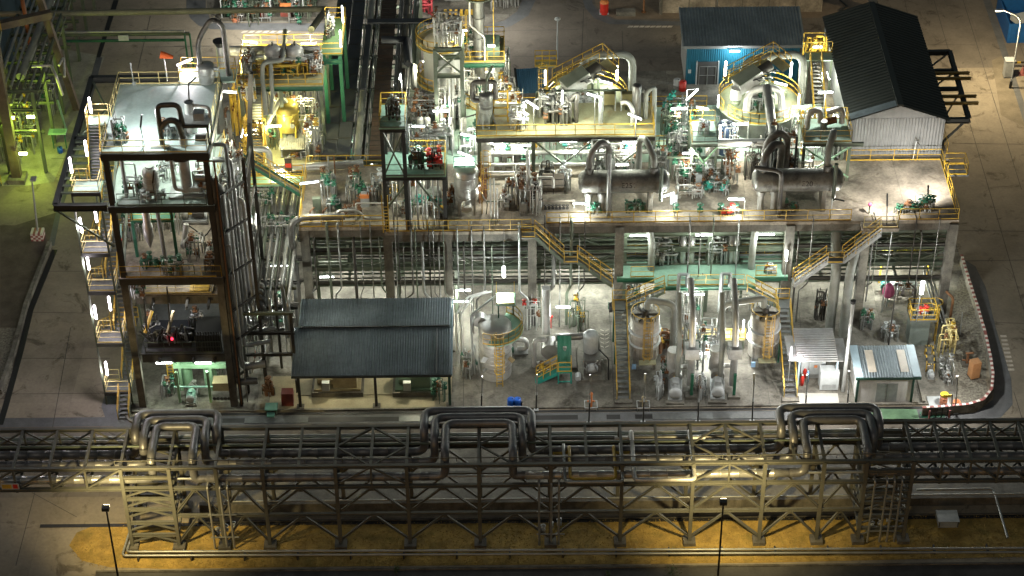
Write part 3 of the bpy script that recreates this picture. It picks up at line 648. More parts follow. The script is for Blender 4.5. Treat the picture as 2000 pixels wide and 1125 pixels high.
for x in (X0 + .3, X1 - .3):        # side bracing
    mb = MB(); mb.bar((x, TY0 + .5, 13.4), (x, TY1 - .5, 19.6), .18); mb.bar((x, TY0 + .5, 20.4), (x, TY1 - .5, 24.3), .18); mb.bar((x, TY1 - .5, 20.4), (x, TY0 + .5, 24.3), .18); mb.build('brace', GSTEEL, tw)
# small rear platform at roof level
MB().bb(-25.7, -21.3, 9.0, 10.9, 24.7, 24.85).build('rear_platform', MINT, tw)
MB().rail([(-25.6, 9.1, 24.85), (-25.6, 10.8, 24.85), (-21.4, 10.8, 24.85), (-21.4, 9.1, 24.85)]).build('railing', YEL, tw)
# steel outrigger frame on the left at the fourth floor
of = th('outrigger_frame', 'flat dark steel frame jutting out left of the process tower high above the road', 'steel frame', (-32.4, 8, 20))
for a, b in (((-34.4, -.8, 20), (X0 - .1, -.8, 20)), ((-34.3, -.8, 20), (-34.3, 17.3, 20)), ((-34.4, 17.3, 20), (-28, 17.3, 20)), ((-34.3, 8.2, 20), (X0 - .1, 8.2, 20))): MB().ib(a, b, .55, .4).build('beam', BSTEEL, of)
for a, b in (((-34.2, -.8, 19.7), (X0, -.8, 16.3)), ((-34.2, 8.2, 19.7), (X0, 8.2, 16.3)), ((-34.2, 8.4, 20), (X0 - .3, 17, 20)), ((-34.2, 17, 20), (X0 - .3, 8.5, 20))): MB().bar(a, b, .14).build('brace', GSTEEL, of)
mb = MB()
for i in range(9): mb.bar((-34.2, 9.0 - i * 1.0, 20.05), (-31.9, 9.0 - i * 1.0, 20.05), .22, .12)
mb.build('walkway_bearer', GSTEEL, of)
# ---- stair on the left side
st = th('stair_tower', 'switchback steel stair with yellow rails climbing the left side of the process tower', 'stairs', (-31.9, 2, 0))
LZ = [1.3, 6.4, 11.6, 15.3, 21.0]; XA, XB = -31.35, -32.5
for i, z in enumerate(LZ):
    MB().bb(-33.0, -30.85, -.35, 1.25, z - .12, z).build('landing', MINT if i == 4 else GRATE, st)
    MB().bb(-33.02, -30.83, -.42, -.36, z - .3, z + .02).build('landing_fascia', BSTEEL, st)
    MB().rail([(-32.0, 1.2, z), (-32.9, 1.2, z), (-32.95, -.28, z), (-30.95, -.28, z), (-30.95, 1.2, z)]).build('railing', RAILT, st)
    nz = LZ[i + 1] if i < 4 else 24.8; mz = (z + nz) / 2 if i < 4 else 24.8; y1 = 1.3 + (mz - z) * 1.45 if i < 4 else 2.9
    if i < 4:
        stairs(None, (XA, 1.25, z), (XA, y1, mz), .85, t=st); stairs(None, (XB, 1.25, nz), (XB, y1, mz), .85, t=st)
        MB().bb(-33.0, -30.85, y1, y1 + 1.2, mz - .12, mz).build('landing', GRATE, st); MB().rail([(-33, y1, mz), (-33, y1 + 1.15, mz), (-30.85, y1 + 1.15, mz)]).build('railing', YEL, st)
    else:
        stairs(None, (XA, -.2 + 1.4, z), (XA, 3.3, 24.7), .85, t=st)
        MB().bb(-31.95, -30.35, 3.2, 4.4, 24.68, 24.8).build('landing', MINT, st); MB().rail([(-31.9, 3.2, 24.8), (-31.9, 4.3, 24.8), (-30.4, 4.3, 24.8)]).build('railing', RAILT, st)
stairs(None, (-31.35, -2.6 + .4, .02), (-31.35, -.4, 1.25), .85, t=st)
for x in (-33.0, -30.9):
    for y in (-.3, 7.2): MB().bar((x, y, 0), (x, y, 21 if y < 0 else 19.5), .14).build('stair_post', GSTEEL, st)
PK = (1, .90, .96)
for px, py, yy, lab in ((176, 206, 3.8, 'at the top landing beside the roof'), (168, 290, 1.6, 'on the uppermost flight'), (138, 323, -.2, 'at the outer corner of the mint landing'), (158, 440, -.1, 'hanging below the dark outrigger frame'), (187, 420, 1.4, 'beside the stair under the outrigger frame'),
                         (172, 513, -.2, 'on the third landing from the top'), (214, 593, 1.3, 'beside the middle flight'), (186, 610, -.2, 'on the second landing from the ground'), (208, 720, -.2, 'at the corner of the lowest landing')):
    lamp(Y(px, py, yy), 'upright pinkish tube lamp ' + lab + ' of the left stair', power=210, col=PK, tube=TUBE_P, off=(-.1, -.35, 0), r=.09)
p = Y(199, 497, 0); lamp(p, 'short lamp on a slanting arm above the second landing of the left stair', (1, 0, -.5), .35, 60, PK, TUBE_P, r=.08)
# ---- equipment on the roof
Z = 24.8
b = P(318, 286, Z)
t = th('goose_neck_vent', 'tall blackened goose neck pipe with two swan necks on the pale tower roof', 'pipe', b)
MB().tube([b, b + Vector((-.05, 0, 3.6)), b + Vector((1.5, .1, 3.6)), b + Vector((1.6, .4, 1.6))], .20, 12, .5).build('main_pipe', mat('sooty pipe', (.10, .095, .085), .5, .4, .5, 1.5, .4, rust=(.3, .27, .22), rustamt=.5), t)
MB().tube([b + Vector((.1, 0, 1.7)), b + Vector((.6, .05, 2.3)), b + Vector((1.3, .05, 2.2)), b + Vector((1.55, .1, .6))], .24, 12, .5).build('branch_pipe', MATS['sooty pipe'], t)
MB().cyl(b + Vector((1.55, .1, 0)), b + Vector((1.55, .1, .7)), .32, n=12).build('base_nozzle', ALUB, t)
MB().bb(b.x - .9, b.x + .5, b.y - .25, b.y + .15, Z, Z + .1).build('foot', STEEL, t)
b = P(385, 285, Z); t = th('rotary_feeder', 'cluttered white machine on a dark frame at the right of the tower roof', 'machine', b)
for x in (-.9, .9):
    for y in (.2, 1.8): MB().bar((b.x + x, b.y + y, Z), (b.x + x, b.y + y, Z + 1.6), .12).build('leg', DSTEEL, t)
MB().bb(b.x - 1, b.x + 1, b.y + .1, b.y + .25, Z + 1.5, Z + 1.7).build('frame_beam', DSTEEL, t); MB().bb(b.x - 1, b.x + 1, b.y + .3, b.y + 1.9, Z + 1.55, Z + 1.65).build('deck_plate', ALUB, t)
MB().cyl((b.x - .6, b.y + 2, Z), (b.x - .6, b.y + 2, Z + 2.6), .45, .35, 14).build('hopper', ALUB, t)
MB().box((b.x + .2, b.y + 1.2, Z + 1.95), .8, .7, .6).build('gearbox', GREY, t); MB().tube([(b.x - .6, b.y + 2, Z + 2.3), (b.x + .9, b.y + 1.7, Z + 2.3), (b.x + 1, b.y + 1.2, Z + 1.2)], .14, 8).build('duct', ALUB, t)
MB().cyl((b.x - .2, b.y + .9, Z + .2), (b.x + .7, b.y + .9, Z + .2), .3, n=12).build('drum', DSTEEL, t); MB().tube([(b.x - .6, b.y + 2.2, Z + 2.5), (b.x - .5, b.y + 2.2, Z + 4), (b.x + .1, b.y + 2.3, Z + 4.5)], .07, 6).build('vent_pipe', DSTEEL, t)
pipework('small valve manifold with a hooked riser at the left of the tower roof', P(237, 275, Z), 1.0, 1.6, 2.2, 5, 6, .08)
for px, py, lab, kk in ((282, 284, 'lit black stanchion lamp standing free on the tower roof', 0), (405, 260, 'lit horizontal black lamp beside the machine on the tower roof', 1)):
    b = P(px, py, Z); t = th('stanchion_lamp', lab, 'lamp', b); MB().tube([b, b + Vector((-.1, 0, 1.6))], .035, 6).build('pole', BSTEEL, t)
    ((light(b + Vector((0, .7, 2.3)), 720, (.93, 1, .97), t, .12), MB().bar(b + Vector((-.1, 0, 1.6)), b + Vector((.05, .3, 2.5)), .12, .08))[1] if not kk else (light(b + Vector((-.7, .5, 1.6)), 330, (.93, 1, .97), t, .12), MB().bar(b + Vector((0, 0, 1.7)), b + Vector((-1.3, .3, 1.9)), .14, .08))[1]).build('lamp_head', BSTEEL, t)  # both heads face away from the camera and light the roof
b = Y(328, 168, 9.2); t = th('wind_sock', 'orange wind sock on a pale pole at the back of the tower roof', 'wind sock', b); tp = Y(320, 112, 9.2)
MB().cyl((b.x, b.y, Z), (tp.x, tp.y, tp.z), .05, n=6).build('pole', LGREY, t); p = tp + Vector((0, 0, .1))
MB().lathe(p + Vector((-.25, 0, .15)), (1, 0, -.25), [(.30, 0), (.27, .3), (.2, .65), (.12, 1.0)], 10).build('sock', mat('orange cloth', (.8, .14, .03), .8, 0, .3, 4), t)
for px, py in ((262, 160),): b = P(px, 166, Z); t = th('light_mast', 'slim white light mast behind the left rail of the tower roof', 'mast', b); MB().cyl(b, Y(254, 123, b.y), .05, n=6).build('pole', LGREY, t); MB().box(b + Vector((0, 0, .15)), .25, .2, .25).build('base_box', LGREY, t)
lamp(Y(360, 122, 10.5), 'slanting pinkish tube lamp on a post behind the rear tower rail', (1, 0, .45), 1.3, 500, PK, TUBE_P, off=(0, -.5, -.2))
b = P(405, 158, 24.85); t = vessel('squat dish topped vessel on the rear platform of the tower roof', b, .7, 1.3, .3, ALU, nozzles=1, rings=1, head=.45, seed=2)
pipe('large sooty arched duct rising from the rear tower platform', [b + Vector((-.4, 0, 1.6)), b + Vector((-.5, .2, 3.4)), b + Vector((.7, .6, 5.2)), b + Vector((1.5, .8, 4.6)), b + Vector((1.6, .8, -1))], .2, MATS['sooty pipe'], 12, .9)
b = P(437, 160, 20); t = th('exhaust_stack', 'short exhaust stack with black flared cap behind the tower', 'stack', b); z1 = Y(437, 90, b.y).z
MB().cyl(b, (b.x, b.y, z1), .32, n=14).build('stack_pipe', ALU, t); MB().cyl((b.x, b.y, z1), (b.x, b.y, z1 + .5), .3, .55, 14).build('flared_cap', BLACK, t)
# ---- fourth floor (z 20)
Z = 20
b = P(300, 385, Z); t = vessel('white conical dosing vessel standing on the bright fourth floor of the tower', b, .62, 2.3, 1.2, ALUB, legs=3, head=.9, seed=4); MB().cyl(b + Vector((0, 0, 2.2)), b + Vector((0, 0, 2.9)), .35, n=12).build('top_neck', ALUB, t)
pipework('white valve skid at the foot of the dosing vessel on the fourth floor', b + Vector((0, -.3, 0)), 1.8, 1.0, .9, 6, 7, .09, ALUB, GREY)
b = P(365, 385, Z); t = th('rotary_valve_skid', 'pale blower skid hanging pipes on the right of the bright fourth floor', 'machine', b)
MB().bb(b.x - 1.3, b.x + 1.5, b.y - .3, b.y + 1.2, Z, Z + .2).build('base_frame', STEEL, t); MB().cyl((b.x, b.y + .5, Z + .2), (b.x, b.y + .5, 24.2), .42, n=14).build('down_pipe', ALUB, t); MB().cyl((b.x - .05, b.y + .5, 23.5), (b.x - .05, b.y + .5, 24.6), 1.0, n=18).build('hopper_cone', DSTEEL, t)
MB().tube([(b.x - .9, b.y + .2, 24.4), (b.x - .85, b.y + .2, Z + .6), (b.x - .2, b.y + .2, Z + .5)], .16, 8).build('side_pipe', ALUB, t); MB().box((b.x + .6, b.y + .4, Z + .5), .9, .6, .5).build('blower_box', LGREY, t)
for i, (px, r) in enumerate(((248, .16), (270, .07))):
    b = P(px, 385 - 12 * i, Z); pipe(['thick', 'thin'][i] + ' upright pipe at the left of the bright fourth floor', [b, (b.x, b.y, 24.4)] if not i else [b, (b.x, b.y, 22.5), (b.x - .9, b.y, 22.5)], r, STEEL)
b = P(305, 398, Z); t = th('stanchion_lamp', 'unlit black stanchion lamp at the front of the bright fourth floor', 'lamp', b); MB().tube([b, b + Vector((-.05, 0, 1.9))], .035, 6).build('pole', BSTEEL, t); MB().bar(b + Vector((-.05, 0, 1.9)), b + Vector((.15, .2, 2.9)), .13, .08).build('lamp_head', BSTEEL, t)
for i, x in enumerate((-28.6, -25.9, -23.6)): lamp((x, 3.0 if i != 1 else 5.5, 24.2), ['left', 'middle', 'right'][i] + ' tube lamp under the tower roof over the bright fourth floor', (1, 0, 0), 1.3, 520, (.93, 1, .92), off=(0, -.2, -.3))
# ---- third floor (z 13.2)
Z = 13.2
b = P(305, 505, Z); t = th('hanging_hopper', 'slim white hopper pipe hanging between green legs on the third floor of the tower', 'hopper', b)
for dx in (-1.5, 1.6): MB().bar(b + Vector((dx, .3, 0)), b + Vector((dx, .3, 5.2)), .22).build('leg', GREEN, t)
MB().bb(b.x - 1.6, b.x + 1.7, b.y + .1, b.y + 1.6, Z + 3.4, Z + 3.55).build('service_deck', GREEN, t); MB().rail([(b.x - 1.5, b.y + .2, Z + 3.55), (b.x + 1.6, b.y + .2, Z + 3.55), (b.x + 1.6, b.y + 1.5, Z + 3.55)]).build('railing', YEL, t)
MB().lathe((b.x - .3, b.y - .1, Z + 1.2), (0, 0, 1), [(.08, 0), (.4, 1.1), (.4, 2.2), (.3, 2.3), (.3, 6.6)], 12).build('hopper_body', ALU, t); MB().tube([(b.x + .6, b.y - .2, 19.6), (b.x + .75, b.y - .2, Z)], .17, 8).build('down_pipe', STEEL, t)
pipework('green valve manifold on the floor left of the hanging hopper', P(297, 520, Z), 1.8, .8, .9, 11, 8, .06, GREEN, GREEN)
pipework('sampling valves at the front rail of the third floor', P(350, 535, Z), 2.4, .8, 1.5, 12, 9, .06, STEEL, GREEN)
pump('grey pump at the back of the third tower floor left of the hopper', P(275, 425, Z) + Vector((0, 0, 0)), R(80), .7)
pump('dark pump set at the back right of the third tower floor', P(385, 432, Z), R(90), .8, DSTEEL)
pipework('tangle of dark pipes at the right edge of the third tower floor', P(415, 515, Z), .9, 2.4, 2.0, 14, 9, .07, ALUD, GREEN)
b = P(365, 480, Z); t = th('tilted_filter', 'tilted white filter housing with hose on the third tower floor', 'filter', b); MB().cyl(b + Vector((-.2, 0, .4)), b + Vector((.1, .3, 1.9)), .22, n=10).build('filter_body', ALUB, t); MB().tube([b + Vector((.1, .3, 1.9)), b + Vector((.6, .6, 1.2)), b + Vector((1.4, .5, .4)), b + Vector((2.0, .4, 1.4))], .05, 6, .5).build('hose', BLACK, t); MB().box(b + Vector((0, 0, .2)), .9, .6, .3).build('stand', STEEL, t)
pipe('black pipe loop across the right half of the third tower floor', [P(345, 440, Z) + Vector((0, 0, 2.5)), P(410, 440, Z) + Vector((0, 0, 2.5)), P(414, 440, Z) + Vector((0, -.3, 0))], .06, BSTEEL)
t = th('signal_post', 'teal flag post with red clamp beside the left column on the third floor', 'post', P(238, 500, Z)); b = P(238, 500, Z); MB().bar(b, b + Vector((.1, 0, 1.6)), .06).build('post', GREY, t); MB().bar(b + Vector((.1, 0, 1.6)), b + Vector((.25, .2, 2.9)), .14, .08).build('flag_board', mat('pale teal', (.25, .45, .38), .5), t); MB().box(b + Vector((.1, 0, 1.6)), .2, .2, .2).build('clamp', RED, t)
for i, (x, y) in enumerate(((-28.4, 4), (-24.2, 5))): lamp((x, y, 19.3), ['left', 'right'][i] + ' tube lamp under the fourth floor over the brown third floor', (1, 0, 0), 1.3, 480, (1, .97, .82), off=(0, -.2, -.3))
# ---- dark machine floor (z 5) and mid floor
Z = 5.0
t = th('dark_compressor', 'dark oily compressor block with pipes and a red indicator in the shadowed tower floor', 'compressor', (-27, 3, Z)); b = P(335, 680, Z)
MB().bb(b.x - 1.9, b.x + 1.6, b.y, b.y + 2.2, Z, Z + .5).build('bed_frame', DSTEEL, t); MB().bb(b.x - 1.6, b.x + 1.4, b.y + .4, b.y + 2.0, Z + .5, Z + 1.3).build('block', mat('oily black', (.03, .033, .04), .35, .4, .5, 3), t)
g = random.Random(9)
for i in range(44):
    p = b + Vector((g.uniform(-1.7, 1.5), g.uniform(-.1, .4), g.uniform(.3, 1.2))); MB().tube([p, p + Vector((0, -.15, g.uniform(.3, 1))), p + Vector((g.uniform(-.8, .8), -.1, g.uniform(.6, 1.6)))], g.uniform(.03, .09), 6).build('hose', BSTEEL if i % 3 else STEEL, t)
MB().box(b + Vector((.2, -.3, 1.2)), .16, .1, .16).build('red_indicator', REDG, t)
b2 = P(420, 690, Z); t = th('ribbed_enclosure', 'black ribbed enclosure right of the dark compressor in the tower', 'enclosure', b2); mb = MB().bb(b2.x - 1.5, b2.x + .6, b2.y + .2, b2.y + 2.6, Z, Z + 1.7); mb.build('housing', BSTEEL, t); mb = MB()
for i in range(10): mb.bar((b2.x - 1.4 + i * .21, b2.y + .16, Z), (b2.x - 1.4 + i * .21, b2.y + .16, Z + 2.1), .08)
mb.build('rib', BSTEEL, t)
for i, px in enumerate((288, 330)):
    a = Y(px, 640, .5); t = th('jib_strut', ['left', 'right'][i] + ' yellow jib strut hung from a black hanger in the dark tower bay', 'strut', a)
    MB().bar(Y([283, 327][i], 650, .4), Y([297, 339][i], 607, 1.2), .2).build('jib', TAN if i else YEL, t); MB().bar(Y([279, 326][i], 560, .3), Y([287, 333][i], 645, .3), .12).build('hanger', BSTEEL, t)
MB().bb(-27.5, -24.2, 2.0, 4.6, 10.42, 10.5).build('floor_panel', LGREY, tw); MB().bb(-25.4, -23.9, 1.1, 1.9, 10.42, 10.49).build('floor_panel', YEL, tw)
pipework('pipe cluster on the narrow mid floor of the tower at the left', P(268, 578, 10.4), 1.2, 1.2, 1.3, 18, 7, .06)
lamp((-26.5, 3.4, 12.5), 'tube lamp under the third floor over the narrow mid floor', (1, 0, 0), 1.2, 260, (1, .97, .88), off=(0, -.2, -.3))
# ---- ground bay: green pump frame
b = P(400, 765)
t = th('green_pump_frame', 'pale green pump frame with cross pipes in the ground bay of the tower', 'pump frame', b); MG = mat('pale green paint', (.22, .38, .24), .5, 0, .3, 1.5)
for px in (352, 412):
    q = P(px, 785); 
    for dy in (0, 1.5): MB().bar((q.x, q.y + dy, 0), (q.x, q.y + dy, 3.2), .2).build('post', MG, t)
a, c = P(345, 760), P(450, 760); MB().bar((a.x, a.y, 2.6), (c.x, c.y, 2.6), .45).build('header', MG, t); MB().cyl((a.x, a.y - 1.0, 1.1), (c.x, c.y - 1.0, 1.1), .09, n=8).build('low_pipe', mat('pale teal', (.25, .45, .38)), t)
MB().cyl((a.x + .8, a.y + .6, .2), (a.x + .8, a.y + .6, 3.2), .55, n=14).build('filter_pot', MG, t); MB().cyl((c.x - 1.6, c.y + .6, .2), (c.x - 1.6, c.y + .6, 3.2), .55, n=14).build('filter_pot', MG, t)
pump('teal and grey pump on its plinth inside the green pump frame', P(373, 795) + Vector((0, .9, 0)), 0, .75, mat('pale teal', (.25, .45, .38)))
b = P(440, 780); t = th('valve_block', 'beige box above a row of black hose couplings at the right tower leg', 'box', b); MB().bb(b.x - .9, b.x + 1.0, b.y, b.y + 1, 0.9, 1.7).build('box_body', TAN, t); mb = MB()
for i in range(7): mb.lathe((b.x - .8 + i * .3, b.y - .3, .4), (0, -1, 0), [(.06, 0), (.16, .02), (.16, .1), (.06, .12)], 8)
mb.build('coupling', BLACK, t)
for px in (320, 397): p = Y(px, 709, -.1); lamp(p, ('left' if px < 350 else 'right') + ' tube lamp under the lowest tower beam', (1, 0, 0), 1.3, 230, (.9, 1, .8), off=(0, .2, -.4))
ladder('yellow ladder beside the green pump frame in the tower', P(337, 755), 2.6, cage=False)
# ---- vertical pipe bundle on the right side of the tower
for i, (px, yy, r, z0, z1, m) in enumerate(((424, 1.5, .13, 4, 23.5, ALUD), (433, -.3, .30, 2.2, 22.2, ALUD), (446, .4, .32, 3.2, 21.0, ALU), (457, .9, .20, 5, 19.5, ALU), (464, 1.8, .16, 5.5, 23.8, STEEL), (470, 2.4, .22, 6, 22, ALU), (478, 3.2, .14, 6, 20, STEEL), (439, -.7, .07, .2, 24, RUST), (452, -.4, .06, .2, 16, STEEL), (486, 2.8, .18, 7, 18, ALUB))):
    p = Y(px, 500, yy); pts = [(p.x, p.y, z0), (p.x, p.y, z1), (p.x - 1.3, p.y, z1)]
    if 0 < i < 6: pts = [(p.x + 1.5 + .2 * i, p.y + .2 * i, z0)] + pts
    pipe(f'{ORD[i]} upright pipe counted across the bundle beside the right legs of the tower', pts, r, m, 10, group='upright pipes beside the tower')
t = th('pipe_support_frame', 'dark narrow steel frame carrying the upright pipes right of the tower', 'steel frame', (-21, 3, 0))
for x, y in ((-22.0, -.6), (-20.2, 1.8), (-20.2, 6.5), (-22, 8.4)): MB().ib((x, y, 0), (x, y, 22.5), .3, .25).build('post', DSTEEL, t)
mb = MB()
for z in (3, 6.5, 9.5, 13, 17, 20.5): mb.bar((-22.2, -.6, z), (-20.2, 1.8, z), .16); mb.bar((-20.2, 1.8, z), (-20.2, 6.5, z), .16)
mb.build('cross_arm', DSTEEL, t); mb = MB()
for z in (13, 17): mb.bar((-22, -.5, z), (-20.2, 6.5, z + 3.6), .15)
mb.build('brace', GSTEEL, t)
MB().ib((-22.0, 11.0, 8), (-20.4, 11.6, 24), .4, .35).build('post', DSTEEL, t)
lamp(Y(448, 180, 10.9), 'tube lamp fixed to the rear corner of the tower above the pipe bundle', (1, .1, -.2), 1.1, 260, (1, .95, .7), off=(.2, -.4, -.2))
pipework('mass of pale pipes and flanges clipped to the right side of the tower', (-21.6, 4.5, 16.2), 1.6, 4.5, 5, 21, 16, .12, ALUB, RUST, 8)
pipework('second mass of pipes and flanges lower down the right side of the tower', (-21.2, 5.5, 9.2), 1.8, 4, 5, 22, 14, .12, ALU, GREEN, 8)
lamp((-21.0, 7.8, 20.8), 'lamp tucked into the pipes at the right side of the tower', (0, 1, 0), 1.0, 350, (1, .93, .7), off=(.3, -.3, -.2))
lamp((-20.6, 7.4, 13.0), 'lower lamp tucked into the pipes at the right side of the tower', (0, 1, 0), 1.0, 260, (1, .95, .8), off=(.3, -.3, -.2))
lamp((-27, 1.6, 9.2), 'added dim fill lamp above the dark oily compressor in the tower', (1, 0, 0), .8, 110, (.95, .95, 1), off=(0, -.5, -.3))  # fill lamp added to lift the dark compressor bay
for i, (px, py, z, w, d, h, lab, pm, vm) in enumerate(((265, 378, 20, 1.4, .8, 1.6, 'slim pipes at the left front of the bright fourth floor', STEEL, GREEN), (335, 350, 20, 2.0, 1.2, 2.2, 'pale pipes between the dosing vessel and blower skid', ALUB, GREY), (395, 370, 20, 1.0, 2.2, 2.4, 'pipes at the right edge of the bright fourth floor', STEEL, GREY),
    (262, 470, 13.2, 1.4, 2.0, 2.4, 'pipes behind the left column on the third tower floor', STEEL, GREEN), (325, 450, 13.2, 2.4, 1.4, 3.0, 'pipes behind the green legs of the hanging hopper', ALU, GREEN), (385, 500, 13.2, 1.6, 2.0, 2.2, 'silver pipes between the tilted filter and right tower edge', ALU, GREEN),
    (330, 265, 24.8, 1.0, 1.0, 1.2, 'small pipe stubs behind the goose neck on the tower roof', STEEL, GREY), (300, 655, 5, 1.2, 1.6, 2.4, 'blue black hoses left of the dark oily compressor', DSTEEL, STEEL), (385, 650, 5, 1.2, 1.4, 2.4, 'dark pipes between the compressor and ribbed enclosure', ALUD, STEEL), (330, 770, 0, .9, 1.6, 1.8, 'pipes at the left of the pale green pump frame', STEEL, GREEN), (420, 745, 0, 1.4, 1.4, 2.6, 'pipes at the back right of the pale green pump frame', ALU, GREEN))):
    pipework(lab, P(px, py, z), w, d, h, 600 + i, 8, .06, pm, vm, 5)

# ================================================================== MAIN CONCRETE DECK (z 10.5)
DZ = 10.5
dk = th('process_deck', 'long raised concrete process deck on concrete columns with yellow railings', 'deck', (9, 14, 0))
def dslab(x0, x1, y0, y1, m=CONC2, z=DZ, t=.3): return MB().bb(x0, x1, y0, y1, z - t, z).build('deck_slab', m, dk)
dslab(-17.4, -10.35, 9.35, 18.3); dslab(-10.35, 1.7, 8.6, 18.4); dslab(1.7, 36.7, 9.55, 18.4)
for x0, x1, y in ((-17.4, -10.4, 9.4), (-10.3, 1.7, 8.65), (1.75, 36.6, 9.6)):
    MB().bb(x0, x1, y, y + .4, DZ - 1.0, DZ - .31).build('edge_beam', CONCD, dk)
MB().bb(-17.4, 36.6, 17.6, 18.1, DZ - 1.0, DZ - .31).build('edge_beam', CONCD, dk)
for x in (-17.0, -10.2, -5.3, 1.7, 8.9, 22.9, 29.2, 36.3):
    MB().bb(x - .28, x + .28, 10.05, 17.55, DZ - 1.1, DZ - .32).build('cross_beam', CONCD, dk)
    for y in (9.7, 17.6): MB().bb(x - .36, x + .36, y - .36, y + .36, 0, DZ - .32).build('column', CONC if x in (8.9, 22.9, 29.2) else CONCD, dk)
YR_ = YEL
for pts in ([(-17.3, 18.2, DZ), (-10.6, 18.2, DZ)], [(-17.3, 18.2, DZ), (-17.3, 13.2, DZ)], [(-17.3, 12, DZ), (-17.3, 9.45, DZ), (-10.3, 9.45, DZ)], [(-10.2, 8.7, DZ), (1.6, 8.7, DZ), ],
            [(2.9, 9.65, DZ), (27.8, 9.65, DZ)], [(31.8, 9.65, DZ), (36.6, 9.65, DZ), (36.6, 18.3, DZ), (28.6, 18.3, DZ)]):
    MB().rail(pts, 1.1, 1.8, .036).build('railing', YR_, dk)
# little stair-head platform at the right
MB().bb(28.6, 31.6, 8.5, 9.5, DZ - .35, DZ - .02).build('stair_head', CONC2, dk); MB().rail([(28.7, 8.6, DZ), (31.5, 8.6, DZ), (31.5, 9.4, DZ)]).build('railing', RAILT, dk)
MB().bb(36.75, 38.6, 16.0, 17.8, DZ - .15, DZ).build('side_landing', GRATE, dk); MB().rail([(36.8, 16.05, DZ), (38.5, 16.05, DZ), (38.5, 17.7, DZ), (36.8, 17.7, DZ)]).build('railing', YEL, dk)
# ---- the middle platform (z 5.2) and its stairs
MP = th('green_platform', 'mint green steel platform under the deck between two long stairs', 'platform', (16, 10, 5.2))
MB().bb(8.75, 23.0, 9.1, 12.3, 5.08, 5.2).build('floor', MINT2, MP); MB().bb(11.85, 20.2, 7.9, 9.1, 5.08, 5.2).build('floor', MINT2, MP)
for a, b in (((8.75, 9.1, 5), (11.8, 9.1, 5)), ((20.2, 9.1, 5), (23, 9.1, 5)), ((11.8, 7.9, 5), (20.2, 7.9, 5)), ((8.75, 12.3, 5), (23, 12.3, 5))): MB().ib(a, b, .35, .2).build('beam', GREEN, MP)
for x in (8.9, 12.4, 15.9, 19.6, 22.9): MB().ib((x, 12.2, 0), (x, 12.2, 5), .25, .2).build('post', GSTEEL, MP)
for pts in ([(9.9, 9.2, 5.2), (11.8, 9.2, 5.2)], [(12.9, 8, 5.2), (19.2, 8, 5.2)], [(20.3, 9.2, 5.2), (22.0, 9.2, 5.2)], [(8.9, 12.2, 5.2), (22.9, 12.2, 5.2)]): MB().rail(pts, 1.1, 1.5).build('railing', YEL, MP)
for s, xx, xl in ((1, 8.95, 'left'), (-1, 22.5, 'right')):
    e = 11.9 if s > 0 else 20.1; ex = xx + .5 * s
    t = stairs(f'{xl} long yellow railed steel stair from the ground up to the mint green platform', (xx, -.45, .05), (xx, 7.0, 3.5), 1.0)
    MB().bb(xx - .65, xx + .65, 7.0, 8.3, 3.38, 3.5).build('landing', GRATE, t)
    MB().bb(xx - .7, xx + .7, -.9, -.3, 0, .16).build('foot_plinth', CONC, t)
    stairs(None, (ex, 7.6, 3.5), (e + .7 * s, 7.6, 5.15), .9, t=t)
    MB().rail([(xx - .6, 7.0, 3.5), (xx - .6, 8.25, 3.5), (xx + .6, 8.25, 3.5)]).build('railing', YEL, t)
    for y in (4.2, 7.1): MB().bar((xx - .5, y, 0), (xx - .5, y, 2 if y < 5 else 3.3), .12).build('post', GREEN, t)
t = stairs('green and yellow stair falling from the deck to the left end of the mint platform', (8.3, 8.4, 5.2), (5.4, 8.4, 7.75), .95); 
MB().bb(4.3, 5.4, 7.9, 8.9, 7.65, 7.75).build('landing', GRATE, t); stairs(None, (4.3, 8.4, 7.75), (1.9, 8.4, 10.35), .95, t=t); MB().rail([(4.3, 7.95, 7.75), (5.4, 7.95, 7.75)], 1.1, 1).build('railing', YEL, t)
MB().bb(.8, 1.9, 7.7, 8.6, 10.38, 10.48).build('head_platform', GRATE, t); MB().rail([(.85, 8.6, 10.48), (.85, 7.75, 10.48), (1.9, 7.75, 10.48)], 1.1, 1).build('railing', YEL, t)
t = stairs('grey stair with lattice sides climbing from the mint platform to the deck right', (23.3, 8.2, 5.2), (25.9, 8.2, 7.6), .95, sm=STEEL)
MB().bb(25.9, 27.2, 7.7, 8.7, 7.5, 7.6).build('landing', GRATE, t); stairs(None, (27.2, 8.2, 7.6), (30.0, 8.2, 10.4), .95, t=t, sm=STEEL); MB().rail([(25.9, 7.75, 7.6), (27.2, 7.75, 7.6)], 1.1, 1).build('railing', YEL, t)
for (a, b) in (((23.3, 5.2), (25.9, 7.6)), ((27.2, 7.6), (30, 10.4))):
    mb = MB()
    for i in range(11):
        x = a[0] + (b[0] - a[0]) * i / 10; z = a[1] + (b[1] - a[1]) * i / 10; mb.bar((x, 7.68, z), (x, 7.68, z + .75), .05)
    for q in (.35, .7): mb.bar((a[0], 7.68, a[1] + q), (b[0], 7.68, b[1] + q), .06)
    mb.build('lattice_side', STEEL, t)
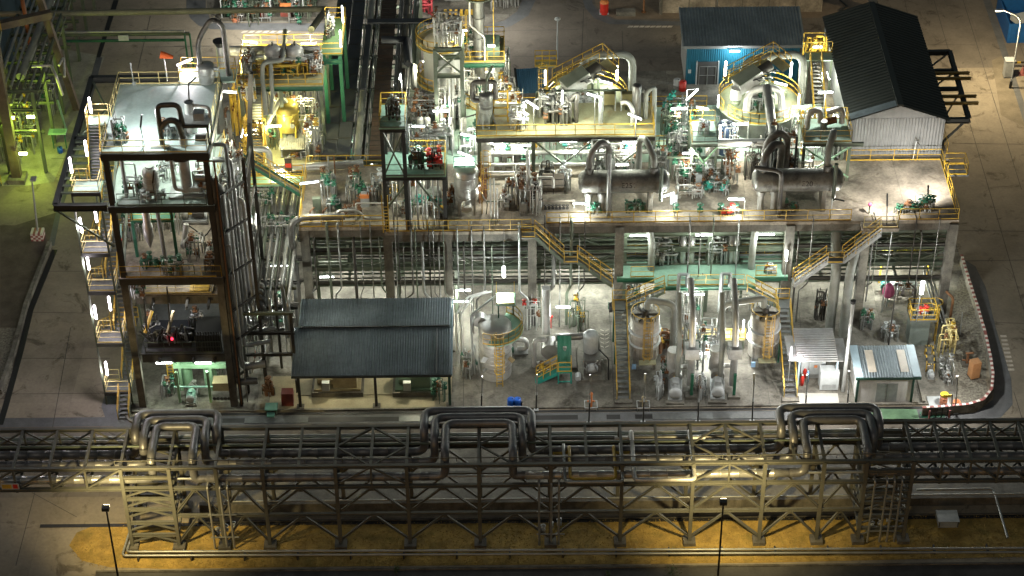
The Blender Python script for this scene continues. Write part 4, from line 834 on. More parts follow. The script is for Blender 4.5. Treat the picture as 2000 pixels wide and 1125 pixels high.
# ---- pipe rack under the deck
rk = th('under_deck_rack', 'dark green steel pipe rack in the shade under the concrete deck', 'pipe rack', (9, 14, 0))
RX = [-17.0, -10.2, -5.3, 1.7, 8.9, 15.9, 22.9, 29.2, 36.3]
for z, ys in ((3.5, (10.9, 14, 17.2)), (5.1, (10.9, 14, 17.2)), (6.8, (10.9, 17.2)), (8.4, (10.9, 14, 17.2))):
    for y in ys: MB().ib((-17, y, z), (36.3, y, z), .4, .24).build('beam', GSTEEL, rk)
    for x in RX[:-1]:
        for k in (0, .5): xx = x + k * 6.5; MB().ib((xx, 10.9, z + .05), (xx, 17.2, z + .05), .26, .2).build('cross_member', GSTEEL, rk)
for x in RX:
    for y in (11.2, 16.6): MB().ib((x + .6, y, 0), (x + .6, y, 9.4), .3, .28).build('post', GSTEEL, rk)
for i, (a, b) in enumerate(zip(RX, RX[1:])):
    if i in (2, 3, 6, 7): mb = MB(); mb.bar((a + .6, 11.1, 6.3), ((a + b) / 2, 11.1, 8.2), .13); mb.bar((b, 11.1, 6.3), ((a + b) / 2, 11.1, 8.2), .13); mb.bar((a + .6, 11.1, 6.3), ((a + b) / 2, 11.1, 4.7), .13); mb.bar((b, 11.1, 6.3), ((a + b) / 2, 11.1, 4.7), .13); mb.build('brace', GSTEEL, rk)
g = random.Random(31); tiers = [('lowest', 3.7, 10), ('second', 5.3, 10), ('third', 7.0, 10), ('top', 8.6, 10)]
for nm, z, n in tiers:
    for k in range(n):
        y = 11.3 + k * .6; r = g.choice((.07, .09, .12, .16, .2)); m = g.choice((ALUD, ALUD, GSTEEL, DSTEEL, DSTEEL, GSTEEL, RUST if k == 2 else STEEL)); xa = g.choice((-17, -17, -17, -10)); xb = g.choice((36.4, 36.4, 36.4, 29))
        pipe(f'{ORD[k]} pipe from the front on the {nm} tier of the rack under the deck', [(xa, y, z + r), (xb, y, z + r)], r, m, 8, group='pipes on the rack under the deck')
t = th('tie_beams', 'row of dark tie beams between the front columns under the deck', 'beam', (9, 10, 5))
for z in (4.2, 7.6): MB().ib((-17, 10.15, z), (8.6, 10.15, z), .3, .2).build('beam', DSTEEL, t); MB().ib((23.2, 10.15, z), (36.2, 10.15, z), .3, .2).build('beam', DSTEEL, t)
one('cable_tray', MB().bb(-17, 36.4, 16.7, 17.2, 8.5, 8.62), TRAYC, 'flat cable tray behind the pipes under the deck', 'cable tray')
# droppers from the deck to the ground in front of the rack: px at deck edge, radius
drops = [(612, .09, 0), (640, .13, 0), (661, .09, 0), (690, .16, 0), (705, .05, 0), (724, .07, 0), (741, .10, 0), (772, .05, 1), (778, .05, 1), (787, .05, 1), (803, .09, 1), (811, .08, 1), (824, .14, 1), (838, .05, 1), (846, .05, 1), (856, .08, 1), (866, .05, 1), (893, .07, 1), (905, .09, 1), (921, .07, 1), (945, .09, 1), (960, .06, 1), (1014, .12, 1), (1064, .06, 0), (1082, .22, 0), (1094, .08, 0), (1116, .16, 0), (1132, .06, 0), (1142, .06, 0), (1346, .08, 0), (1368, .07, 0), (1392, .07, 0), (1441, .06, 0), (1560, .09, 0), (1585, .07, 0), (1705, .07, 0), (1713, .05, 0), (1740, .06, 0), (1785, .07, 0), (1800, .07, 0), (1830, .05, 0)]
for i, (px, r, f) in enumerate(drops):
    yy = 8.4 if f else 9.2; p = Y(px, 470, yy); zb = g.choice((0, 0, 1.2, 2.4)) if not (1200 < px < 1530) else 5.3; zt = 10.9 if i % 3 else 9.2
    k = g.choice((-1, 1)) * g.uniform(.3, .9)
    pts = [(p.x, yy, zb), (p.x, yy, zt), (p.x, yy + 1.0, zt)] if i % 2 else [(p.x + k, yy + .3, zb), (p.x + k, yy + .3, 3.4), (p.x, yy, 4.4), (p.x, yy, zt), (p.x, yy + .8, zt)]
    pipe(f'{ORD[i % 20]} upright deck edge pipe counted from the {"left end" if i < 20 else "middle"}' if i < 40 else 'last slim upright pipe hanging from the deck edge at the far right', pts, r * .85, (ALUD, GSTEEL, STEEL, DSTEEL, ALUD)[i % 5], 8, group='upright pipes along the deck edge')
# thick ducts at the right
for i, (px, pyb, top) in enumerate(((1622, 650, 487), (1648, 655, 480))):
    b = P(px - 2, pyb); p = Y(px + (2 if not i else 4), top, b.y + 2)
    a = Y(px + 2, 530, b.y)
    pipe(['left', 'right'][i] + ' thick pale duct rising behind the analyser shelter to the deck', [b, (b.x, b.y, a.z), (b.x + (0 if not i else .6), b.y + 1.4, a.z + 1.6), (b.x + (.1 if not i else 2.4), b.y + 2.2, 8.8 if not i else 9.6)], .42 - .04 * i, mat('pale grey lagging', (.25, .26, .235), .6, .2, .3, 1), 14, .8)
for i, px in enumerate((1272, 1468)):
    p = Y(px, 512, 10.3); pipe(['left', 'right'][i] + ' pale vent pipe standing through the mint platform under the deck', [(p.x, 10.3, 5.2), (p.x, 10.3, 8.0), (p.x + (.1 - .3 * (1 - i)) * 2, 10.6, 9.6)], .3, mat('pale grey lagging', (.25, .26, .235)), 12, .8)
for i, (a, b) in enumerate(((1320, 1345), (1415, 1432))):
    for k, px in enumerate((a + 8, b)):
        p = Y(px + 4, 515, 11.2); pipe(f'{["outer", "inner"][k]} silver bend pipe on the {["left", "right"][i]} half of the mint platform', [(p.x, 11.2, 5.2), (p.x, 11.2, 7.3), (p.x + .3, 13.5, 7.3)], .3, ALU, 12, .7)
pipework('valves and pipes left of the bend pipes on the mint platform', (12.9, 11.2, 5.2), 2.2, 1.0, 2.6, 41, 10, .08, STEEL, GREY, 7)
pipework('valves and pipes between the bend pipes on the mint platform', (17.3, 11.2, 5.2), 2.0, 1.0, 2.6, 42, 10, .08, STEEL, GREY, 7)
pipework('small white valves at the right end of the mint platform', (21.5, 9.6, 5.2), .9, .6, .8, 43, 5, .06, LGREY, LGREY, 4)
for i, px in enumerate((1325, 1408)):
    p = Y(px, 560, 7.8); pipe(['left', 'right'][i] + ' grey square portal duct over the front rail of the mint platform', [(p.x, 7.7, 2.6), (p.x, 7.7, 6.6), (p.x + .7, 7.7, 6.6), (p.x + .7, 7.7, 5.3)], .17, GREY, 4, .05)
# lamps under the deck that light the floor
for i, (px, py, yy, pw) in enumerate(((640, 566, 13, 420), (760, 560, 14, 300), (905, 572, 11, 420), (900, 585, 9, 420), (1087, 563, 14, 520), (1158, 563, 14, 520), (1245, 565, 14, 420), (1400, 566, 14, 380), (1490, 566, 14, 380), (1730, 555, 14, 520), (1640, 560, 14, 300), (1800, 558, 15, 250))):
    p = Y(px, py, yy); p.z = min(max(p.z, 2.6), 2.95); lamp(p, f'{ORD[i]} of the long tube lamps from the left under the deck', (1, 0, 0), 1.2, pw, (.97, 1, .88), off=(0, -.25, -.6), group='tube lamps under the deck')
for i, x in enumerate((-14, -7.5, -1.5, 5, 12, 19, 26, 33)):
    lamp((x, 16.6, 2.9), f'{ORD[i]} lamp from the left in the back row under the deck', (1, 0, 0), 1.2, 330, (1, .98, .85), off=(0, .6, -.6), group='back row of lamps under the deck')
for i, x in enumerate((10.5, 15.9, 21)):
    lamp((x, 10.0, 8.9), f'{["left", "middle", "right"][i]} tube lamp under the deck above the mint platform', (1, 0, 0), 1.4, 250, (.92, 1, .88), off=(0, -.2, -.3))
for i, x in enumerate((-13.5, -3, 4.8, 26, 33)):
    lamp((x, 12.5, 9.2), f'{ORD[i]} dim lamp from the left tucked between the pipes under the deck', (1, 0, 0), .9, 50, (1, .95, .75), off=(0, -.2, -.3))
t = lamp(Y(984, 531, 6.5), 'bright lamp hanging on a long cord above the clad tank platform', (0, 0, 1), 1.0, 900, (.93, 1, .96), r=.13, off=(-.3, -1.3, -.2)); p = Y(984, 531, 6.5); MB().cyl((p.x, p.y + .12, p.z + .5), (p.x + .05, 8.4, 10.9), .03, n=6).build('cord', STEEL, t)
lamp(Y(1801, 562, 5.5), 'bright upright lamp above the small box platform at the right', (0, 0, 1), 1.2, 900, (.97, 1, .95), r=.16, off=(0, -.4, -.2), post=(Y(1801, 562, 5.5).x, 5.8, 2.9))
lamp(Y(1537, 500, 8.9), 'upright lamp at the right end of the mint platform', (0, 0, 1), 1.0, 260, (.95, 1, .95), off=(-.2, -.4, 0), post=(Y(1537, 500, 8.9).x, 9.0, 5.2))

# ================================================================== THE YARD IN FRONT OF THE DECK
# big grey shelter
sh = th('machine_shelter', 'large grey corrugated roofed machine shelter with open front on thin posts', 'shelter', (-11, 3, 0))
ef, em, er = -1.2, 3.2, 6.6; zf, zm, zr = 3.55, 4.7, 4.75
corr(MB(), (-17.7, ef, zf), (-4.95, ef, zf), (0, 4.55, 1.35), 62, .07).build('roof', ROOF, sh)
corr(MB(), (-17.35, 3.15, 5.15), (-5.0, 3.15, 5.15), (0, 3.5, .05), 60, .06).build('upper_roof', ROOF, sh)
MB().bb(-17.7, -17.35, -1.2, 6.6, 4.9, 5.2).build('gable_flashing', ROOFL, sh) if False else None
MB().bar((-17.3, 3.12, 5.0), (-5.2, 3.12, 5.06), .05, .07).build('step_flashing', BSTEEL, sh)
mb = MB(); mb.add([(-17.35, -1.1, zf + .02), (-17.35, 3.2, 4.85), (-17.35, 6.6, 5.15), (-17.35, 6.6, 2.2), (-17.35, -1.1, 2.9)], [(0, 1, 2, 3, 4)]); mb.add([(-17.4, -1.1, zf + .02), (-17.4, 3.2, 4.85), (-17.4, 6.6, 5.15), (-17.4, 6.6, 2.2), (-17.4, -1.1, 2.9)], [(4, 3, 2, 1, 0)]); mb.build('side_wall', ROOF, sh)
mb = MB(); mb.bar((-6.1, -1.15, zf + .16), (-6.1, 3.0, zm + .26), .06, .1); 
MB().bb(-6.2, -5.0, -1.2, 1.2, 0, 0.01) if False else None
mb.build('edge_flashing', ROOFL, sh)
MB().bar((-4.9, -1.2, 3.5), (-4.9, 6.6, 5.05), .12, .25).build('barge_board', mat('pale blue trim', (.30, .40, .46), .5), sh)
MB().bar((-17.7, -1.25, 3.45), (-4.9, -1.25, 3.45), .12, .16).build('gutter', BSTEEL, sh)
for x in (-17.2, -11.05, -5.1):
    for y in (-1.0, 6.2): MB().ib((x, y, 0), (x, y, 3.4 if y < 0 else 4.7), .24, .2).build('post', DSTEEL if x < -6 else mat('dark green steel', (.03, .09, .06), .5), sh); MB().bb(x - .3, x + .3, y - .3, y + .3, 0, .2).build('base_plate', CONCD, sh)
MB().bb(-17.6, -5, .5, 6.2, .009, .08).build('floor_pad', mat('yellowish concrete', (.34, .30, .2), .85, 0, .4, .6), sh)
sheet('pavement', [(-19.8, -1.2), (-5.3, -1.2), (-5.3, 3), (-19.8, 3)], .012, mat('yellowish concrete', (.34, .30, .2)))
def bigpump(label, x0, x1, y, m, seed):
    t = th('compressor', label, 'machine', ((x0 + x1) / 2, y, 0)); g = random.Random(seed)
    MB().bb(x0, x1, y - .7, y + 1.8, .01, .45).build('plinth', CONCD, t); MB().bb(x0 + .2, x1 - .2, y - .5, y + 1.5, .45, .65).build('bed_frame', m, t)
    w = x1 - x0; MB().cyl((x0 + .5, y + .4, 1.25), (x0 + w * .5, y + .4, 1.25), .62, n=18).build('motor', m, t); MB().bb(x0 + w * .42, x1 - .5, y - .3, y + 1.1, .65, 1.75).build('crankcase', m, t)
    MB().cyl((x1 - 1.3, y + .4, 1.6), (x1 - 1.3, y + .4, 2.7), .4, n=14).build('cylinder', m, t); MB().tube([(x1 - 1.3, y + .4, 2.5), (x1 - 1.3, y + 1.6, 2.5), (x0 + 1, y + 1.6, 2.5), (x0 + 1, y + 1.6, .4)], .14, 8).build('pipe', STEEL, t)
    MB().bb(x0 + .9, x0 + 1.5, y - .75, y - .35, .7, 1.5).build('terminal_box', GREY, t)
    return t
bigpump('beige compressor on a plinth under the left half of the grey shelter', -16.4, -12.2, 1.0, TAN, 1)
bigpump('green and grey compressor on a plinth under the right half of the grey shelter', -9.8, -6.2, .9, mat('dull green paint', (.10, .16, .11), .5), 2)
pipework('slim green pipes at the right end inside the grey shelter', (-6.0, -.2, 0), 1.0, 1.0, 2.3, 51, 7, .05, MATS['dull green paint'], GREEN)
lamp((-14.3, 1.6, 3.9), 'tube lamp under the left half of the shelter roof', (1, 0, 0), 1.4, 330, (1, .9, .6), off=(0, -.2, -.3)); lamp((-8, 1.6, 3.9), 'tube lamp under the right half of the shelter roof', (1, 0, 0), 1.4, 330, (1, .9, .6), off=(0, -.2, -.3))
# things left of the shelter
b = P(562, 790); t = th('hose_cabinet', 'dark red hose cabinet beside the left post of the shelter', 'cabinet', b); MB().bb(b.x - .45, b.x + .5, b.y - .2, b.y + .6, 0, 1.25).build('cabinet_body', mat('dark red', (.14, .03, .025), .5), t); MB().bb(b.x - .4, b.x + .45, b.y - .23, b.y - .205, .1, 1.1).build('door', mat('dark red', (.14, .03, .025)), t)
b = P(531, 805, 0); t = th('step_bridge', 'small teal step bridge over the drain below the tower', 'step bridge', b); MB().bb(b.x - .5, b.x + .5, -1.9, -1.0, .5, .6).build('top_step', mat('teal step', (.10, .28, .22), .6), t); MB().bb(b.x - .3, b.x + .3, -2.4, -1.9, .25, .35).build('step', MATS['teal step'], t); mb = MB()
for x in (-.4, .4): mb.bb(b.x + x - .04, b.x + x + .04, -1.9, -1.0, 0, .5)
mb.build('leg', GSTEEL, t)
pipework('dark rusty hydrant pipes in the shadow left of the shelter', P(525, 770), 1.0, .8, 1.2, 55, 7, .08, RUST, RUST)
t = th('striped_post', 'leaning red and white striped barrier post left of the shelter', 'post', P(493, 725)); a, c = P(493, 728, .1), Y(500, 682, P(493, 728).y); 
for i in range(8): MB().cyl(a.lerp(c, i / 8), a.lerp(c, (i + 1) / 8), .07, n=8).build('stripe', MATS['red stripe paint'] if i % 2 else MATS['white stripe paint'], t)
# low pipe bridge between tower and shelter, depth pipes
t = th('low_rack', 'low dark pipe rack between the tower and the grey shelter', 'pipe rack', (-19.5, 4, 0))
for x in (-21.6, -17.6):
    for y in (1.0, 7.6, 14): MB().ib((x, y, 0), (x, y, 8.3), .26, .22).build('post', DSTEEL, t)
for y in (1.0, 4.3, 7.6, 10.8, 14, 17.2, 20.4):
    for z in (4.0, 6.2, 8.2): MB().ib((-21.8, y, z), (-17.4, y, z), .26, .2).build('cross_beam', DSTEEL if z < 8 else GSTEEL, t)
g = random.Random(77); x = -21.5; i = 0
while x < -17.5:
    r = g.choice((.04, .05, .06, .08, .12, .16)); m = g.choice((STEEL, ALU, ALUD, DSTEEL, GSTEEL, RUST if r < .08 else ALU)); ye = g.uniform(1.5, 5)
    pipe(f'{ORD[i % 20]} {"left half" if i < 20 else "right half"} pipe on the rack between tower and deck', [(x, 23, 8.4 + r), (x, ye, 8.4 + r), (x, ye, g.choice((1.0, 3.2, 5.2)))], r, m, 8, group='pipes between tower and deck'); x += 2 * r + g.uniform(.02, .07); i += 1
for k in range(4):
    p = Y(500 + 3 * k, 555 + 12 * k, 3.6 - .3 * k); pipe(f'{ORD[k]} from the top of four short fat pipes bending into the tower legs', [(-21.9, p.y, p.z), (-20.0, p.y, p.z), (-20.0, p.y, p.z - 1.6)], .24, ALUD, 12, .5)
lamp(Y(520, 600, 5), 'lamp under the low rack between tower and shelter', (1, 0, 0), 1.4, 500, (.95, 1, .9), off=(0, -.2, -.4)); lamp((-19.5, 11, 5.4), 'lamp deep under the pipes between tower and deck', (1, 0, 0), 1.4, 450, (1, .95, .8), off=(0, 0, -.4)); lamp((-19.4, 17.0, 10.4), 'lamp above the pipes behind the low rack', (1, 0, 0), 1.2, 500, (1, .95, .8), off=(0, -.3, .3))
# clad tank with platform
b = P(968, 742); b.y += 1.0; t = vessel('tall aluminium clad tank with a curved green platform right of the shelter', b, 1.35, 5.0, .8, ALUB, nozzles=2, rings=0, head=.3, seed=7, name='clad_tank'); mb = MB()
for a in range(-5, 12): 
    c, s = math.cos(R(a * 10 - 55)), math.sin(R(a * 10 - 55)); c2, s2 = math.cos(R(a * 10 - 45)), math.sin(R(a * 10 - 45)); mb.add([(b.x + r_ * cc, b.y + r_ * ss, zz) for zz in (4.55, 4.65) for (cc, ss) in ((c, s), (c2, s2)) for r_ in (1.38, 2.3)], [(0, 1, 3, 2), (4, 6, 7, 5), (1, 5, 7, 3), (0, 2, 6, 4)])
mb.build('ring_platform', MINT2, t)
arc = [(b.x + 2.25 * math.cos(R(a)), b.y + 2.25 * math.sin(R(a)), 4.65) for a in range(-115, 66, 18)]; MB().rail(arc, 1.1, .8, .035, .14).build('railing', YEL, t); MB().bb(b.x + .1, b.x + 1.7, b.y + .3, b.y + 1.9, 6.7, 6.8).build('top_platform', MINT2, t); MB().rail([(b.x + .15, b.y + 1.8, 6.8), (b.x + .15, b.y + .4, 6.8), (b.x + 1.6, b.y + .4, 6.8), (b.x + 1.6, b.y + 1.8, 6.8)], 1.2).build('railing', YEL, t)
for q in ((.3, .5), (1.5, 1.7)): MB().bar((b.x + q[0], b.y + q[1], 4.7), (b.x + q[0], b.y + q[1], 6.7), .1).build('post', GREEN, t)
mb = MB()
for k in range(9): mb.lathe((b.x, b.y, .9 + k * .42), (0, 0, 1), [(1.355, 0), (1.375, .02), (1.375, .06), (1.355, .08)], 24)
MB().cyl((b.x - 1.2, b.y + .2, 5.1), (b.x - 1.2, b.y + .9, 5.1), .55, n=16).build('manway', ALU, t); MB().tube([(b.x - 1.9, b.y - .2, 0), (b.x - 1.9, b.y - .2, 6.2), (b.x + .1, b.y + 1.0, 7.2)], .1, 4, .05).build('lifting_davit', LGREY, t)
mb.build('cladding_band', ALU, t); ladder(None, (b.x + .35, b.y - 1.85, 0), 4.7, (0, -1), True, 1.9, YEL, t)
for s, rz in ((-.9, .5), (1.3, -.4)): MB().box((b.x + s, b.y - 1.55, 2.6), .5, .04, .5, rz, .6).build('placard', TAN if s > 0 else LGREY, t)
b = P(1015, 690); t = th('elbow_blower', 'white lagged pipe ring and blower right of the clad tank', 'blower', b); MB().tube([b + Vector((-.6, 0, .5)), b + Vector((-.6, 0, 1.5)), b + Vector((.6, 0, 1.5)), b + Vector((.6, 0, .5)), b + Vector((-.2, 0, .5))], .22, 10, .5).build('ring_pipe', ALUB, t); MB().box(b + Vector((0, 0, .2)), 1.4, .8, .12).build('stand', STEEL, t); MB().cyl(b + Vector((-.9, -.1, .6)), b + Vector((-.5, -.1, .6)), .35, n=12).build('fan_case', GREEN, t)
pipework('pipes and a small mint step left of the clad tank', P(915, 725), 1.2, 2.2, 2.2, 61, 8, .08, STEEL, GREEN); 
for k, px in enumerate((893, 902)):
    b = P(px, 690); pipe(['left', 'right'][k] + ' white slanting pipe beside the right end of the shelter', [b, b + Vector((0, 0, 4.2)), b + Vector((1.0, 1.0, 5.2)), b + Vector((2.6, 1.2, 5.6))], .09, ALUB, 8)
# blue drums
p = P(998, 795); t = th('drum', 'left of two blue plastic drums standing on the yard behind the bridge', 'drum', p, 'blue drums')
MB().lathe(p, (0, 0, 1), [(.02, 0), (.27, 0), (.29, .04), (.29, .28), (.305, .3), (.29, .33), (.29, .6), (.305, .62), (.29, .65), (.29, .86), (.26, .9), (.02, .9)], 20).build('drum_body', BLUE, t); MB().cyl(p + Vector((.12, 0, .9)), p + Vector((.12, 0, .93)), .05, n=8).build('bung', BLACK, t); 
q = P(1011, 795); dup(t, q, 'right of two blue plastic drums standing on the yard behind the bridge')
b = P(1019, 797); t = th('bollard', 'short black bollard right of the blue drums', 'bollard', b); MB().cyl(b, b + Vector((0, 0, .6)), .06, n=8).build('post', BLACK, t); MB().cyl(b + Vector((0, 0, .6)), b + Vector((0, 0, .66)), .075, n=8).build('cap', BLACK, t)
# green access steps
b = P(1100, 750); t = th('green_access_steps', 'teal stepped platform with yellow rails and green wall panel', 'steps', b)
MB().bb(b.x - .45, b.x + .7, b.y, b.y + 1.0, 1.15, 1.25).build('platform', TEAL, t)
for x in (-.4, .65):
    for y in (.05, .95): MB().bar((b.x + x, b.y + y, 0), (b.x + x, b.y + y, 1.15), .1).build('leg', TEAL, t)
MB().bar((b.x - .4, b.y, .25), (b.x + .65, b.y, .25), .08).build('brace', TEAL, t); MB().rail([(b.x - .4, b.y + .05, 1.25), (b.x + .65, b.y + .05, 1.25), (b.x + .65, b.y + .95, 1.25)], 1.0, .9, .04).build('railing', YEL, t)
corr(MB(), (b.x - .45, b.y + 1.05, 1.0), (b.x + .7, b.y + 1.05, 1.0), (0, 1.4, 2.1), 3, .04).build('sloped_panel', mat('deep green panel', (.01, .17, .10), .35), t)
mb = MB()
for i in range(6): mb.bb(b.x - .5 - .3 * (i + 1), b.x - .5 - .3 * i, b.y + .1, b.y + .9, 1.0 - .19 * i, 1.06 - .19 * i); mb.bb(b.x - .53 - .3 * i, b.x - .5 - .3 * i, b.y + .1, b.y + .9, .87 - .19 * i, 1.0 - .19 * i + .19)
mb.bar((b.x - .5, b.y + .06, 1.0), (b.x - 2.2, b.y + .06, .02), .05, .25); mb.build('step_flight', TEAL, t)
MB().rail([(b.x - 2.2, b.y + .06, .1), (b.x - .5, b.y + .06, 1.25)], 1.0, .8, .04, 0).build('railing', YEL, t); MB().rail([(b.x - 2.2, b.y + .95, .1), (b.x - .5, b.y + .95, 1.25)], 1.0, .8, .04, 0).build('railing', YEL, t)
b = P(1065, 720); t = th('vacuum_pump_set', 'grey pump set with fat lagged suction pipe beside the teal steps', 'pump', b)
MB().bb(b.x - .7, b.x + 2.6, b.y - .2, b.y + 2.6, .01, .25).build('plinth', CONCD, t); MB().cyl(b + Vector((.4, .2, 1.6)), b + Vector((.4, 1.4, 1.6)), .75, n=18).build('separator_drum', ALU, t); MB().tube([b + Vector((.1, 2.4, 6.6)), b + Vector((.1, 2.4, 4.2)), b + Vector((.1, 1.6, 2.4))], .35, 12).build('suction_pipe', ALUB, t)
MB().tube([b + Vector((.9, 1.0, 2.5)), b + Vector((4.1, 1.2, 2.5)), b + Vector((4.2, .6, 2.3)), b + Vector((4.2, .6, .3))], .3, 12, .6).build('fat_pipe', ALUD, t); MB().tube([b + Vector((-.9, .3, 0)), b + Vector((-.9, .3, 2.8)), b + Vector((.1, .6, 2.6))], .18, 8).build('white_pipe', ALUB, t)
MB().tube([b + Vector((-.7, -.1, .7)), b + Vector((1.5, -.1, .7)), b + Vector((1.6, -.1, 2.4))], .16, 8).build('low_pipe', ALU, t)
pipework('yellow and grey valves in front of the grey pump set', b + Vector((.6, -.6, 0)), 2.2, .6, 1.1, 66, 8, .06, STEEL, YEL)
b = P(1153, 745); t = th('vertical_motor_pump', 'grey screw compressor with upright motor right of the teal steps', 'compressor', b)
MB().bb(b.x - 1.0, b.x + 1.2, b.y - .1, b.y + 3.0, .01, .22).build('plinth', CONC, t); MB().bb(b.x - .5, b.x + .9, b.y + .6, b.y + 2.4, .22, 1.7).build('gear_case', ALUD, t); MB().cyl(b + Vector((.05, 1.9, 1.8)), b + Vector((.05, 1.9, 3.4)), .62, n=18).build('motor', GREY, t)
MB().lathe(b + Vector((.05, 1.9, 3.4)), (0, 0, 1), [(.62, 0), (.55, .15), (.3, .24), (.02, .26)], 18).build('fan_cowl', GREY, t); MB().lathe(b + Vector((.15, .55, 1.0)), (0, -1, 0), [(.5, 0), (.5, .1), (.3, .16), (.1, .3), (.02, .3)], 18).build('end_cover', LGREY, t)
MB().tube([b + Vector((.7, 1.2, 2.4)), b + Vector((1.5, .8, 1.7)), b + Vector((1.5, .2, 0))], .06, 6).build('cable', BLACK, t); MB().cyl(b + Vector((-1.0, -.1, .35)), b + Vector((-1.0, .5, .35)), .25, n=12).build('flange', LGREY, t); g = random.Random(4)
for k in range(8): p = b + Vector((g.uniform(-.5, .8), .5, g.uniform(.4, 1.6))); MB().tube([p, p + Vector((0, -.2, .3)), p + Vector((g.uniform(-.4, .4), -.2, .7))], .05, 6).build('tubing', STEEL, t)
lamp(Y(1100, 600, 7.8), 'lamp on the front of the deck columns lighting the teal steps', (1, 0, 0), 1.2, 420, (.95, 1, .92), off=(0, -.4, -.3))
for i, (px, m, lab) in enumerate(((1154, ORANGE, 'orange fire hydrant inside a small steel frame right of the teal steps'), (1256, TAN, 'beige hydrant in a steel frame in front of the left ribbed tank'))):
    b = P(px, 796); t = th('hydrant', lab, 'hydrant', b); MB().cyl(b, b + Vector((0, 0, 1.0 + .4 * (1 - i))), .12, n=10).build('barrel', m, t); MB().lathe(b + Vector((0, 0, 1.0 + .4 * (1 - i))), (0, 0, 1), [(.16, 0), (.16, .1), (.08, .2), (.02, .22)], 10).build('bonnet', m, t)
    for s in (-1, 1): MB().cyl(b + Vector((0, 0, .7)), b + Vector((.3 * s, -.05, .72)), .07, n=8).build('outlet', m, t)
    MB().rail([b + Vector(q) for q in ((-.5, -.45, 0), (.5, -.45, 0), (.5, .45, 0), (-.5, .45, 0), (-.5, -.45, 0))], .35, 1, .03, 0, False).build('guard_frame', LGREY, t)
# the two ribbed tanks
for i, (px, py) in enumerate(((1257, 712), (1488, 708))):
    b = P(px, py); b.y += .3; lab = ['left ribbed steel tank with yellow top ring and ladder beside the left long stair', 'right ribbed steel tank, brightly lit, with yellow ladder beside the right long stair'][i]
    t = th('ribbed_tank', lab, 'tank', b); m = mat('stained tank steel', (.36, .34, .30), .5, .45, .4, 1.1, .4, streak=1, rust=(.16, .12, .08), rustamt=.7)
    MB().lathe(b, (0, 0, 1), [(1.2, .9), (1.2, 4.9), (1.1, 4.95), (.9, 5.0), (.02, 5.05)], 28).build('shell', m, t); MB().lathe(b, (0, 0, 1), [(.25, .2), (1.2, .9)], 28).build('cone_bottom', m, t); mb = MB()
    for z in (2.4, 3.6): MB().lathe(b + Vector((0, 0, z)), (0, 0, 1), [(1.2, 0), (1.36, .03), (1.36, .12), (1.2, .15)], 28).build('stiffening_ring', LGREY, t)
    for a in (45, 135, 225, 315): MB().bar((b.x + 1.15 * math.cos(R(a)), b.y + 1.15 * math.sin(R(a)), 0), (b.x + 1.15 * math.cos(R(a)), b.y + 1.15 * math.sin(R(a)), 2.0), .26).build('leg', m, t)
    ring = [(b.x + 1.15 * math.cos(R(a)), b.y + 1.15 * math.sin(R(a)), 5.0) for a in range(0, 361, 24)]; MB().rail(ring, .5, 1, .035, 0, False).build('top_ring', YEL, t)
    MB().cyl(b + Vector((0, 0, 5)), b + Vector((0, 0, 5.6)), .3, n=12).build('manhole', DSTEEL, t); mb = MB()
    for a in (0, 60, 120): mb.bar(b + Vector((1.1 * math.cos(R(a)), 1.1 * math.sin(R(a)), 5.1)), b - Vector((1.1 * math.cos(R(a)), 1.1 * math.sin(R(a)), -5.1)), .08, .14)
    mb.build('roof_beam', DSTEEL, t); ladder(None, (b.x + .15, b.y - 1.5, 1.4), 5.0, (0, -1), True, 2.2, mat('ochre rail paint', (.42, .27, .06), .5, 0, .3, 2), t); MB().bb(b.x - .5, b.x + .9, b.y - 1.9, b.y - 1.3, 1.25, 1.35).build('step_platform', YFLOOR, t); MB().bb(b.x - 1.05, b.x - .7, b.y - 1.5, b.y - 1.4, .5, 1.0).build('blue_notice', mat('pale blue', (.3, .5, .75), .5), t)
    s = 1 if not i else -1; top = b + Vector((.2 * s, .1, 5.6)); ex = P([1310, 1400][i], 690); 
    pipe(['left', 'right'][i] + ' arched grey duct from the ribbed tank top down to a pump', [top, top + Vector((0, 0, .9)), (ex.x, top.y - .4, top.z + .75 - .2 * i), (ex.x, top.y - .4, 1.9)], .28, mat('pale grey lagging', (.25, .26, .235)), 12, .8)
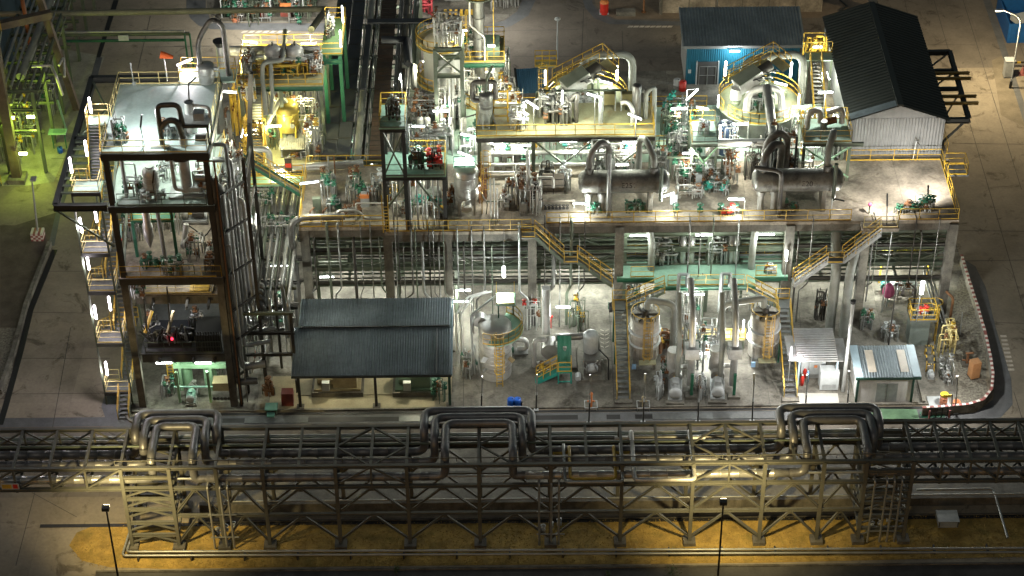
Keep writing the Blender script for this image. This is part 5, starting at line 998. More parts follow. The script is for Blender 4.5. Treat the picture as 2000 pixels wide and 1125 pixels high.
for i, (px, py) in enumerate(((1320, 790), (1403, 788))):
    b = P(px, py); b.y += 1.2; t = pump(['left', 'right'][i] + ' grey motor pump facing the front between the two ribbed tanks', b, R(-4), 1.15, GREY)
    MB().cyl(b + Vector((-.1, 1.9, 1.2)), b + Vector((-.1, 1.9, 3.2)), .5, n=16).build('damping_pot', ALUB, t); MB().tube([b + Vector((.2, 1.3, 1.8)), b + Vector((1.3, 1.4, 1.9)), b + Vector((1.4, 1.6, .8))], .2, 10).build('discharge', ALU, t)
    pipework(['left', 'right'][i] + ' set of thin white pipes and gauges beside the motor pump', b + Vector((-1.25, .3, 0)), .6, 2.2, 2.0, 70 + i, 9, .05, LGREY, LGREY, 5, .8)
    q = P([1350, 1433][i], 775); c = Y([1348, 1430][i], 690, q.y + .6)
    t = th('silver_duct', ['left', 'right'][i] + ' tall silver duct with box silencer on a green post above the motor pumps', 'duct', q)
    MB().bar(q, (q.x, q.y, 2.4), .22).build('post', GREEN, t); MB().bb(q.x - .5, q.x + .5, q.y - .35, q.y + .35, 0, .25).build('plinth', CONC, t); MB().tube([(q.x - .1, q.y + .5, .9), (q.x - .1, q.y + .5, 4.0)], .3, 14).build('lower_duct', ALU, t); MB().bb(q.x - .65, q.x + .45, q.y, q.y + 1.1, 3.9, 4.9).build('silencer_box', ALUB, t)
    MB().tube([(q.x - .1, q.y + .5, 4.9), (q.x - .1, q.y + 1.6, 7.4), (q.x - .1, q.y + 4.5, 8.6)], .27, 14, .9).build('upper_duct', ALU, t); MB().tube([(q.x - 1.1, q.y + .9, .6), (q.x - 1.1, q.y + .9, 5.4), (q.x - 1.0, q.y + 4, 7.6)], .22, 14, .9).build('side_duct', mat('pale grey lagging', (.25, .26, .235)), t)
pipework('dense thin pipes and yellow rails between the two ribbed tanks', (15.7, 4.2, 0), 3.0, 2.4, 4.2, 81, 16, .07, STEEL, GREEN, 8); pipework('brown low machinery behind the left motor pump', (13.2, 5.8, 0), 2.0, 1.6, 2.0, 82, 9, .1, RUST, YEL, 4)
t = th('yellow_railing', 'yellow railed low walkway behind the motor pumps', 'walkway', (17, 6, 0)); MB().bb(14.6, 19.3, 5.6, 6.8, 1.2, 1.3).build('walkway_deck', YFLOOR, t); MB().rail([(14.6, 5.65, 1.3), (19.3, 5.65, 1.3)], 1.1, 1.2, .04).build('railing', YEL, t); mb = MB()
for x in (14.7, 17, 19.2): MB().bar((x, 5.7, 0), (x, 5.7, 1.2), .1).build('leg', GSTEEL, t)
lamp(Y(1376, 690, 4.2), 'horizontal tube lamp low behind the right motor pump', (1, 0, 0), 1.5, 350, (.95, 1, .97), off=(0, -.5, .1)); lamp(Y(1452, 637, 5.2), 'upright tube lamp left of the right ribbed tank', (0, 0, 1), 1.2, 620, (1, .98, .92), off=(.1, -.5, 0)); lamp(Y(1410, 618, 6.3), 'lamp glowing between the silver ducts under the mint platform', (0, 0, 1), 1.0, 420, (.97, 1, .95), off=(0, -.4, 0)); lamp((15.2, 7.4, 4.7), 'lamp under the front edge of the mint platform', (1, 0, 0), 1.4, 420, (.95, 1, .9), off=(0, -.3, -.3))
# ---- right-hand yard
b = P(1600, 775); t = th('analyser_shelter', 'grey flat roofed analyser shelter with open front', 'shelter', b)
z = 3.0; c = [P(1551, 707, z), P(1645, 707, z), P(1645, 646, z + .3), P(1545, 642, z + .3)]; yb = c[3].y
corr(MB(), (c[0].x + .3, c[0].y, z), (c[0].x + .3, yb, z + .35), (c[1].x - c[0].x - .6, 0, 0), 15, .05).build('roof', ROOFL, t); MB().bb(c[0].x - .4, c[0].x + .32, c[0].y + .3, yb - .4, z - .18, z - .1).build('side_canopy', ROOFL, t); MB().bb(c[1].x - .32, c[1].x + .5, c[0].y + .2, yb - .8, z - .18, z - .1).build('side_canopy', ROOFL, t)
for x in (c[0].x + .5, c[1].x - .3):
    for y in (c[0].y + .3, yb - .3): MB().bar((x, y, 0), (x, y, z - .1), .14).build('post', mat('pale blue trim', (.30, .40, .46)), t)
MB().bb(c[0].x + .9, c[1].x - 1.0, c[0].y + 1.6, c[0].y + 1.75, .4, z - .1).build('back_panel', LGREY, t)
b = P(1618, 762); t = th('white_cabinet', 'white air conditioning cabinet in front of the analyser shelter', 'cabinet', b); MB().bb(b.x - .75, b.x + .75, b.y - .1, b.y + .9, .1, 1.9).build('cabinet_body', LGREY, t); mb = MB()
for i in range(6): mb.bb(b.x - .55, b.x + .55, b.y - .13, b.y - .105, .3 + i * .07, .34 + i * .07)
mb.build('louvre', GREY, t); MB().bb(b.x - .7, b.x + .7, b.y - .05, b.y + .85, 0, .1).build('base', DSTEEL, t)
b = P(1590, 740); t = th('wall_cabinet', 'pale grey instrument cabinet on the back panel of the analyser shelter', 'cabinet', b); MB().bb(b.x - .5, b.x + .5, b.y, b.y + .5, .5, 1.7).build('cabinet_body', GREY, t); MB().bb(b.x - .1, b.x + .15, b.y - .03, b.y - .005, 1.2, 1.45).build('orange_label', ORANGE, t); MB().bb(b.x - .4, b.x + .4, b.y + .1, b.y + .4, 0, .5).build('stand', STEEL, t)
for i, px in enumerate((1566, 1571)):
    b = P(px, 752 - i * 14); t = th('fire_extinguisher', ['nearer', 'farther'][i] + ' red fire extinguisher at the left post of the analyser shelter', 'extinguisher', b); MB().lathe(b, (0, 0, 1), [(.02, 0), (.16, 0), (.16, .75), (.12, .9), (.05, .98), (.05, 1.05)], 12).build('cylinder', RED, t); MB().box(b + Vector((0, 0, 1.08)), .16, .08, .1).build('valve_head', LGREY, t)
b = P(1576, 748); t = th('gas_bottle', 'slim pale blue gas bottle beside the red extinguishers', 'gas bottle', b); MB().lathe(b, (0, 0, 1), [(.02, 0), (.11, 0), (.11, 1.1), (.05, 1.25), (.04, 1.35)], 10).build('bottle', mat('pale blue', (.3, .5, .75)), t); MB().box(b + Vector((0, 0, 1.38)), .1, .1, .1).build('valve', LGREY, t)
sheet('pavement', [P(1555, 768), P(1636, 768), P(1640, 795), P(1557, 797)][::-1], .016, mat('pale slab', (.42, .41, .37), .85, 0, .3, .8))
ht = th('hut', 'small white walled hut with dark grey roof and grey double doors', 'hut', (30, 1, 0))
MB().bb(27.75, 32.2, -.9, 2.6, 0, 2.62).build('wall', WHITE, ht); corr(MB(), (27.45, -1.1, 2.7), (32.75, -1.1, 2.7), (0, 3.9, .12), 24, .05).build('roof', ROOF, ht)
for x in (28.6, 31.2): MB().add([(x, -.5, 2.79), (x + .65, -.5, 2.79), (x + .65, 2.2, 2.87), (x, 2.2, 2.87)], [(0, 1, 2, 3)]).build('skylight_sheet', CLEAR, ht)
MB().bb(27.5, 32.75, -1.16, -1.1, 2.5, 2.7).build('fascia', mat('dark green trim', (.015, .05, .035), .5), ht); MB().bb(29.3, 31.0, -.95, -.91, .05, 1.95).build('door', GREY, ht); MB().bb(30.14, 30.16, -.97, -.952, .05, 1.95).build('door_seam', DSTEEL, ht)
for x in (27.75, 32.2): MB().bb(x - .09, x + .09, -.99, -.81, 0, 2.5).build('corner_trim', MATS['dark green trim'], ht)
for x in (27.4, 32.5): MB().bb(x - .22, x + .22, -1.35, -.95, 0, .3).build('footing', CONC, ht)
for x in (27.46, 32.1): MB().add([(x, -1.08, 2.78), (x + .64, -1.08, 2.78), (x + .64, 2.8, 2.9), (x, 2.8, 2.9)], [(0, 1, 2, 3)]).build('edge_flashing', mat('pale blue trim', (.30, .40, .46)), ht)
t = th('tall_vent', 'tall slim grey vent pipe with cap between the analyser shelter and hut', 'vent', P(1646, 762)); b = P(1646, 764); tp = Y(1660, 592, b.y); MB().cyl(b, (b.x, b.y, tp.z), .15, n=10).build('pipe', STEEL, t); MB().cyl((b.x, b.y, tp.z), (b.x, b.y, tp.z + .25), .22, n=10).build('cap', BLACK, t)
t = th('tall_vent', 'thin dark post standing behind the hut left of the box platform', 'post', P(1733, 690)); b = P(1733, 692); tp = Y(1742, 558, b.y); MB().cyl(b, (b.x, b.y, tp.z), .07, n=8).build('pipe', DSTEEL, t); MB().cyl((b.x, b.y, tp.z), (b.x, b.y, tp.z + .15), .12, n=8).build('cap', BLACK, t)
b = P(1792, 675); t = th('box_column', 'grey box column with small railed platform and yellow ladder behind the hut', 'tower', b)
MB().bb(b.x - .8, b.x + .8, b.y, b.y + 1.4, 0, 2.7).build('body', mat('grey green steel', (.20, .24, .22), .5, .1, .3), t); MB().bb(b.x - .95, b.x + 1.3, b.y - .2, b.y + 1.5, 2.7, 2.82).build('platform', GRATE, t); MB().rail([(b.x - .9, b.y - .15, 2.82), (b.x + 1.2, b.y - .15, 2.82), (b.x + 1.2, b.y + 1.4, 2.82), (b.x - .9, b.y + 1.4, 2.82), (b.x - .9, b.y - .15, 2.82)], 1.1, 1, .035).build('railing', YEL, t); MB().lathe((b.x + 1.4, b.y + 1.2, 3.7), (0, 0, 1), [(.5, 0), (.53, .03), (.5, .06)], 16).build('cage_hoop', YEL, t); ladder(None, (b.x + 1.45, b.y + .4, 0), 2.8, (1, 0), False, None, YEL, t)
pipework('valves on top of the grey box column', (b.x, b.y + .6, 2.82), 1.2, .8, .8, 91, 6, .06, LGREY, RED, 5)
pipework('pipes and ladder rails tangled right of the grey box column', (b.x + 2.2, b.y - .6, 0), 1.6, 2.6, 2.6, 92, 9, .07, RAILT, YEL, 4)
pipework('teal and white pump valves left of the grey box column', P(1738, 660), 1.4, 1.4, 1.4, 93, 8, .07, STEEL, LGREY, 6); pipework('green pump at the foot of the second deck column from the right', P(1695, 625), .9, .8, 1.1, 94, 6, .07, STEEL, mat('pale green paint', (.22, .38, .24)), 5)
for k in range(3):
    a = P(1830 + 7 * k, 660); pipe(f'{ORD[k]} from the left of three slanting pipes running down right of the box column', [(a.x - .6, a.y + 7.5, 3.2), (a.x - .4, a.y + 3, 2.4), (a.x, a.y - .5, 1.6), (a.x + .1, a.y - .6, 0)], .09, STEEL)
pipework('grey valve station near the gravel right of the hut', P(1845, 735), .9, 2.4, 1.8, 95, 8, .07, STEEL, STEEL, 5)
t = th('striped_guard', 'black and yellow striped guard frame behind the hut', 'guard frame', P(1815, 700)); fr = [P(1808, 728), P(1823, 728), P(1820, 692), P(1806, 692)]; pts = [(q.x, q.y) for q in fr]
for (x, y), (x2, y2) in zip(pts, pts[1:] + pts[:1]):
    for i in range(6): MB().bar((x + (x2 - x) * i / 6, y + (y2 - y) * i / 6, .9), (x + (x2 - x) * (i + 1) / 6, y + (y2 - y) * (i + 1) / 6, .9), .09).build('stripe', YEL if i % 2 else BLACK, t)
    MB().bar((x, y, 0), (x, y, .9), .09).build('leg', YEL, t)
pump('small white dosing pump on its plinth right of the hut', P(1818, 742) + Vector((0, .4, 0)), 0, .5, LGREY)
b = P(1843, 795); t = th('drum', 'orange drum with a yellow lid on a white pallet at the front right corner', 'drum', b); MB().lathe(b + Vector((0, .3, .12)), (0, 0, 1), [(.02, 0), (.3, 0), (.3, .3), (.32, .32), (.3, .34), (.3, .6), (.32, .62), (.3, .64), (.3, .9), (.02, .9)], 18).build('drum_body', mat('salmon paint', (.65, .25, .14), .5), t); MB().cyl(b + Vector((0, .3, 1.02)), b + Vector((0, .3, 1.12)), .33, n=18).build('lid', mat('lid yellow', (.75, .5, .02), .5), t)
q = P(1834, 790); one('pallet', MB().bb(q.x - .85, q.x + .85, q.y - .5, q.y + .9, .012, .11), LGREY, 'white square pallet under the orange drum', 'pallet')
b = P(1868, 788); t = th('drain_lid', 'round orange lid lying on the ground right of the orange drum', 'lid', b); MB().cyl(b, b + Vector((0, 0, .22)), .32, n=18).build('rim', MATS['salmon paint'], t); MB().cyl(b + Vector((0, 0, .22)), b + Vector((0, 0, .26)), .22, n=18).build('cap', ORANGE, t)
b = P(1858, 808); t = th('sign_post', 'small yellow sign on a black post in front of the orange lid', 'sign', b); tp = Y(1860, 770, b.y); MB().cyl(b, tp, .05, n=6).build('post', BSTEEL, t); MB().bb(tp.x - .75, tp.x - .05, tp.y - .02, tp.y + .02, tp.z - .3, tp.z - .05).build('board', mat('sign yellow', (.75, .55, .02), .5), t)
b = P(1832, 815); t = th('gate_post_group', 'black hand gate with red posts at the front right corner', 'gate', b); MB().rail([b + Vector((-.6, 0, 0)), b + Vector((.7, 0, 0))], 1.0, .45, .05, 0).build('gate_frame', BSTEEL, t); mb = MB()
for x in (-.75, .85): MB().cyl(b + Vector((x, -.1, 0)), b + Vector((x, -.1, .8)), .07, n=8).build('red_post', MATS['red stripe paint'], t)
b = P(1902, 740); t = th('orange_cabinet', 'tall faded orange cabinet on the gravel by the bund wall', 'cabinet', b); MB().box(b + Vector((0, .3, .85)), .75, .7, 1.6, .3).build('cabinet_body', mat('faded orange', (.42, .21, .09), .6, 0, .3, 1.5), t); MB().box(b + Vector((0, .3, .03)), .85, .8, .06, .3).build('base', DSTEEL, t)
b = P(1888, 712); t = th('hydrant', 'rusty orange fire monitor on the gravel by the bund wall', 'hydrant', b); MB().cyl(b, b + Vector((0, 0, 1.2)), .12, n=10).build('barrel', RUST, t); MB().cyl(b + Vector((-.2, 0, 1.2)), b + Vector((.35, -.3, 1.5)), .09, n=8).build('nozzle', RUST, t); MB().box(b + Vector((0, 0, .1)), .9, .7, .2).build('base', CONCD, t); MB().cyl(b + Vector((.3, .1, .4)), b + Vector((-.4, 0, .5)), .08, n=8).build('outlet', RUST, t)
b = P(1875, 655); t = th('stanchion', 'thin leaning post with round base on the gravel by the right deck leg', 'post', b); tp = Y(1880, 610, b.y); MB().cyl(b, tp, .05, n=6).build('pole', STEEL, t); MB().cyl(b, b + Vector((0, 0, .1)), .3, n=10).build('base', DSTEEL, t)
pipe('rust red standpipe beside the right end column of the deck', [P(1853, 640), P(1853, 640) + Vector((0, 0, 3.2)), P(1853, 640) + Vector((-.6, .4, 3.6))], .12, RUST)
b = P(1728, 585, 0); t = th('covered_valve', 'bright pink tarpaulin wrapped around a valve under the right of the deck', 'cover', b); b.y -= 1; mb = MB(); g = random.Random(2)
mb.lathe(b + Vector((0, 0, 1.1)), (0, 0, 1), [(.02, 0), (.4, .1), (.55, .5), (.5, .9), (.25, 1.3), (.02, 1.35)], 7); mb.sm = [False] * len(mb.sm); mb.build('tarpaulin', PINK, t); MB().bar(b, b + Vector((0, 0, 1.2)), .12).build('stand', STEEL, t)
t = th('yellow_dosing_skid', 'yellow framed dosing skid with white valves under the right of the deck', 'skid', P(1755, 560)); b = P(1758, 572); MB().bb(b.x - 1.7, b.x + 2.6, b.y + 1.4, b.y + 1.6, 1.9, 3.6).build('yellow_panel', mat('bright yellow', (.75, .62, .01), .5), t)
for x in (-1.6, 2.5): MB().bar((b.x + x, b.y + 1.5, 0), (b.x + x, b.y + 1.5, 1.9), .15).build('leg', YEL, t)
pipework('white valve row in front of the yellow panel under the deck', b, 3.2, .8, 1.4, 97, 10, .06, LGREY, TEAL, 8)
one('brick_kerb', MB().bb(33.1, 33.35, -1.2, 8, .009, .3), CONC, 'low concrete kerb between the hut yard and the gravel', 'kerb')
b = P(1188, 640); t = th('fire_hose_reel', 'black hose reel on the column left of the long stair', 'hose reel', b); MB().lathe((b.x, 9.0, 2.2), (1, 0, 0), [(.2, 0), (.45, .02), (.45, .3), (.2, .32)], 16).build('reel', BLACK, t); MB().bb(b.x - .05, b.x + .4, 9.1, 9.3, 1.9, 2.5).build('bracket', GREEN, t)
b = P(1075, 640); t = th('fire_hydrant', 'red standpipe on the ground behind the grey pump set', 'hydrant', b); MB().cyl(b, b + Vector((0, 0, 1.3)), .1, n=8).build('barrel', RED, t); MB().cyl(b + Vector((-.2, 0, 1.2)), b + Vector((.2, 0, 1.2)), .12, n=8).build('head', RED, t)
lamp(Y(1545, 690, 1.0), 'upright pinkish tube lamp beside the foot of the right long stair', (0, 0, 1), 1.1, 180, PK, TUBE_P, off=(.3, -.3, 0), post=(Y(1545, 690, 1.0).x, 1.15, 0))

# ================================================================== EQUIPMENT ON THE DECK
def text_mesh(s, size, cx, cy, cz, r, el=R(12)):
    """lettering wrapped on the front of a horizontal cylinder (axis x)"""
    cu = bpy.data.curves.new('lettering', 'FONT'); cu.body = s; cu.size = size; cu.align_x = 'CENTER'; cu.align_y = 'CENTER'
    ob = bpy.data.objects.new('lettering', cu); COL.objects.link(ob); dg = bpy.context.evaluated_depsgraph_get(); me = ob.evaluated_get(dg).to_mesh()
    mb = MB(); vs = []
    for v in me.vertices:
        a = el + v.co.y / r; vs.append((cx + v.co.x, cy - (r + .006) * math.cos(a), cz + (r + .006) * math.sin(a)))
    mb.add(vs, [list(p.vertices) for p in me.polygons]); ob.evaluated_get(dg).to_mesh_clear(); bpy.data.objects.remove(ob); bpy.data.curves.remove(cu)
    return mb
SOOT = mat('sooty exchanger cladding', (.25, .25, .225), .5, .35, .6, .5, .3, streak=0, rust=(.03, .027, .022), rustamt=.95)
def exchanger(label, xa, xb, y, z, r, tagtxt, tx):
    t = th('heat_exchanger', label, 'heat exchanger', ((xa + xb) / 2, y, DZ))
    MB().lathe((xa + .5, y, z), (1, 0, 0), [(.02, -.5), (r * .6, -.45), (r * .95, -.2), (r, 0), (r, xb - xa - 1.0), (r * .95, xb - xa - .8), (r * .6, xb - xa - .55), (.02, xb - xa - .5)], 30).build('shell', SOOT, t)
    for x in (xa + 1.7, xb - 1.0): MB().cyl((x - .12, y, z), (x + .12, y, z), r * 1.08, n=30).build('flange_ring', ALUD, t)
    for x in (xa + 2.6, xb - 1.55): MB().bb(x - .18, x + .18, y - .7, y + .7, DZ, z - r * .6).build('saddle', CONC, t)
    for x, a in ((xa + .9, 1), (xb - 1.35, 1), (xa + 1.95, 0), (xa + .85, 0)):
        p = Vector((x, y, z)); d = Vector((0, 0, 1 if a else -1)); MB().cyl(p + d * r * .9, p + d * (r + .45), .36, n=14).build('nozzle', ALUD, t)
        if not a: MB().cyl((x, y - .2, DZ), (x, y - .2, z - r), .27, n=12).build('drain_leg', ALU, t)
    text_mesh(tagtxt, .62, tx, y, z, r).build('tag_lettering', mat('black lettering', (.02, .02, .02), .7), t)
    return t
EY, EZ, ER = 11.6, 13.25, .96
exchanger('left large horizontal heat exchanger on the deck marked E251', 5.5, 13.0, EY, EZ, ER, 'E251', 9.6)
exchanger('right large sooty horizontal heat exchanger on the deck marked E201', 19.7, 27.2, EY, EZ, ER, 'E201', 24.3)
LAG = mat('pale grey lagging', (.25, .26, .235))
zt = EZ + ER
pipe('grey arch pipe over the left end of the left heat exchanger', [(6.4, EY, zt), (6.4, EY, zt + 1.7), (6.4 + .9, EY + .5, zt + 2.7), (8.0, EY + .8, zt + 2.1), (8.0, EY + 1.0, DZ + 1)], .27, ALUD, 14, .9)
pipe('grey arch pipe over the right end of the left heat exchanger', [(11.65, EY, zt), (11.65, EY, zt + 1.3), (11.0, EY + 1.4, zt + 2.3), (10.6, EY + 2.6, zt + 1.5), (10.6, EY + 2.6, DZ)], .26, LAG, 14, .9)
pipe('slim pipe crossing in front of the left heat exchanger from its arch', [(7.95, EY - 1.25, zt + 2.6), (7.95, EY - 1.3, 11.0), (7.95, EY - 1.2, DZ)], .17, ALUD, 10)
pipe('slim dark pipe leaning on the right end of the left heat exchanger', [(12.2, EY - 1.2, zt + 1.2), (12.2, EY - 1.3, 12.2)], .15, GSTEEL, 10)
pipe('slim green vent pipe leaning on the right end of the right heat exchanger', [(26.3, EY - 1.2, zt + 1.4), (26.3, EY - 1.3, 12.1)], .16, GSTEEL, 10)
pipe('grey curved pipe rising from the right end of the right heat exchanger', [(25.8, EY, zt), (25.8, EY + .4, zt + 1.8), (26.4, EY + 1.8, zt + 2.8), (26.5, EY + 3.0, zt + 1.0)], .28, LAG, 14, .9)
pipe('slim sooty pipe down the front of the right heat exchanger', [(19.8, EY - .6, zt + .7), (21.9, EY - 1.2, zt + .7), (22.0, EY - 1.3, DZ)], .19, MATS['sooty pipe'], 10, .5)
# sooty piping cluster feeding the right exchanger
SP = MATS['sooty pipe']
pipe('big black arch pipe at the left end of the right heat exchanger', [(20.6, EY, zt), (20.6, EY + .1, zt + 1.2), (21.3, EY + .8, zt + 2.0), (22.2, EY + 1.6, zt + 1.5), (22.2, EY + 1.8, DZ + .5)], .31, SP, 14, 1.0)
pipe('second big black arch pipe behind the first at the right heat exchanger', [(20.9, EY + 1.5, zt - 1), (20.9, EY + 1.6, zt + 1.7), (22.0, EY + 1.9, zt + 2.5), (22.7, EY + 2.2, zt + 1.7), (22.7, EY + 2.4, DZ)], .30, SP, 14, 1.0)
pipework('black pipe cage and valves between the arch pipes and the right silo', (22.6, 15.6, DZ), 2.6, 3.2, 5.2, 101, 18, .1, BSTEEL, DSTEEL, 8)
pipework('pipes and ladders behind the left arch pipe of the left exchanger', (7.6, 15.0, DZ), 2.4, 2.2, 4.2, 102, 12, .1, STEEL, GSTEEL, 6)
# ---- left zone
def at(px, py, z=DZ): return P(px, py, z)
for i, (px, py, w, d, h, s, n, vm, lab) in enumerate(((643, 378, 1.3, 2.6, 2.0, 111, 9, GREEN, 'green valve manifold at the left of the deck beside the post lamp'), (690, 380, 1.2, 2.8, 1.8, 112, 9, GREEN, 'low rusty valve manifold in the middle of the left deck end'), (713, 392, .9, 1.2, 1.6, 113, 6, GREEN, 'manifold with green valves over an orange box on the left deck end'), (733, 385, 1.0, 2.8, 2.2, 114, 10, LGREY, 'white lagged manifold left of the black platform column'),
        (788, 422, 1.4, 1.0, 1.4, 115, 8, GREEN, 'small manifold at the foot of the black platform columns'), (835, 418, 2.2, 1.2, 1.6, 116, 10, TEAL, 'white flanged pipes under the lower mint platform'), (878, 400, .9, 1.8, 1.8, 117, 7, RUST, 'white pipes left of the clad deck vessel'),
        (1022, 400, 1.3, 3.2, 3.4, 118, 16, RUST, 'rusty dense pipe cluster in the middle of the deck'), (1046, 405, 1.0, 2.6, 3.0, 119, 12, DSTEEL, 'dark pipe stand right of the rusty pipe cluster'), (1000, 382, 1.2, 1.0, 1.6, 120, 6, STEEL, 'small grey manifold left of the rusty pipe cluster'),
        (1100, 372, 1.2, 1.5, 2.4, 121, 10, LGREY, 'white stacked valves left of the left heat exchanger'), (1335, 355, 1.6, 2.0, 1.8, 122, 10, GREEN, 'green headed valves right of the left heat exchanger'), (1362, 352, 1.6, 2.0, 2.4, 123, 12, GREEN, 'tall group of green valves between the two heat exchangers'), (1392, 360, 1.8, 1.6, 1.8, 124, 10, LGREY, 'white and grey valves between the two heat exchangers'),
        (1348, 383, 2.2, 1.2, 1.0, 125, 9, STEEL, 'low pipe skid at the front between the two heat exchangers'), (1400, 375, 2.2, 1.4, 1.2, 126, 9, TEAL, 'teal valved pipe skid left of the right heat exchanger'), (1425, 352, 1.2, 1.4, 2.6, 127, 8, RUST, 'rusty box and pipes left of the right heat exchanger'))):
    pipework(lab, at(px, py), w, d, h, s, n, .065, [STEEL, ALU, ALUB][i % 3], vm, 7, 1.1, box=(i % 5 == 2))
b = at(713, 405); t = th('analyser_box', 'orange topped grey box on the left deck end', 'box', b); MB().bb(b.x - .35, b.x + .35, b.y, b.y + .6, DZ, DZ + .9).build('box_body', GREY, t); MB().bb(b.x - .38, b.x + .38, b.y - .03, b.y + .63, DZ + .9, DZ + 1.2).build('box_lid', ORANGE, t)
b = at(620, 418); t = th('control_box', 'dark green control box at the left front of the deck', 'box', b); MB().bb(b.x - .33, b.x + .33, b.y, b.y + .4, DZ + .4, DZ + 1.5).build('box_body', GSTEEL, t); MB().bar(b, b + Vector((0, 0, .4)), .15).build('stand', GSTEEL, t)
pipe('fat grey pipe bending over the left front corner of the deck', [(-18.0, 9.1, 0.6), (-18.0, 9.1, 11.2), (-17.0, 9.9, 11.2), (-13.6, 9.9, 11.2)], .28, ALUD, 12, .7)
pipe('hump backed silver pipe along the left front of the deck', [(-15.6, 10.2, DZ + .3), (-14.7, 10.2, DZ + .3), (-14.1, 10.2, DZ + 1.1), (-12.6, 10.2, DZ + 1.1), (-12.0, 10.2, DZ + .3), (-10.6, 10.2, DZ + .3)], .13, ALU, 10, .3)
pipe('straight silver pipe portal left of the black platform column', [at(697, 430), at(697, 430) + Vector((0, 0, 1.7)), at(780, 430) + Vector((0, 0, 1.7)), at(780, 430) + Vector((0, .6, .1))], .07, ALUB)
for i, px in enumerate((607, 632, 665)): b = at(px, 432); pipe(f'{["left", "middle", "right"][i]} stub pipe with a rusty clamp at the left front railing of the deck', [b, b + Vector((0, 0, 1.0)), b + Vector((.3, .5, 1.0))], .07, RUST)
p = Y(604, 357, 10.9); lamp(p, 'tube lamp on a tall post at the left front of the deck', (1, 0, .14), 1.5, 430, (.97, 1, .9), off=(.1, -.2, -.25), post=(p.x + 1.0, 10.7, DZ))
for i, px in enumerate((643, 655)): b = at(px, 350); pipe(['left', 'right'][i] + ' bare rusty mast pipe on the left deck end', [b, b + Vector((.02, 0, 2.3))], .06, RUST if i else STEEL)
# ---- black steel towers with mint platforms
t = th('valve_tower', 'black steel valve tower with two mint green platforms rising from the deck front', 'tower', (-8, 10, DZ))
for x, y, z in ((-10.15, 8.95, 20.4), (-8.45, 8.95, 20.4), (-10.15, 12.1, 20.4), (-8.45, 12.1, 20.4), (-5.35, 8.95, 15.8), (-5.35, 12.1, 15.8)): MB().ib((x, y, DZ), (x, y, z), .32, .3).build('column', BSTEEL, t)
MB().bb(-10.35, -8.25, 8.8, 12.3, 20.4, 20.5).build('upper_platform', MINT2, t); MB().bb(-10.3, -5.2, 8.8, 12.3, 15.8, 15.9).build('lower_platform', MINT2, t)
for z, xb in ((20.25, -8.25), (15.65, -5.2)):
    for y in (8.85, 12.2): MB().ib((-10.3, y, z), (xb, y, z), .3, .2).build('beam', BSTEEL, t)
mb = MB(); mb.bar((-10.1, 8.9, 16.0), (-8.5, 8.9, 20.1), .12); mb.bar((-8.5, 8.9, 16.0), (-10.1, 8.9, 20.1), .12); mb.bar((-10.1, 8.9, 12.6), (-8.2, 8.9, 15.5), .14); mb.bar((-5.4, 8.9, 12.0), (-7.6, 8.9, 15.5), .14); mb.build('brace', GSTEEL, t)
MB().rail([(-10.3, 8.85, 20.5), (-8.3, 8.85, 20.5)]).build('railing', GSTEEL, t); MB().rail([(-10.3, 8.9, 20.5), (-10.3, 12.2, 20.5), (-8.3, 12.2, 20.5), (-8.3, 8.9, 20.5)], 1.15, 1.3, .04).build('railing', YEL, t); MB().rail([(-10.2, 8.85, 15.9), (-5.3, 8.85, 15.9)]).build('railing', GSTEEL, t); MB().rail([(-8.2, 12.2, 15.9), (-5.3, 12.2, 15.9), (-5.3, 8.9, 15.9)], 1.15, 1.3, .04).build('railing', YEL, t)
ladder(None, (-10.2, 8.6, DZ), 13.2, (0, -1), False, None, YEL, t)
pipework('dark relief valve stack on the upper mint platform', (-9.3, 10.4, 20.5), 1.1, 1.0, 1.9, 131, 8, .1, DSTEEL, GSTEEL, 6); pipework('left dark actuated valve with white box on the lower mint platform', (-7.6, 10.2, 15.9), 1.2, .9, 1.7, 132, 8, .08, DSTEEL, GREEN, 6, 1.3); pipework('right dark valve with red parts on the lower mint platform', (-6.1, 10.2, 15.9), 1.2, .9, 1.7, 133, 8, .09, DSTEEL, RED, 6, 1.3)
b = Y(858, 165, 12); lamp((-8.7, 12.4, 23.0), 'small white lamp on a mast over the upper mint platform', (.3, 0, 1), .5, 240, (.95, 1, .95), off=(0, -.4, -.3), post=(-8.6, 12.2, 20.5))
lamp((-7.4, 11.9, 18.6), 'lamp over the lower mint platform of the black tower', (1, 0, 0), 1.0, 330, (.95, 1, .92), off=(0, -.4, -.3), post=(-8.2, 12.2, 15.9))
for i, (x, r) in enumerate(((-9.6, .06), (-9.3, .06), (-8.2, .12), (-7.6, .08), (-6.9, .11), (-6.3, .07), (-5.9, .08), (-7.2, .06))):
    pipe(f'{ORD[i]} upright pipe from the left between the deck and the lower mint platform', [(x, 9.2, DZ), (x, 9.2, 15.6), (x + .2, 10, 15.6)], r, STEEL if r < .1 else ALU, 8, group='upright pipes under the lower mint platform')
b = at(830, 405); t = th('horizontal_drum', 'short concrete grey drum lying behind the upright pipes on the deck', 'vessel', b); MB().lathe((b.x - 1, b.y + .4, DZ + 1.1), (1, 0, 0), [(.02, -.2), (.5, -.1), (.62, 0), (.62, 2.2), (.5, 2.3), (.02, 2.4)], 18).build('shell', LAG, t)
for x in (-.5, .7): MB().bb(b.x + x - .12, b.x + x + .12, b.y, b.y + .8, DZ, DZ + .7).build('saddle', CONC, t)
MB().cyl((b.x + .2, b.y + .5, DZ + 1.6), (b.x + .2, b.y + .5, DZ + 3.4), .3, n=12).build('riser', ALUD, t)
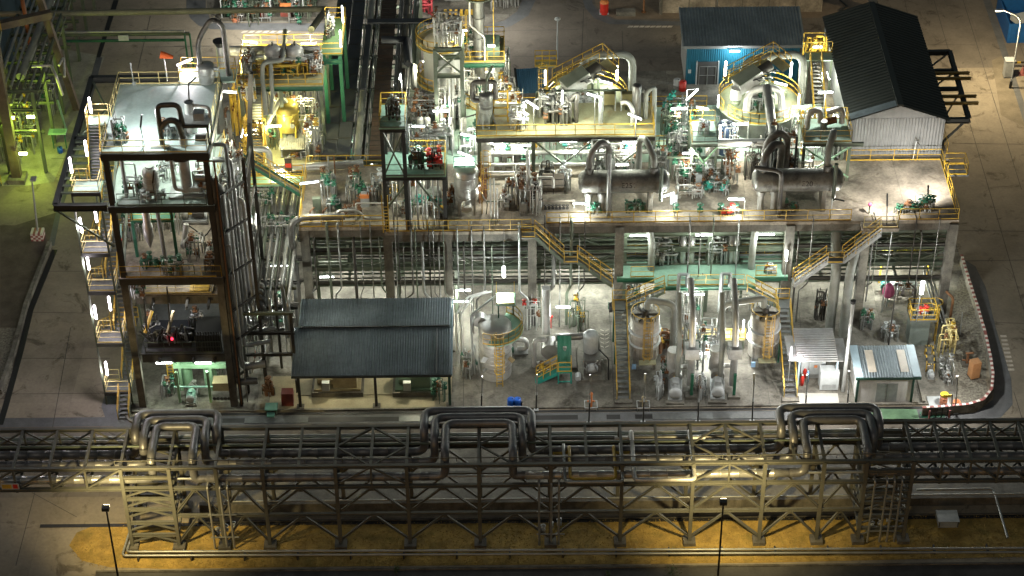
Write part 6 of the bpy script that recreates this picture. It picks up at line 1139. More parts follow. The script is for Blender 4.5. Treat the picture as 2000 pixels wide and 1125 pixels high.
b = at(912, 418); b.y += .5; t = vessel('aluminium clad vessel on legs standing on the middle of the deck', b, .98, 4.1, 1.3, ALU, legs=4, head=.35, seed=8, rings=3); MB().cyl(b + Vector((0, -1.4, 1.1)), b + Vector((0, -.6, 1.3)), .45, n=16).build('manway', ALUB, t)
b2 = (b.x, b.y); MB().bb(b.x - 1.0, b.x + .8, b.y - .7, b.y + .9, DZ + 4.7, DZ + 4.8).build('top_platform', MINT2, t); MB().rail([(b.x - .95, b.y - .65, DZ + 4.8), (b.x + .75, b.y - .65, DZ + 4.8), (b.x + .75, b.y + .85, DZ + 4.8)], 1.0, 1).build('railing', GREEN, t); ladder(None, (b.x + 1.25, b.y - .2, DZ), DZ + 4.8, (1, 0), True, DZ + 2.5, YEL, t)
lamp(Y(908, 302, b.y), 'slanting tube lamp above the clad vessel platform on the deck', (1, 0, -.45), 1.2, 380, (.95, 1, .93), off=(0, -.3, -.3))
t = th('vent_stand', 'three tall white vent pipes on a small rack at the deck front', 'vent pipes', at(966, 432))
for i, px in enumerate((959, 966, 972)): b = at(px, 438); MB().cyl(b, b + Vector((0, 0, 4.6 - (1.0 if i == 2 else 0))), .07, n=8).build('vent_pipe', ALUB, t)
b = at(963, 436); mb = MB()
for z in (.25, 2.2, 3.9): MB().bar(b + Vector((-.5, 0, z)), b + Vector((.6, 0, z)), .07).build('clamp_bar', GSTEEL, t)
b = at(950, 418); t = th('stanchion_lamp', 'lit grey lamp leaning left on a thin post beside the white vent pipes', 'lamp', b); MB().cyl(b, b + Vector((.1, 0, 1.1)), .04, n=6).build('pole', GSTEEL, t); MB().bar(b + Vector((.1, 0, 1.1)), b + Vector((-.5, .2, 2.1)), .14, .08).build('lamp_head', GREY, t); light(b + Vector((-.2, .6, 1.7)), 120, (1, .97, .85), t, .12)  # head turned away, its light falls on the deck behind
t = th('panel_wall', 'weathered concrete panel wall with grid lines at the middle of the deck', 'wall', at(1085, 395)); a, c = at(1060, 398), at(1102, 398); MB().bb(a.x, c.x, a.y + .8, a.y + 1.0, DZ, DZ + 2.4).build('panel', CONC2, t); mb = MB()
for z in (.7, 1.3, 1.9): mb.bar((a.x, a.y + .77, DZ + z), (c.x, a.y + .77, DZ + z), .05)
mb.bar(((a.x + c.x) / 2, a.y + .75, DZ), ((a.x + c.x) / 2, a.y + .75, DZ + 3.2), .07); mb.build('grid_bar', DSTEEL, t)
t = th('low_tray', 'low grey concrete topped tray with a row of small valves at the deck front', 'tray', at(1090, 412)); a, c = at(1058, 412), at(1124, 412); MB().bb(a.x, c.x, a.y, a.y + .8, DZ + .9, DZ + 1.1).build('tray_top', CONC2, t)
for x in (a.x + .1, c.x - .1): MB().bar((x, a.y + .4, DZ), (x, a.y + .4, DZ + .9), .14).build('leg', GREY, t)
for i in range(7): valve_mb((a.x + .3 + i * .3, a.y - .35, DZ + .5), .8).build('valve', BLACK, t)
MB().cyl((a.x + .1, a.y - .35, DZ + .5), (c.x - .7, a.y - .35, DZ + .5), .06, n=6).build('manifold_pipe', STEEL, t)
for i, (px, lab) in enumerate(((1318, 'first'), (1365, 'second'), (1405, 'third'), (1435, 'fourth'))):
    b = at(px + 2, 415); t = th('green_valve', f'{lab} from the left of the low green valves along the front railing', 'valve', b); valve_mb(b + Vector((0, 0, .25)), 1.5).build('valve_body', GREEN, t); MB().cyl(b, b + Vector((0, 0, .2)), .08, n=8).build('stub', STEEL, t)
pipework('pale pipes and red valve at the front railing between the exchangers', at(1428, 418), 1.6, .5, .9, 141, 6, .05, STEEL, RED, 4)
pipework('white valve cluster at the right front corner of the deck', at(1800, 408), 2.0, 1.0, 1.3, 142, 9, .07, LGREY, GREEN, 7); pipework('green valve row on the inner front railing at the right of the deck', at(1765, 415), 1.6, .5, .9, 143, 6, .05, STEEL, GREEN, 5)
b = at(1697, 418); t = th('wrapped_valve', 'small pink wrapped valve at the deck stair head', 'valve', b); MB().cyl(b, b + Vector((0, 0, .9)), .05, n=6).build('post', GSTEEL, t); MB().lathe(b + Vector((0, 0, .8)), (0, 0, 1), [(.02, 0), (.16, .06), (.16, .25), (.02, .34)], 8).build('wrapping', PINK, t)
for i, (px, py, tx, ty) in enumerate(((1732, 438, 1733, 378), (1812, 405, 1813, 362))):
    b = at(px, py); tp = Y(tx, ty, b.y); t = th('stanchion_lamp', ['lit black stanchion lamp at the deck stair head', 'lit black stanchion lamp over the right corner valves'][i], 'lamp', b); MB().cyl(b, b.lerp(tp, .6), .04, n=6).build('pole', BSTEEL, t); MB().bar(b.lerp(tp, .6), tp, .13, .09).build('lamp_head', BSTEEL, t); light(tp + Vector((0, .35, -.05)), 2600, (1, .96, .87), t, .1, 125, tp + Vector((.8, 4.5, -3.2)), 1)  # lit heads seen from their black backs, spots aimed across the deck
b = at(1622, 425); t = th('stanchion_lamp', 'lit black lamp on a white post by the right heat exchanger saddle', 'lamp', b); MB().cyl(b, b + Vector((0, 0, 1.9)), .05, n=6).build('pole', LGREY, t); MB().bar(b + Vector((.1, 0, 1.9)), b + Vector((1.0, .1, 1.6)), .13, .09).build('lamp_head', BSTEEL, t); light(b + Vector((.7, .5, 1.5)), 120, (1, .97, .9), t, .12)  # this head carries a weak light over the deck
b = at(1315, 405); t = th('instrument_box', 'small white instrument box on a post right of the left heat exchanger', 'box', b); MB().cyl(b, b + Vector((0, 0, .5)), .05, n=6).build('post', STEEL, t); MB().bb(b.x - .3, b.x + .3, b.y - .15, b.y + .15, DZ + .4, DZ + 1.2).build('box_body', LGREY, t)
for px, py, d, lab, L in ((1135, 398, (1, 0, -.05), 'horizontal tube lamp at the left end of the left heat exchanger', 1.3), (1302, 382, (1, 0, .4), 'slanting tube lamp on a black post right of the left heat exchanger', 1.3), (1438, 389, (1, 0, -.02), 'horizontal tube lamp on a post left of the right heat exchanger', 1.3)):
    p = Y(px, py, 10.4); lamp(p, lab, d, L, 400, (.95, 1, .94), off=(0, -.25, -.25), post=(p.x + .7, 10.2, DZ))
pipe('long pale header pipe along the back of the deck middle', [(-3.5, 17.2, 12.4), (12.5, 17.2, 12.4)], .2, ALUB); pipe('second pale header pipe just below the first at the deck back', [(-3.5, 16.6, 11.6), (6.8, 16.6, 11.6), (6.8, 16.6, DZ)], .15, ALU); pipe('third thin header pipe at the deck back', [(-3.3, 16.2, 11.1), (3.0, 16.2, 11.1), (3.0, 16.2, DZ)], .1, ALUB)
pipe('fat silver pipe running left from the right silo', [(16.6, 16.6, DZ), (16.6, 16.6, 13.6), (21.5, 16.6, 13.6)], .33, ALUB, 12, .8)
pipe('white pipe tee beside the rusty cluster on the deck', [at(1032, 420) + Vector((0, 1, 0)), at(1032, 420) + Vector((0, 1, 4.2)), at(1032, 420) + Vector((0, 2.6, 4.6))], .17, ALUB); pipe('white pipe arm pointing right from the rusty cluster', [at(1036, 420) + Vector((0, 1.2, 2.9)), at(1036, 420) + Vector((1.9, 1.2, 2.9)), at(1036, 420) + Vector((1.9, 1.2, 1.9))], .12, ALUB)
t = th('pipe_portal', 'light green pipe portal between the two heat exchangers', 'frame', at(1375, 345))
for px in (1308, 1370, 1408): b = at(px, 352); MB().bar(b, b + Vector((0, 0, 2.3)), .14).build('post', GSTEEL, t)
MB().bar(at(1300, 352) + Vector((0, 0, 2.3)), at(1412, 352) + Vector((0, 0, 2.3)), .16).build('cross_bar', GSTEEL, t)
t = th('roof_frame', 'white frame stand with a dark flat cover left of the right heat exchanger', 'frame', at(1385, 330)); MB().bar(at(1382, 330) + Vector((0, 0, 2.2)), at(1440, 330) + Vector((0, 0, 2.2)), .5, .1).build('cover', GSTEEL, t)
for px in (1345, 1378, 1392, 1436): b = at(px, 332); MB().bar(b, b + Vector((0, 0, 2.1)), .2).build('post', LGREY, t)
# ---- the upper deck (z 15)
ud = th('upper_deck', 'yellow stained upper steel deck with railings behind the left heat exchanger', 'deck', (4.5, 18, 15)); UZ = 15.0
MB().bb(-2.9, 12.0, 15.7, 20.8, UZ - .12, UZ).build('floor', YFLOOR, ud)
for y in (15.75, 20.7): MB().ib((-2.9, y, UZ - .32), (12, y, UZ - .32), .4, .22).build('beam', DSTEEL, ud)
for x in (-2.6, 1.9, 6.9, 11.7):
    for y in (15.9, 20.6): MB().ib((x, y, DZ), (x, y, UZ - .5), .34, .3).build('column', GSTEEL, ud)
mb = MB(); 
for a, b in ((1.9, 4.4), (6.9, 4.4), (6.9, 9.3), (11.7, 9.3)): mb.bar((a, 15.9, UZ - .5), (b, 15.9, DZ + 1.6), .13)
mb.build('brace', GSTEEL, ud)
MB().rail([(-2.8, 15.8, UZ), (11.9, 15.8, UZ), (11.9, 20.7, UZ)], 1.1, 1.7, .036).build('railing', YEL, ud); MB().rail([(-2.8, 15.8, UZ), (-2.8, 20.7, UZ)], 1.1, 1.7, .036).build('railing', YEL, ud)
b = P(950, 252, UZ); b.y += .8; t = vessel('sooty topped cylindrical filter on flared legs at the left of the upper deck', b, .58, 2.9, 1.7, ALUD, head=.3, nozzles=1, rings=2, seed=12, sm=LAG)
for a in (200, 250, 290, 340): MB().bar(b + Vector((.85 * math.cos(R(a)), .85 * math.sin(R(a)), 0)), b + Vector((.5 * math.cos(R(a)), .5 * math.sin(R(a)), 1.3)), .12).build('leg', LAG, t)
MB().tube([b + Vector((-.5, 0, 2.3)), b + Vector((-1.1, 0, 2.3)), b + Vector((-1.1, .2, 4.0)), b + Vector((.8, .2, 4.0)), b + Vector((.8, .1, 2.4))], .22, 10, .45).build('loop_pipe', SP, t); MB().tube([b + Vector((0, .1, 3)), b + Vector((.05, .1, 4.4)), b + Vector((.6, .4, 5.4))], .12, 8, .6).build('vent', GSTEEL, t)
t = th('yellow_step_frame', 'yellow stepped access frame right of the sooty topped filter', 'frame', P(975, 240, UZ)); b = P(985, 248, UZ)
for dx in (-.9, .3): MB().bar(b + Vector((dx, .8, 0)), b + Vector((dx, .8, 3.2)), .14).build('post', YEL, t)
for z in (.6, 1.4, 2.2, 3.0): MB().bar(b + Vector((-.9, .8, z)), b + Vector((.3, .8, z)), .12).build('rung', YEL, t)
pipework('white valve cluster in the left middle of the upper deck', P(1013, 250, UZ), 1.4, 1.0, 2.0, 151, 9, .12, ALUB, LGREY, 6, 1.3); pipework('black and silver pump pipes in the middle of the upper deck', P(1090, 235, UZ), 2.2, 1.6, 2.2, 152, 12, .12, ALUD, DSTEEL, 6, 1.2); pipework('pipe bends at the rear middle of the upper deck', P(1065, 225, UZ), 1.8, 1.2, 2.4, 153, 8, .18, ALU, STEEL, 3)
for i, (px, m) in enumerate(((1110, SP), (1125, SP))): b = P(px, 238, UZ); pipe(['left', 'right'][i] + ' sooty swan neck pipe on the upper deck', [b, b + Vector((0, 0, 2.0)), b + Vector((.2 - .9 * (1 - i), .2, 2.8)), b + Vector((-.3 - .9, .3, 1.2))], .2, m, 10, .6)
pipe('thin green gantry pipe across the back of the upper deck', [P(1048, 215, UZ), P(1048, 215, UZ) + Vector((0, 0, 1.9)), P(1222, 213, UZ) + Vector((0, 0, 1.9)), P(1222, 213, UZ)], .1, GSTEEL)
pipe('white bent pipe with a red cap at the right of the upper deck', [P(1235, 245, UZ), P(1235, 245, UZ) + Vector((0, 0, 1.6)), P(1225, 238, UZ) + Vector((0, 0, 2.0)), P(1212, 236, UZ) + Vector((0, 0, 1.8))], .2, ALUB, 10, .4)
b = P(1242, 235, UZ); t = vessel('slim grey pot with rusty cap at the right of the upper deck', b, .38, 3.4, .6, ALUD, head=.4, nozzles=1, rings=1, seed=14)
pipe('grey pipe arch at the right end of the upper deck', [b + Vector((.8, .3, 0)), b + Vector((.8, .3, 2.6)), b + Vector((1.5, .5, 3.0)), b + Vector((1.6, .5, -4))], .2, LAG, 10, .5)
for i, px in enumerate((1190, 1225)): b = P(px, 222, UZ); b.y += .2; t = th('junction_cabinet', ['left', 'right'][i] + ' brown cabinet on white legs at the back of the upper deck', 'cabinet', b); MB().bb(b.x - .45, b.x + .45, b.y, b.y + .5, UZ + .7, UZ + 1.8).build('cabinet_body', mat('olive brown', (.16, .14, .06), .5), t); mb = MB(); [MB().bar((b.x + k, b.y + .25, UZ), (b.x + k, b.y + .25, UZ + 1.9), .1).build('leg', LGREY, t) for k in (-.5, .5)]
pipe('grey flue stub rising in front of the upper deck', [P(1171, 330, DZ), P(1171, 330, DZ) + Vector((0, 0, 7.2))], .2, GREY, 10)
for px, py, z, lab, d, pw in ((1240, 228, 17.2, 'slanting tube lamp at the right back of the upper deck', (1, 0, -.5), 420), (1160, 187, 18.2, 'slanting tube lamp under the agitator drive of the left silo', (1, 0, -.35), 420), (1098, 190, 18.0, 'tube lamp behind the pipe bends on the upper deck', (0, 0, 1), 420), (1040, 205, 17.6, 'tube lamp over the white valves on the upper deck', (1, 0, -.8), 420)):
    p = P(px, py, z); lamp(p, lab, d, 1.2, pw, (.97, 1, .82), off=(0, -.3, -.3), post=(p.x + .1, p.y + .25, UZ))
for i, (px, py) in enumerate(((978, 277), (1020, 284), (1110, 277), (1165, 279), (1232, 275))): p = Y(px, py, 17.2); lamp(p, f'{ORD[i]} tube lamp from the left under the upper deck', (1, 0, 0), 1.4, 330, (.97, 1, .85), off=(0, -.3, -.3), group='tube lamps under the upper deck')
pipework('pale pumps and pipes under the left half of the upper deck', (-.5, 18, DZ), 4, 2, 3, 161, 14, .12, ALUB, GREEN, 8, 1.2); pipework('white pipes and teal valves under the right half of the upper deck', (9, 18, DZ), 4, 2, 3, 162, 14, .12, ALUB, TEAL, 8, 1.3)
for i, (px, r, m) in enumerate(((948, .75, ALUB), (1010, .38, ALUD), (1170, .42, ALUB))): p = Y(px, 300, 17.6); vessel(['white round vessel', 'grey slim vessel', 'small pale vessel with a cone bottom'][i] + ' standing under the upper deck', (p.x, p.y, DZ), r, 3.4, .8, m, seed=20 + i, head=.5, nozzles=1, rings=1)

# ------------------------------------------------------------------ smaller pipe stations that fill the deck and the rear floors
MORE = [(652, 408, DZ, 1.2, 1.0, 1.0, 'low silver valve station behind the dark green control box', STEEL, GREEN), (690, 420, DZ, 1.4, .7, .8, 'flat pipe row behind the hump backed silver pipe', ALU, RUST), (765, 395, DZ, .8, 2.2, 2.6, 'tall thin pipes right of the left black platform column', STEEL, YEL),
 (802, 375, DZ, 2.0, 1.4, 2.4, 'crowded pipes in the shade of the lower mint platform', ALU, GREEN), (858, 425, DZ, 1.2, .8, 1.2, 'small yellow tagged valves left of the clad vessel legs', STEEL, YEL), (942, 385, DZ, .8, 1.8, 3.0, 'rusty ladderlike pipes right of the clad vessel', RUST, YEL),
 (985, 405, DZ, .9, .9, 1.4, 'white valve pair between vent pipes and rusty cluster', ALUB, LGREY), (1068, 375, DZ, 1.2, 1.0, 3.2, 'dark pipes standing behind the concrete panel wall', DSTEEL, STEEL), (1160, 415, DZ, 1.0, .7, .9, 'low valves under the left end of the left exchanger', STEEL, GREEN), (1240, 412, DZ, 1.6, .7, 1.0, 'green valves in the shadow under the left exchanger', GSTEEL, GREEN),
 (1215, 338, DZ, 3.2, 1.0, 2.2, 'pale pipes close behind the left exchanger shell', ALUB, GREEN), (1290, 340, DZ, 1.6, 1.2, 3.0, 'tall pipes and dark green column valve behind the right arch', STEEL, GREEN), (1560, 352, DZ, 2.6, 1.2, 2.4, 'silver pipes close behind the right exchanger shell', ALU, RUST), (1470, 345, DZ, 1.4, 1.2, 3.4, 'dark frames and pipes left of the big black arch', DSTEEL, STEEL), (1540, 412, DZ, 1.6, .6, .8, 'low drain valves under the right exchanger', ALUD, GREEN),
 (800, 228, 10.34, 2.6, 1.4, 2.2, 'silver valve nest right of the upper mint platform', ALUB, RUST), (845, 285, 10.34, 2.2, 1.2, 1.8, 'pale valves between the two pots and pedestal pipes', ALUB, TEAL), (1000, 310, 10.6, 3.4, 1.0, 2.4, 'white pipes left of the middle upper deck column', ALUB, YEL), (1060, 306, 10.6, 2.4, 1.0, 2.8, 'yellow and white pipes in the middle under the upper deck', ALUB, YEL), (1130, 306, 10.6, 2.4, 1.0, 2.6, 'teal valved pipes right of the middle under the upper deck', STEEL, TEAL), (1205, 306, 10.6, 2.2, 1.0, 2.6, 'pale pipes at the right end under the upper deck', ALUB, GREEN),
 (1310, 262, 10.34, 1.8, 1.6, 2.8, 'grey green piping left of the small mint platform', GSTEEL, GREEN), (1330, 312, 10.34, 2.2, 1.4, 2.8, 'bright pipes below the small mint platform', ALUB, GREEN), (1415, 300, 10.6, 2.2, 1.2, 3.0, 'white frames and gauges before the right silo wall', ALUB, LGREY), (1560, 305, 10.6, 2.4, 1.2, 2.4, 'yellow lit pumps below the left half of the wide mint platform', ALUB, YEL), (1605, 302, 10.6, 1.8, 1.2, 2.4, 'yellow lit pumps below the right half of the wide mint platform', STEEL, YEL),
 (485, 190, 16.9, 1.2, 2.0, 1.6, 'yellow valves at the left front of the upper yellow floor', ALUB, YEL), (545, 215, 10.42, 2.6, 1.6, 4.4, 'white lit pipes left behind the golden vessel', ALUB, YEL), (598, 215, 10.42, 2.2, 1.6, 4.6, 'white lit pipes right behind the golden vessel', ALUB, RUST), (612, 262, 10.42, 1.4, 2.2, 3.0, 'pipe frames between the golden vessel and central rack', STEEL, YEL), (530, 285, 10.42, 1.2, 1.6, 3.0, 'green pump pipes at the foot of the slanting pipe', GSTEEL, GREEN), (585, 320, 9.8, 2.2, .8, 1.2, 'silver pipes below the flat grey cover', ALU, YEL),
 (470, 250, 12, 1.4, 2.4, 6.0, 'tall yellow lit pipes between tower and yellow block', YEL, RUST), (455, 330, 8.0, 1.0, 3.0, 6.0, 'tall pale pipes beside the tower below the yellow lit ones', ALUB, RUST), (505, 400, 8.6, 2.6, 2.0, 1.2, 'valves and bends lying on the tower side pipe rack', ALU, GREEN), (545, 445, 8.6, 3.0, 2.0, 1.0, 'small green valves on the front of the tower side rack', STEEL, GREEN), (560, 640, 0, 2.0, 1.6, 3.0, 'dark pipes in the gap left of the shelter roof', ALUD, GREEN), (505, 655, 0, 1.8, 2.0, 4.0, 'dark upright pipes right of the lower tower leg', DSTEEL, GREEN),
 (1345, 640, 0, 2.2, 1.2, 4.6, 'tangle of tall silver pipes under the mint platform', ALU, GREEN), (1440, 600, 0, 2.4, 1.4, 5.0, 'tangle of tall pale pipes behind the right ribbed tank', ALU, YEL), (1230, 600, 0, 1.6, 1.2, 4.8, 'tall pipes behind the left ribbed tank', STEEL, GREEN), (1300, 735, 0, .8, 1.4, 1.8, 'gauge pipes in front of the left arched duct', STEEL, GREEN), (1130, 640, 0, 1.6, 1.4, 3.0, 'green tinted pipes above the teal stepped platform', GSTEEL, YEL), (1040, 640, 0, 1.4, 1.4, 3.6, 'pale pipes behind the vacuum pump set', ALUB, RED), (1600, 620, 0, .9, .9, 3.2, 'bent conduits at the foot of the thick pale ducts', DSTEEL, STEEL), (1690, 640, 0, 1.0, .8, 1.6, 'pipes strapped to the foot of the second column from right', STEEL, GREEN)]
for i, (px, py, z, w, d, h, lab, pm, vm) in enumerate(MORE): pipework(lab, P(px, py, z), w, d, h, 500 + i, 9, .065, pm, vm, 5, 1.0)
for i, (px, py, z, pw, lab) in enumerate(((560, 215, 13.8, 420, 'added fill lamp between the white lit pipes behind the golden vessel'), (500, 240, 14, 300, 'added fill lamp beside the yellow stair of the lit block'), (1345, 300, 13.4, 300, 'added fill lamp below the small mint platform'), (1450, 292, 13.6, 300, 'added fill lamp between the frames before the right silo wall'), (640, 250, 8, 500, 'added fill lamp below the left edge of the central rack'), (1215, 322, 14.2, 240, 'added fill lamp just behind the left exchanger shell'), (800, 350, 14.6, 300, 'added fill lamp under the lower mint platform of the black tower'), (470, 330, 13, 240, 'added fill lamp among the pale pipes beside the tower'))):
    lamp(P(px, py, z), lab, (1, 0, 0), 1.0, pw, (1, .98, .8), off=(0, -.4, -.3))  # fill lamps added to brighten the dense pipework

# ================================================================== BEHIND THE DECK: silos, rear floor, warehouse, shed, yellow block
rf = th('rear_floor', 'mint green rear steel floor among the silos behind the deck', 'platform', (8, 22, 10.3))
MB().bb(-10.2, 27.6, 18.45, 27.5, 10.2, 10.34).build('floor', MINT, rf); MB().ib((-10.2, 27.4, 10.0), (27.6, 27.4, 10.0), .4, .2).build('beam', GSTEEL, rf); MB().rail([(12.2, 27.3, 10.34), (17.4, 27.3, 10.34)], 1.1, 1.6, .04).build('railing', YEL, rf); MB().rail([(-10.1, 27.3, 10.34), (2.8, 27.3, 10.34)], 1.1, 1.6, .04).build('railing', YEL, rf); MB().rail([(12.3, 21, 10.34), (17.3, 21, 10.34)], 1.1, 1.4, .04).build('railing', YEL, rf)
for x in (-9.8, -4, 2, 12.4, 17.4, 27.2):
    for y in (19, 27): MB().ib((x, y, 0), (x, y, 10), .3, .28).build('column', GSTEEL, rf)
SIL = mat('silo roof paint', (.25, .29, .19), .55, .1, .4, .7, .5, rust=(.30, .20, .10), rustamt=.6)
def silo(x, y, z, r, lab, near):
    t = th('silo', lab, 'silo', (x, y, 2)); MB().lathe((x, y, 0), (0, 0, 1), [(.6, 2), (r - .5, 5.5), (r - .45, z - .2)], 40).build('shell', ALUD, t); MB().lathe((x, y, 0), (0, 0, 1), [(r - .1, z - .15), (r, z - .1), (r, z), (r - .9, z + .05), (1.4, z + .75), (.02, z + .95)], 40).build('roof', SIL, t)
    for a0, a1 in near:
        pts = [(x + (r - .1) * math.cos(R(a)), y + (r - .1) * math.sin(R(a)), z) for a in range(a0, a1 + 1, 12)]; MB().rail(pts, 1.1, 1.2, .04, .14).build('railing', YEL, t)
    for a in (20, 75, 140, 200, 250, 310): c = Vector((x + r * .62 * math.cos(R(a)), y + r * .62 * math.sin(R(a)), z + .3)); MB().lathe(c, (0, 0, 1), [(.38, 0), (.38, .25), (.42, .26), (.42, .33), (.02, .36)], 14).build('hatch', SIL, t)
    for zz, a0, a1 in ((z - 2.6, 195, 350), (z - 5.0, 200, 345)):
        mb = MB(); rg = [(x + (r + .55) * math.cos(R(a)), y + (r + .55) * math.sin(R(a)), zz) for a in range(a0, a1, 12)]
        for a in range(a0, a1 - 12, 12): mb.add([(x + q * math.cos(R(b)), y + q * math.sin(R(b)), zz - .05) for b in (a, a + 12) for q in (r - .45, r + .6)], [(0, 1, 3, 2)])
        mb.build('ring_walkway', YFLOOR, t); MB().rail(rg, 1.1, 1, .035, .14).build('railing', YEL, t)
    for k in range(9):
        a = R(200 + k * 17); q = Vector((math.cos(a), math.sin(a), 0)); p = Vector((x, y, 0)) + q * (r + .05); MB().tube([p + Vector((0, 0, z - 8)), p + Vector((0, 0, z - .6 - .4 * (k % 3))), p + q * .5 + Vector((0, 0, z - .5 - .4 * (k % 3)))], .05 + .03 * (k % 3), 6).build('wall_pipe', (STEEL, ALUB, GSTEEL)[k % 3], t)
    for a in (45, 135, 225, 315): MB().ib((x + (r - .3) * math.cos(R(a)), y + (r - .3) * math.sin(R(a)), 0), (x + (r - .3) * math.cos(R(a)), y + (r - .3) * math.sin(R(a)), 6), .4, .35).build('leg', GSTEEL, t)
    return t
def agitator(c, lab, z0):
    """inclined gearbox drive on a stand with its own railed service platform"""
    t = th('agitator_drive', lab, 'agitator drive', (c.x, c.y, z0)); d = Vector((.82, .42, .34)).normalized(); s = Vector((-.42, .82, 0)).normalized()
    for k in (-.6, .6): MB().bar(Vector((c.x, c.y, z0)) + s * k - d * .3, c + s * k * .8 - Vector((0, 0, .5)), .3).build('stand_leg', ALUB, t); MB().bar(Vector((c.x + 1.2, c.y + .5, z0)) + s * k, c + d * 1.3 + s * k * .8 - Vector((0, 0, .4)), .2).build('stand_leg', GSTEEL, t)
    u = d.cross(s); u = u if u.z > 0 else -u; w, h = .62, .5
    def obox(a, b, w, h): 
        vs = [e + s * i * w + u * j * h for e in (a, b) for j in (-1, 1) for i in (-1, 1)]; return MB().add(vs, [(0, 2, 3, 1), (4, 5, 7, 6), (0, 1, 5, 4), (2, 6, 7, 3), (0, 4, 6, 2), (1, 3, 7, 5)])
    obox(c - d * 1.9, c + d * .5, .68, .5).build('drive_housing', ALUB, t); obox(c - d * 1.85 + u * .53, c + d * .45 + u * .53, .72, .04).build('housing_cover', mat('olive cover', (.24, .27, .22), .45, .2), t)
    MB().cyl(c + d * .5, c + d * 1.7, .48, n=16).build('motor', DSTEEL, t); MB().cyl(c - d * 1.95 - s * .1, c - d * 2.0 - s * .1 - Vector((0, 0, 1.0)), .5, n=14).build('gear_end', ALUB, t); g = random.Random(3)
    for k in range(8): p = c + d * g.uniform(-.6, 1.4) - s * .75 + u * g.uniform(-.3, .4); MB().tube([p, p - s * .1 + d * .3, p - s * .1 + d * .5 - u * .4], .06, 6).build('hose', BSTEEL if k % 2 else STEEL, t)
    pz = c.z - .2; o = c + s * .9; pl = [o - d * 2.2, o + d * 2.3, o + d * 2.3 - s * 2.0, o + d * 1.6 - s * 2.0]; pl = [Vector((q.x, q.y, pz + (q - o).dot(d) * .2)) for q in pl]
    mb = MB(); mb.add([pl[0], pl[1], pl[1] + s * .8, pl[0] + s * .8], [(0, 1, 2, 3)]).add([pl[1], pl[2], pl[2] + d * .8, pl[1] + d * .8], [(0, 1, 2, 3)]); mb.build('service_platform', YFLOOR, t)
    MB().rail([pl[0] + s * .8, pl[1] + s * .8 + d * .8, pl[2] + d * .8], 1.1, 1.1, .045, .12).build('railing', YEL, t); MB().rail([pl[0], pl[1]], 1.1, 1.1, .04, 0).build('railing', YEL, t)
    return t
S1, S2 = Vector((6.65, 25.2, 12.4)), Vector((21.7, 25.0, 12.2)); SR = 3.65
silo(S1.x, S1.y, S1.z, SR, 'left round silo with a railed green roof behind the upper deck', [(-12, 100), (112, 192)]); silo(S2.x, S2.y, S2.z, SR, 'right round silo with a railed green roof beside the dark warehouse', [(-24, 96), (108, 204), (216, 312)])
for i, (S, px, py) in enumerate(((S1, 1138, 150), (S2, 1474, 147))):
    c = Y(px, py, S.y - .9); agitator(c, ['left', 'right'][i] + ' inclined agitator drive on its railed stand over the ' + ['left', 'right'][i] + ' silo', S.z + .3)
    a = Y([1137, 1452][i], [110, 118][i], S.y + 1.5); b = Y([1236, 1570][i], [104, 103][i], S.y + 2); e = Y([1237, 1571][i], [190, 190][i], S.y - .2)
    pipe(['left', 'right'][i] + ' great pale duct arching from the agitator over the ' + ['left', 'right'][i] + ' silo rim', [Vector((a.x, S.y, S.z + 1)), a, b, Vector((b.x, b.y - 1.0, b.z - 5.2))], .34, LAG, 14, 1.3)
    for k, (qx, qy) in enumerate((([1065, 1417][i], [152, 134][i]), ([1205, 1545][i], [143, 136][i]))):
        p = Y(qx, qy, S.y + 2.6); lamp(p, ['left', 'right'][k] + ' bright upright tube lamp on the rim of the ' + ['left', 'right'][i] + ' silo', (0, 0, 1), 1.4, 330, (.95, 1, .88), r=.10, off=(.5 - k, -.5, .1), post=(p.x, p.y + .12, S.z))
    for k in range(2): lamp((S.x - 1.6 + 3.2 * k, S.y - 1.2, S.z + 2.6), ['left', 'right'][k] + ' tube lamp under the agitator stand of the ' + ['left', 'right'][i] + ' silo', (1, 0, -.3), 1.1, 150, (1, 1, .78), off=(0, -.3, -.2))
ladder('yellow caged ladder climbing to the left agitator platform', (3.2, 24.6, S1.z), S1.z + 3.0, (-1, -.2), True, S1.z + 1)
lamp(Y(1403, 198, 23.0), 'upright tube lamp on the left side of the right silo', (0, 0, 1), 1.2, 420, (.95, 1, .88), off=(.3, -.5, 0)); lamp(Y(1560, 196, 22.8), 'upright tube lamp on the right side of the right silo', (0, 0, 1), 1.2, 420, (.97, 1, .88), off=(-.3, -.4, 0)); lamp(Y(1407, 258, 17.8), 'upright tube lamp in front of the right silo wall', (0, 0, 1), 1.2, 420, (.97, 1, .92), off=(.2, -.4, 0)); lamp(Y(1352, 185, 17), 'slanting pale tube lamp on a post left of the right silo', (1, .2, 1), 1.3, 200, (.85, 1, .95), TUBE_W, off=(0, -.3, -.2), post=(Y(1341, 195, 17).x, 17.1, 14.6))
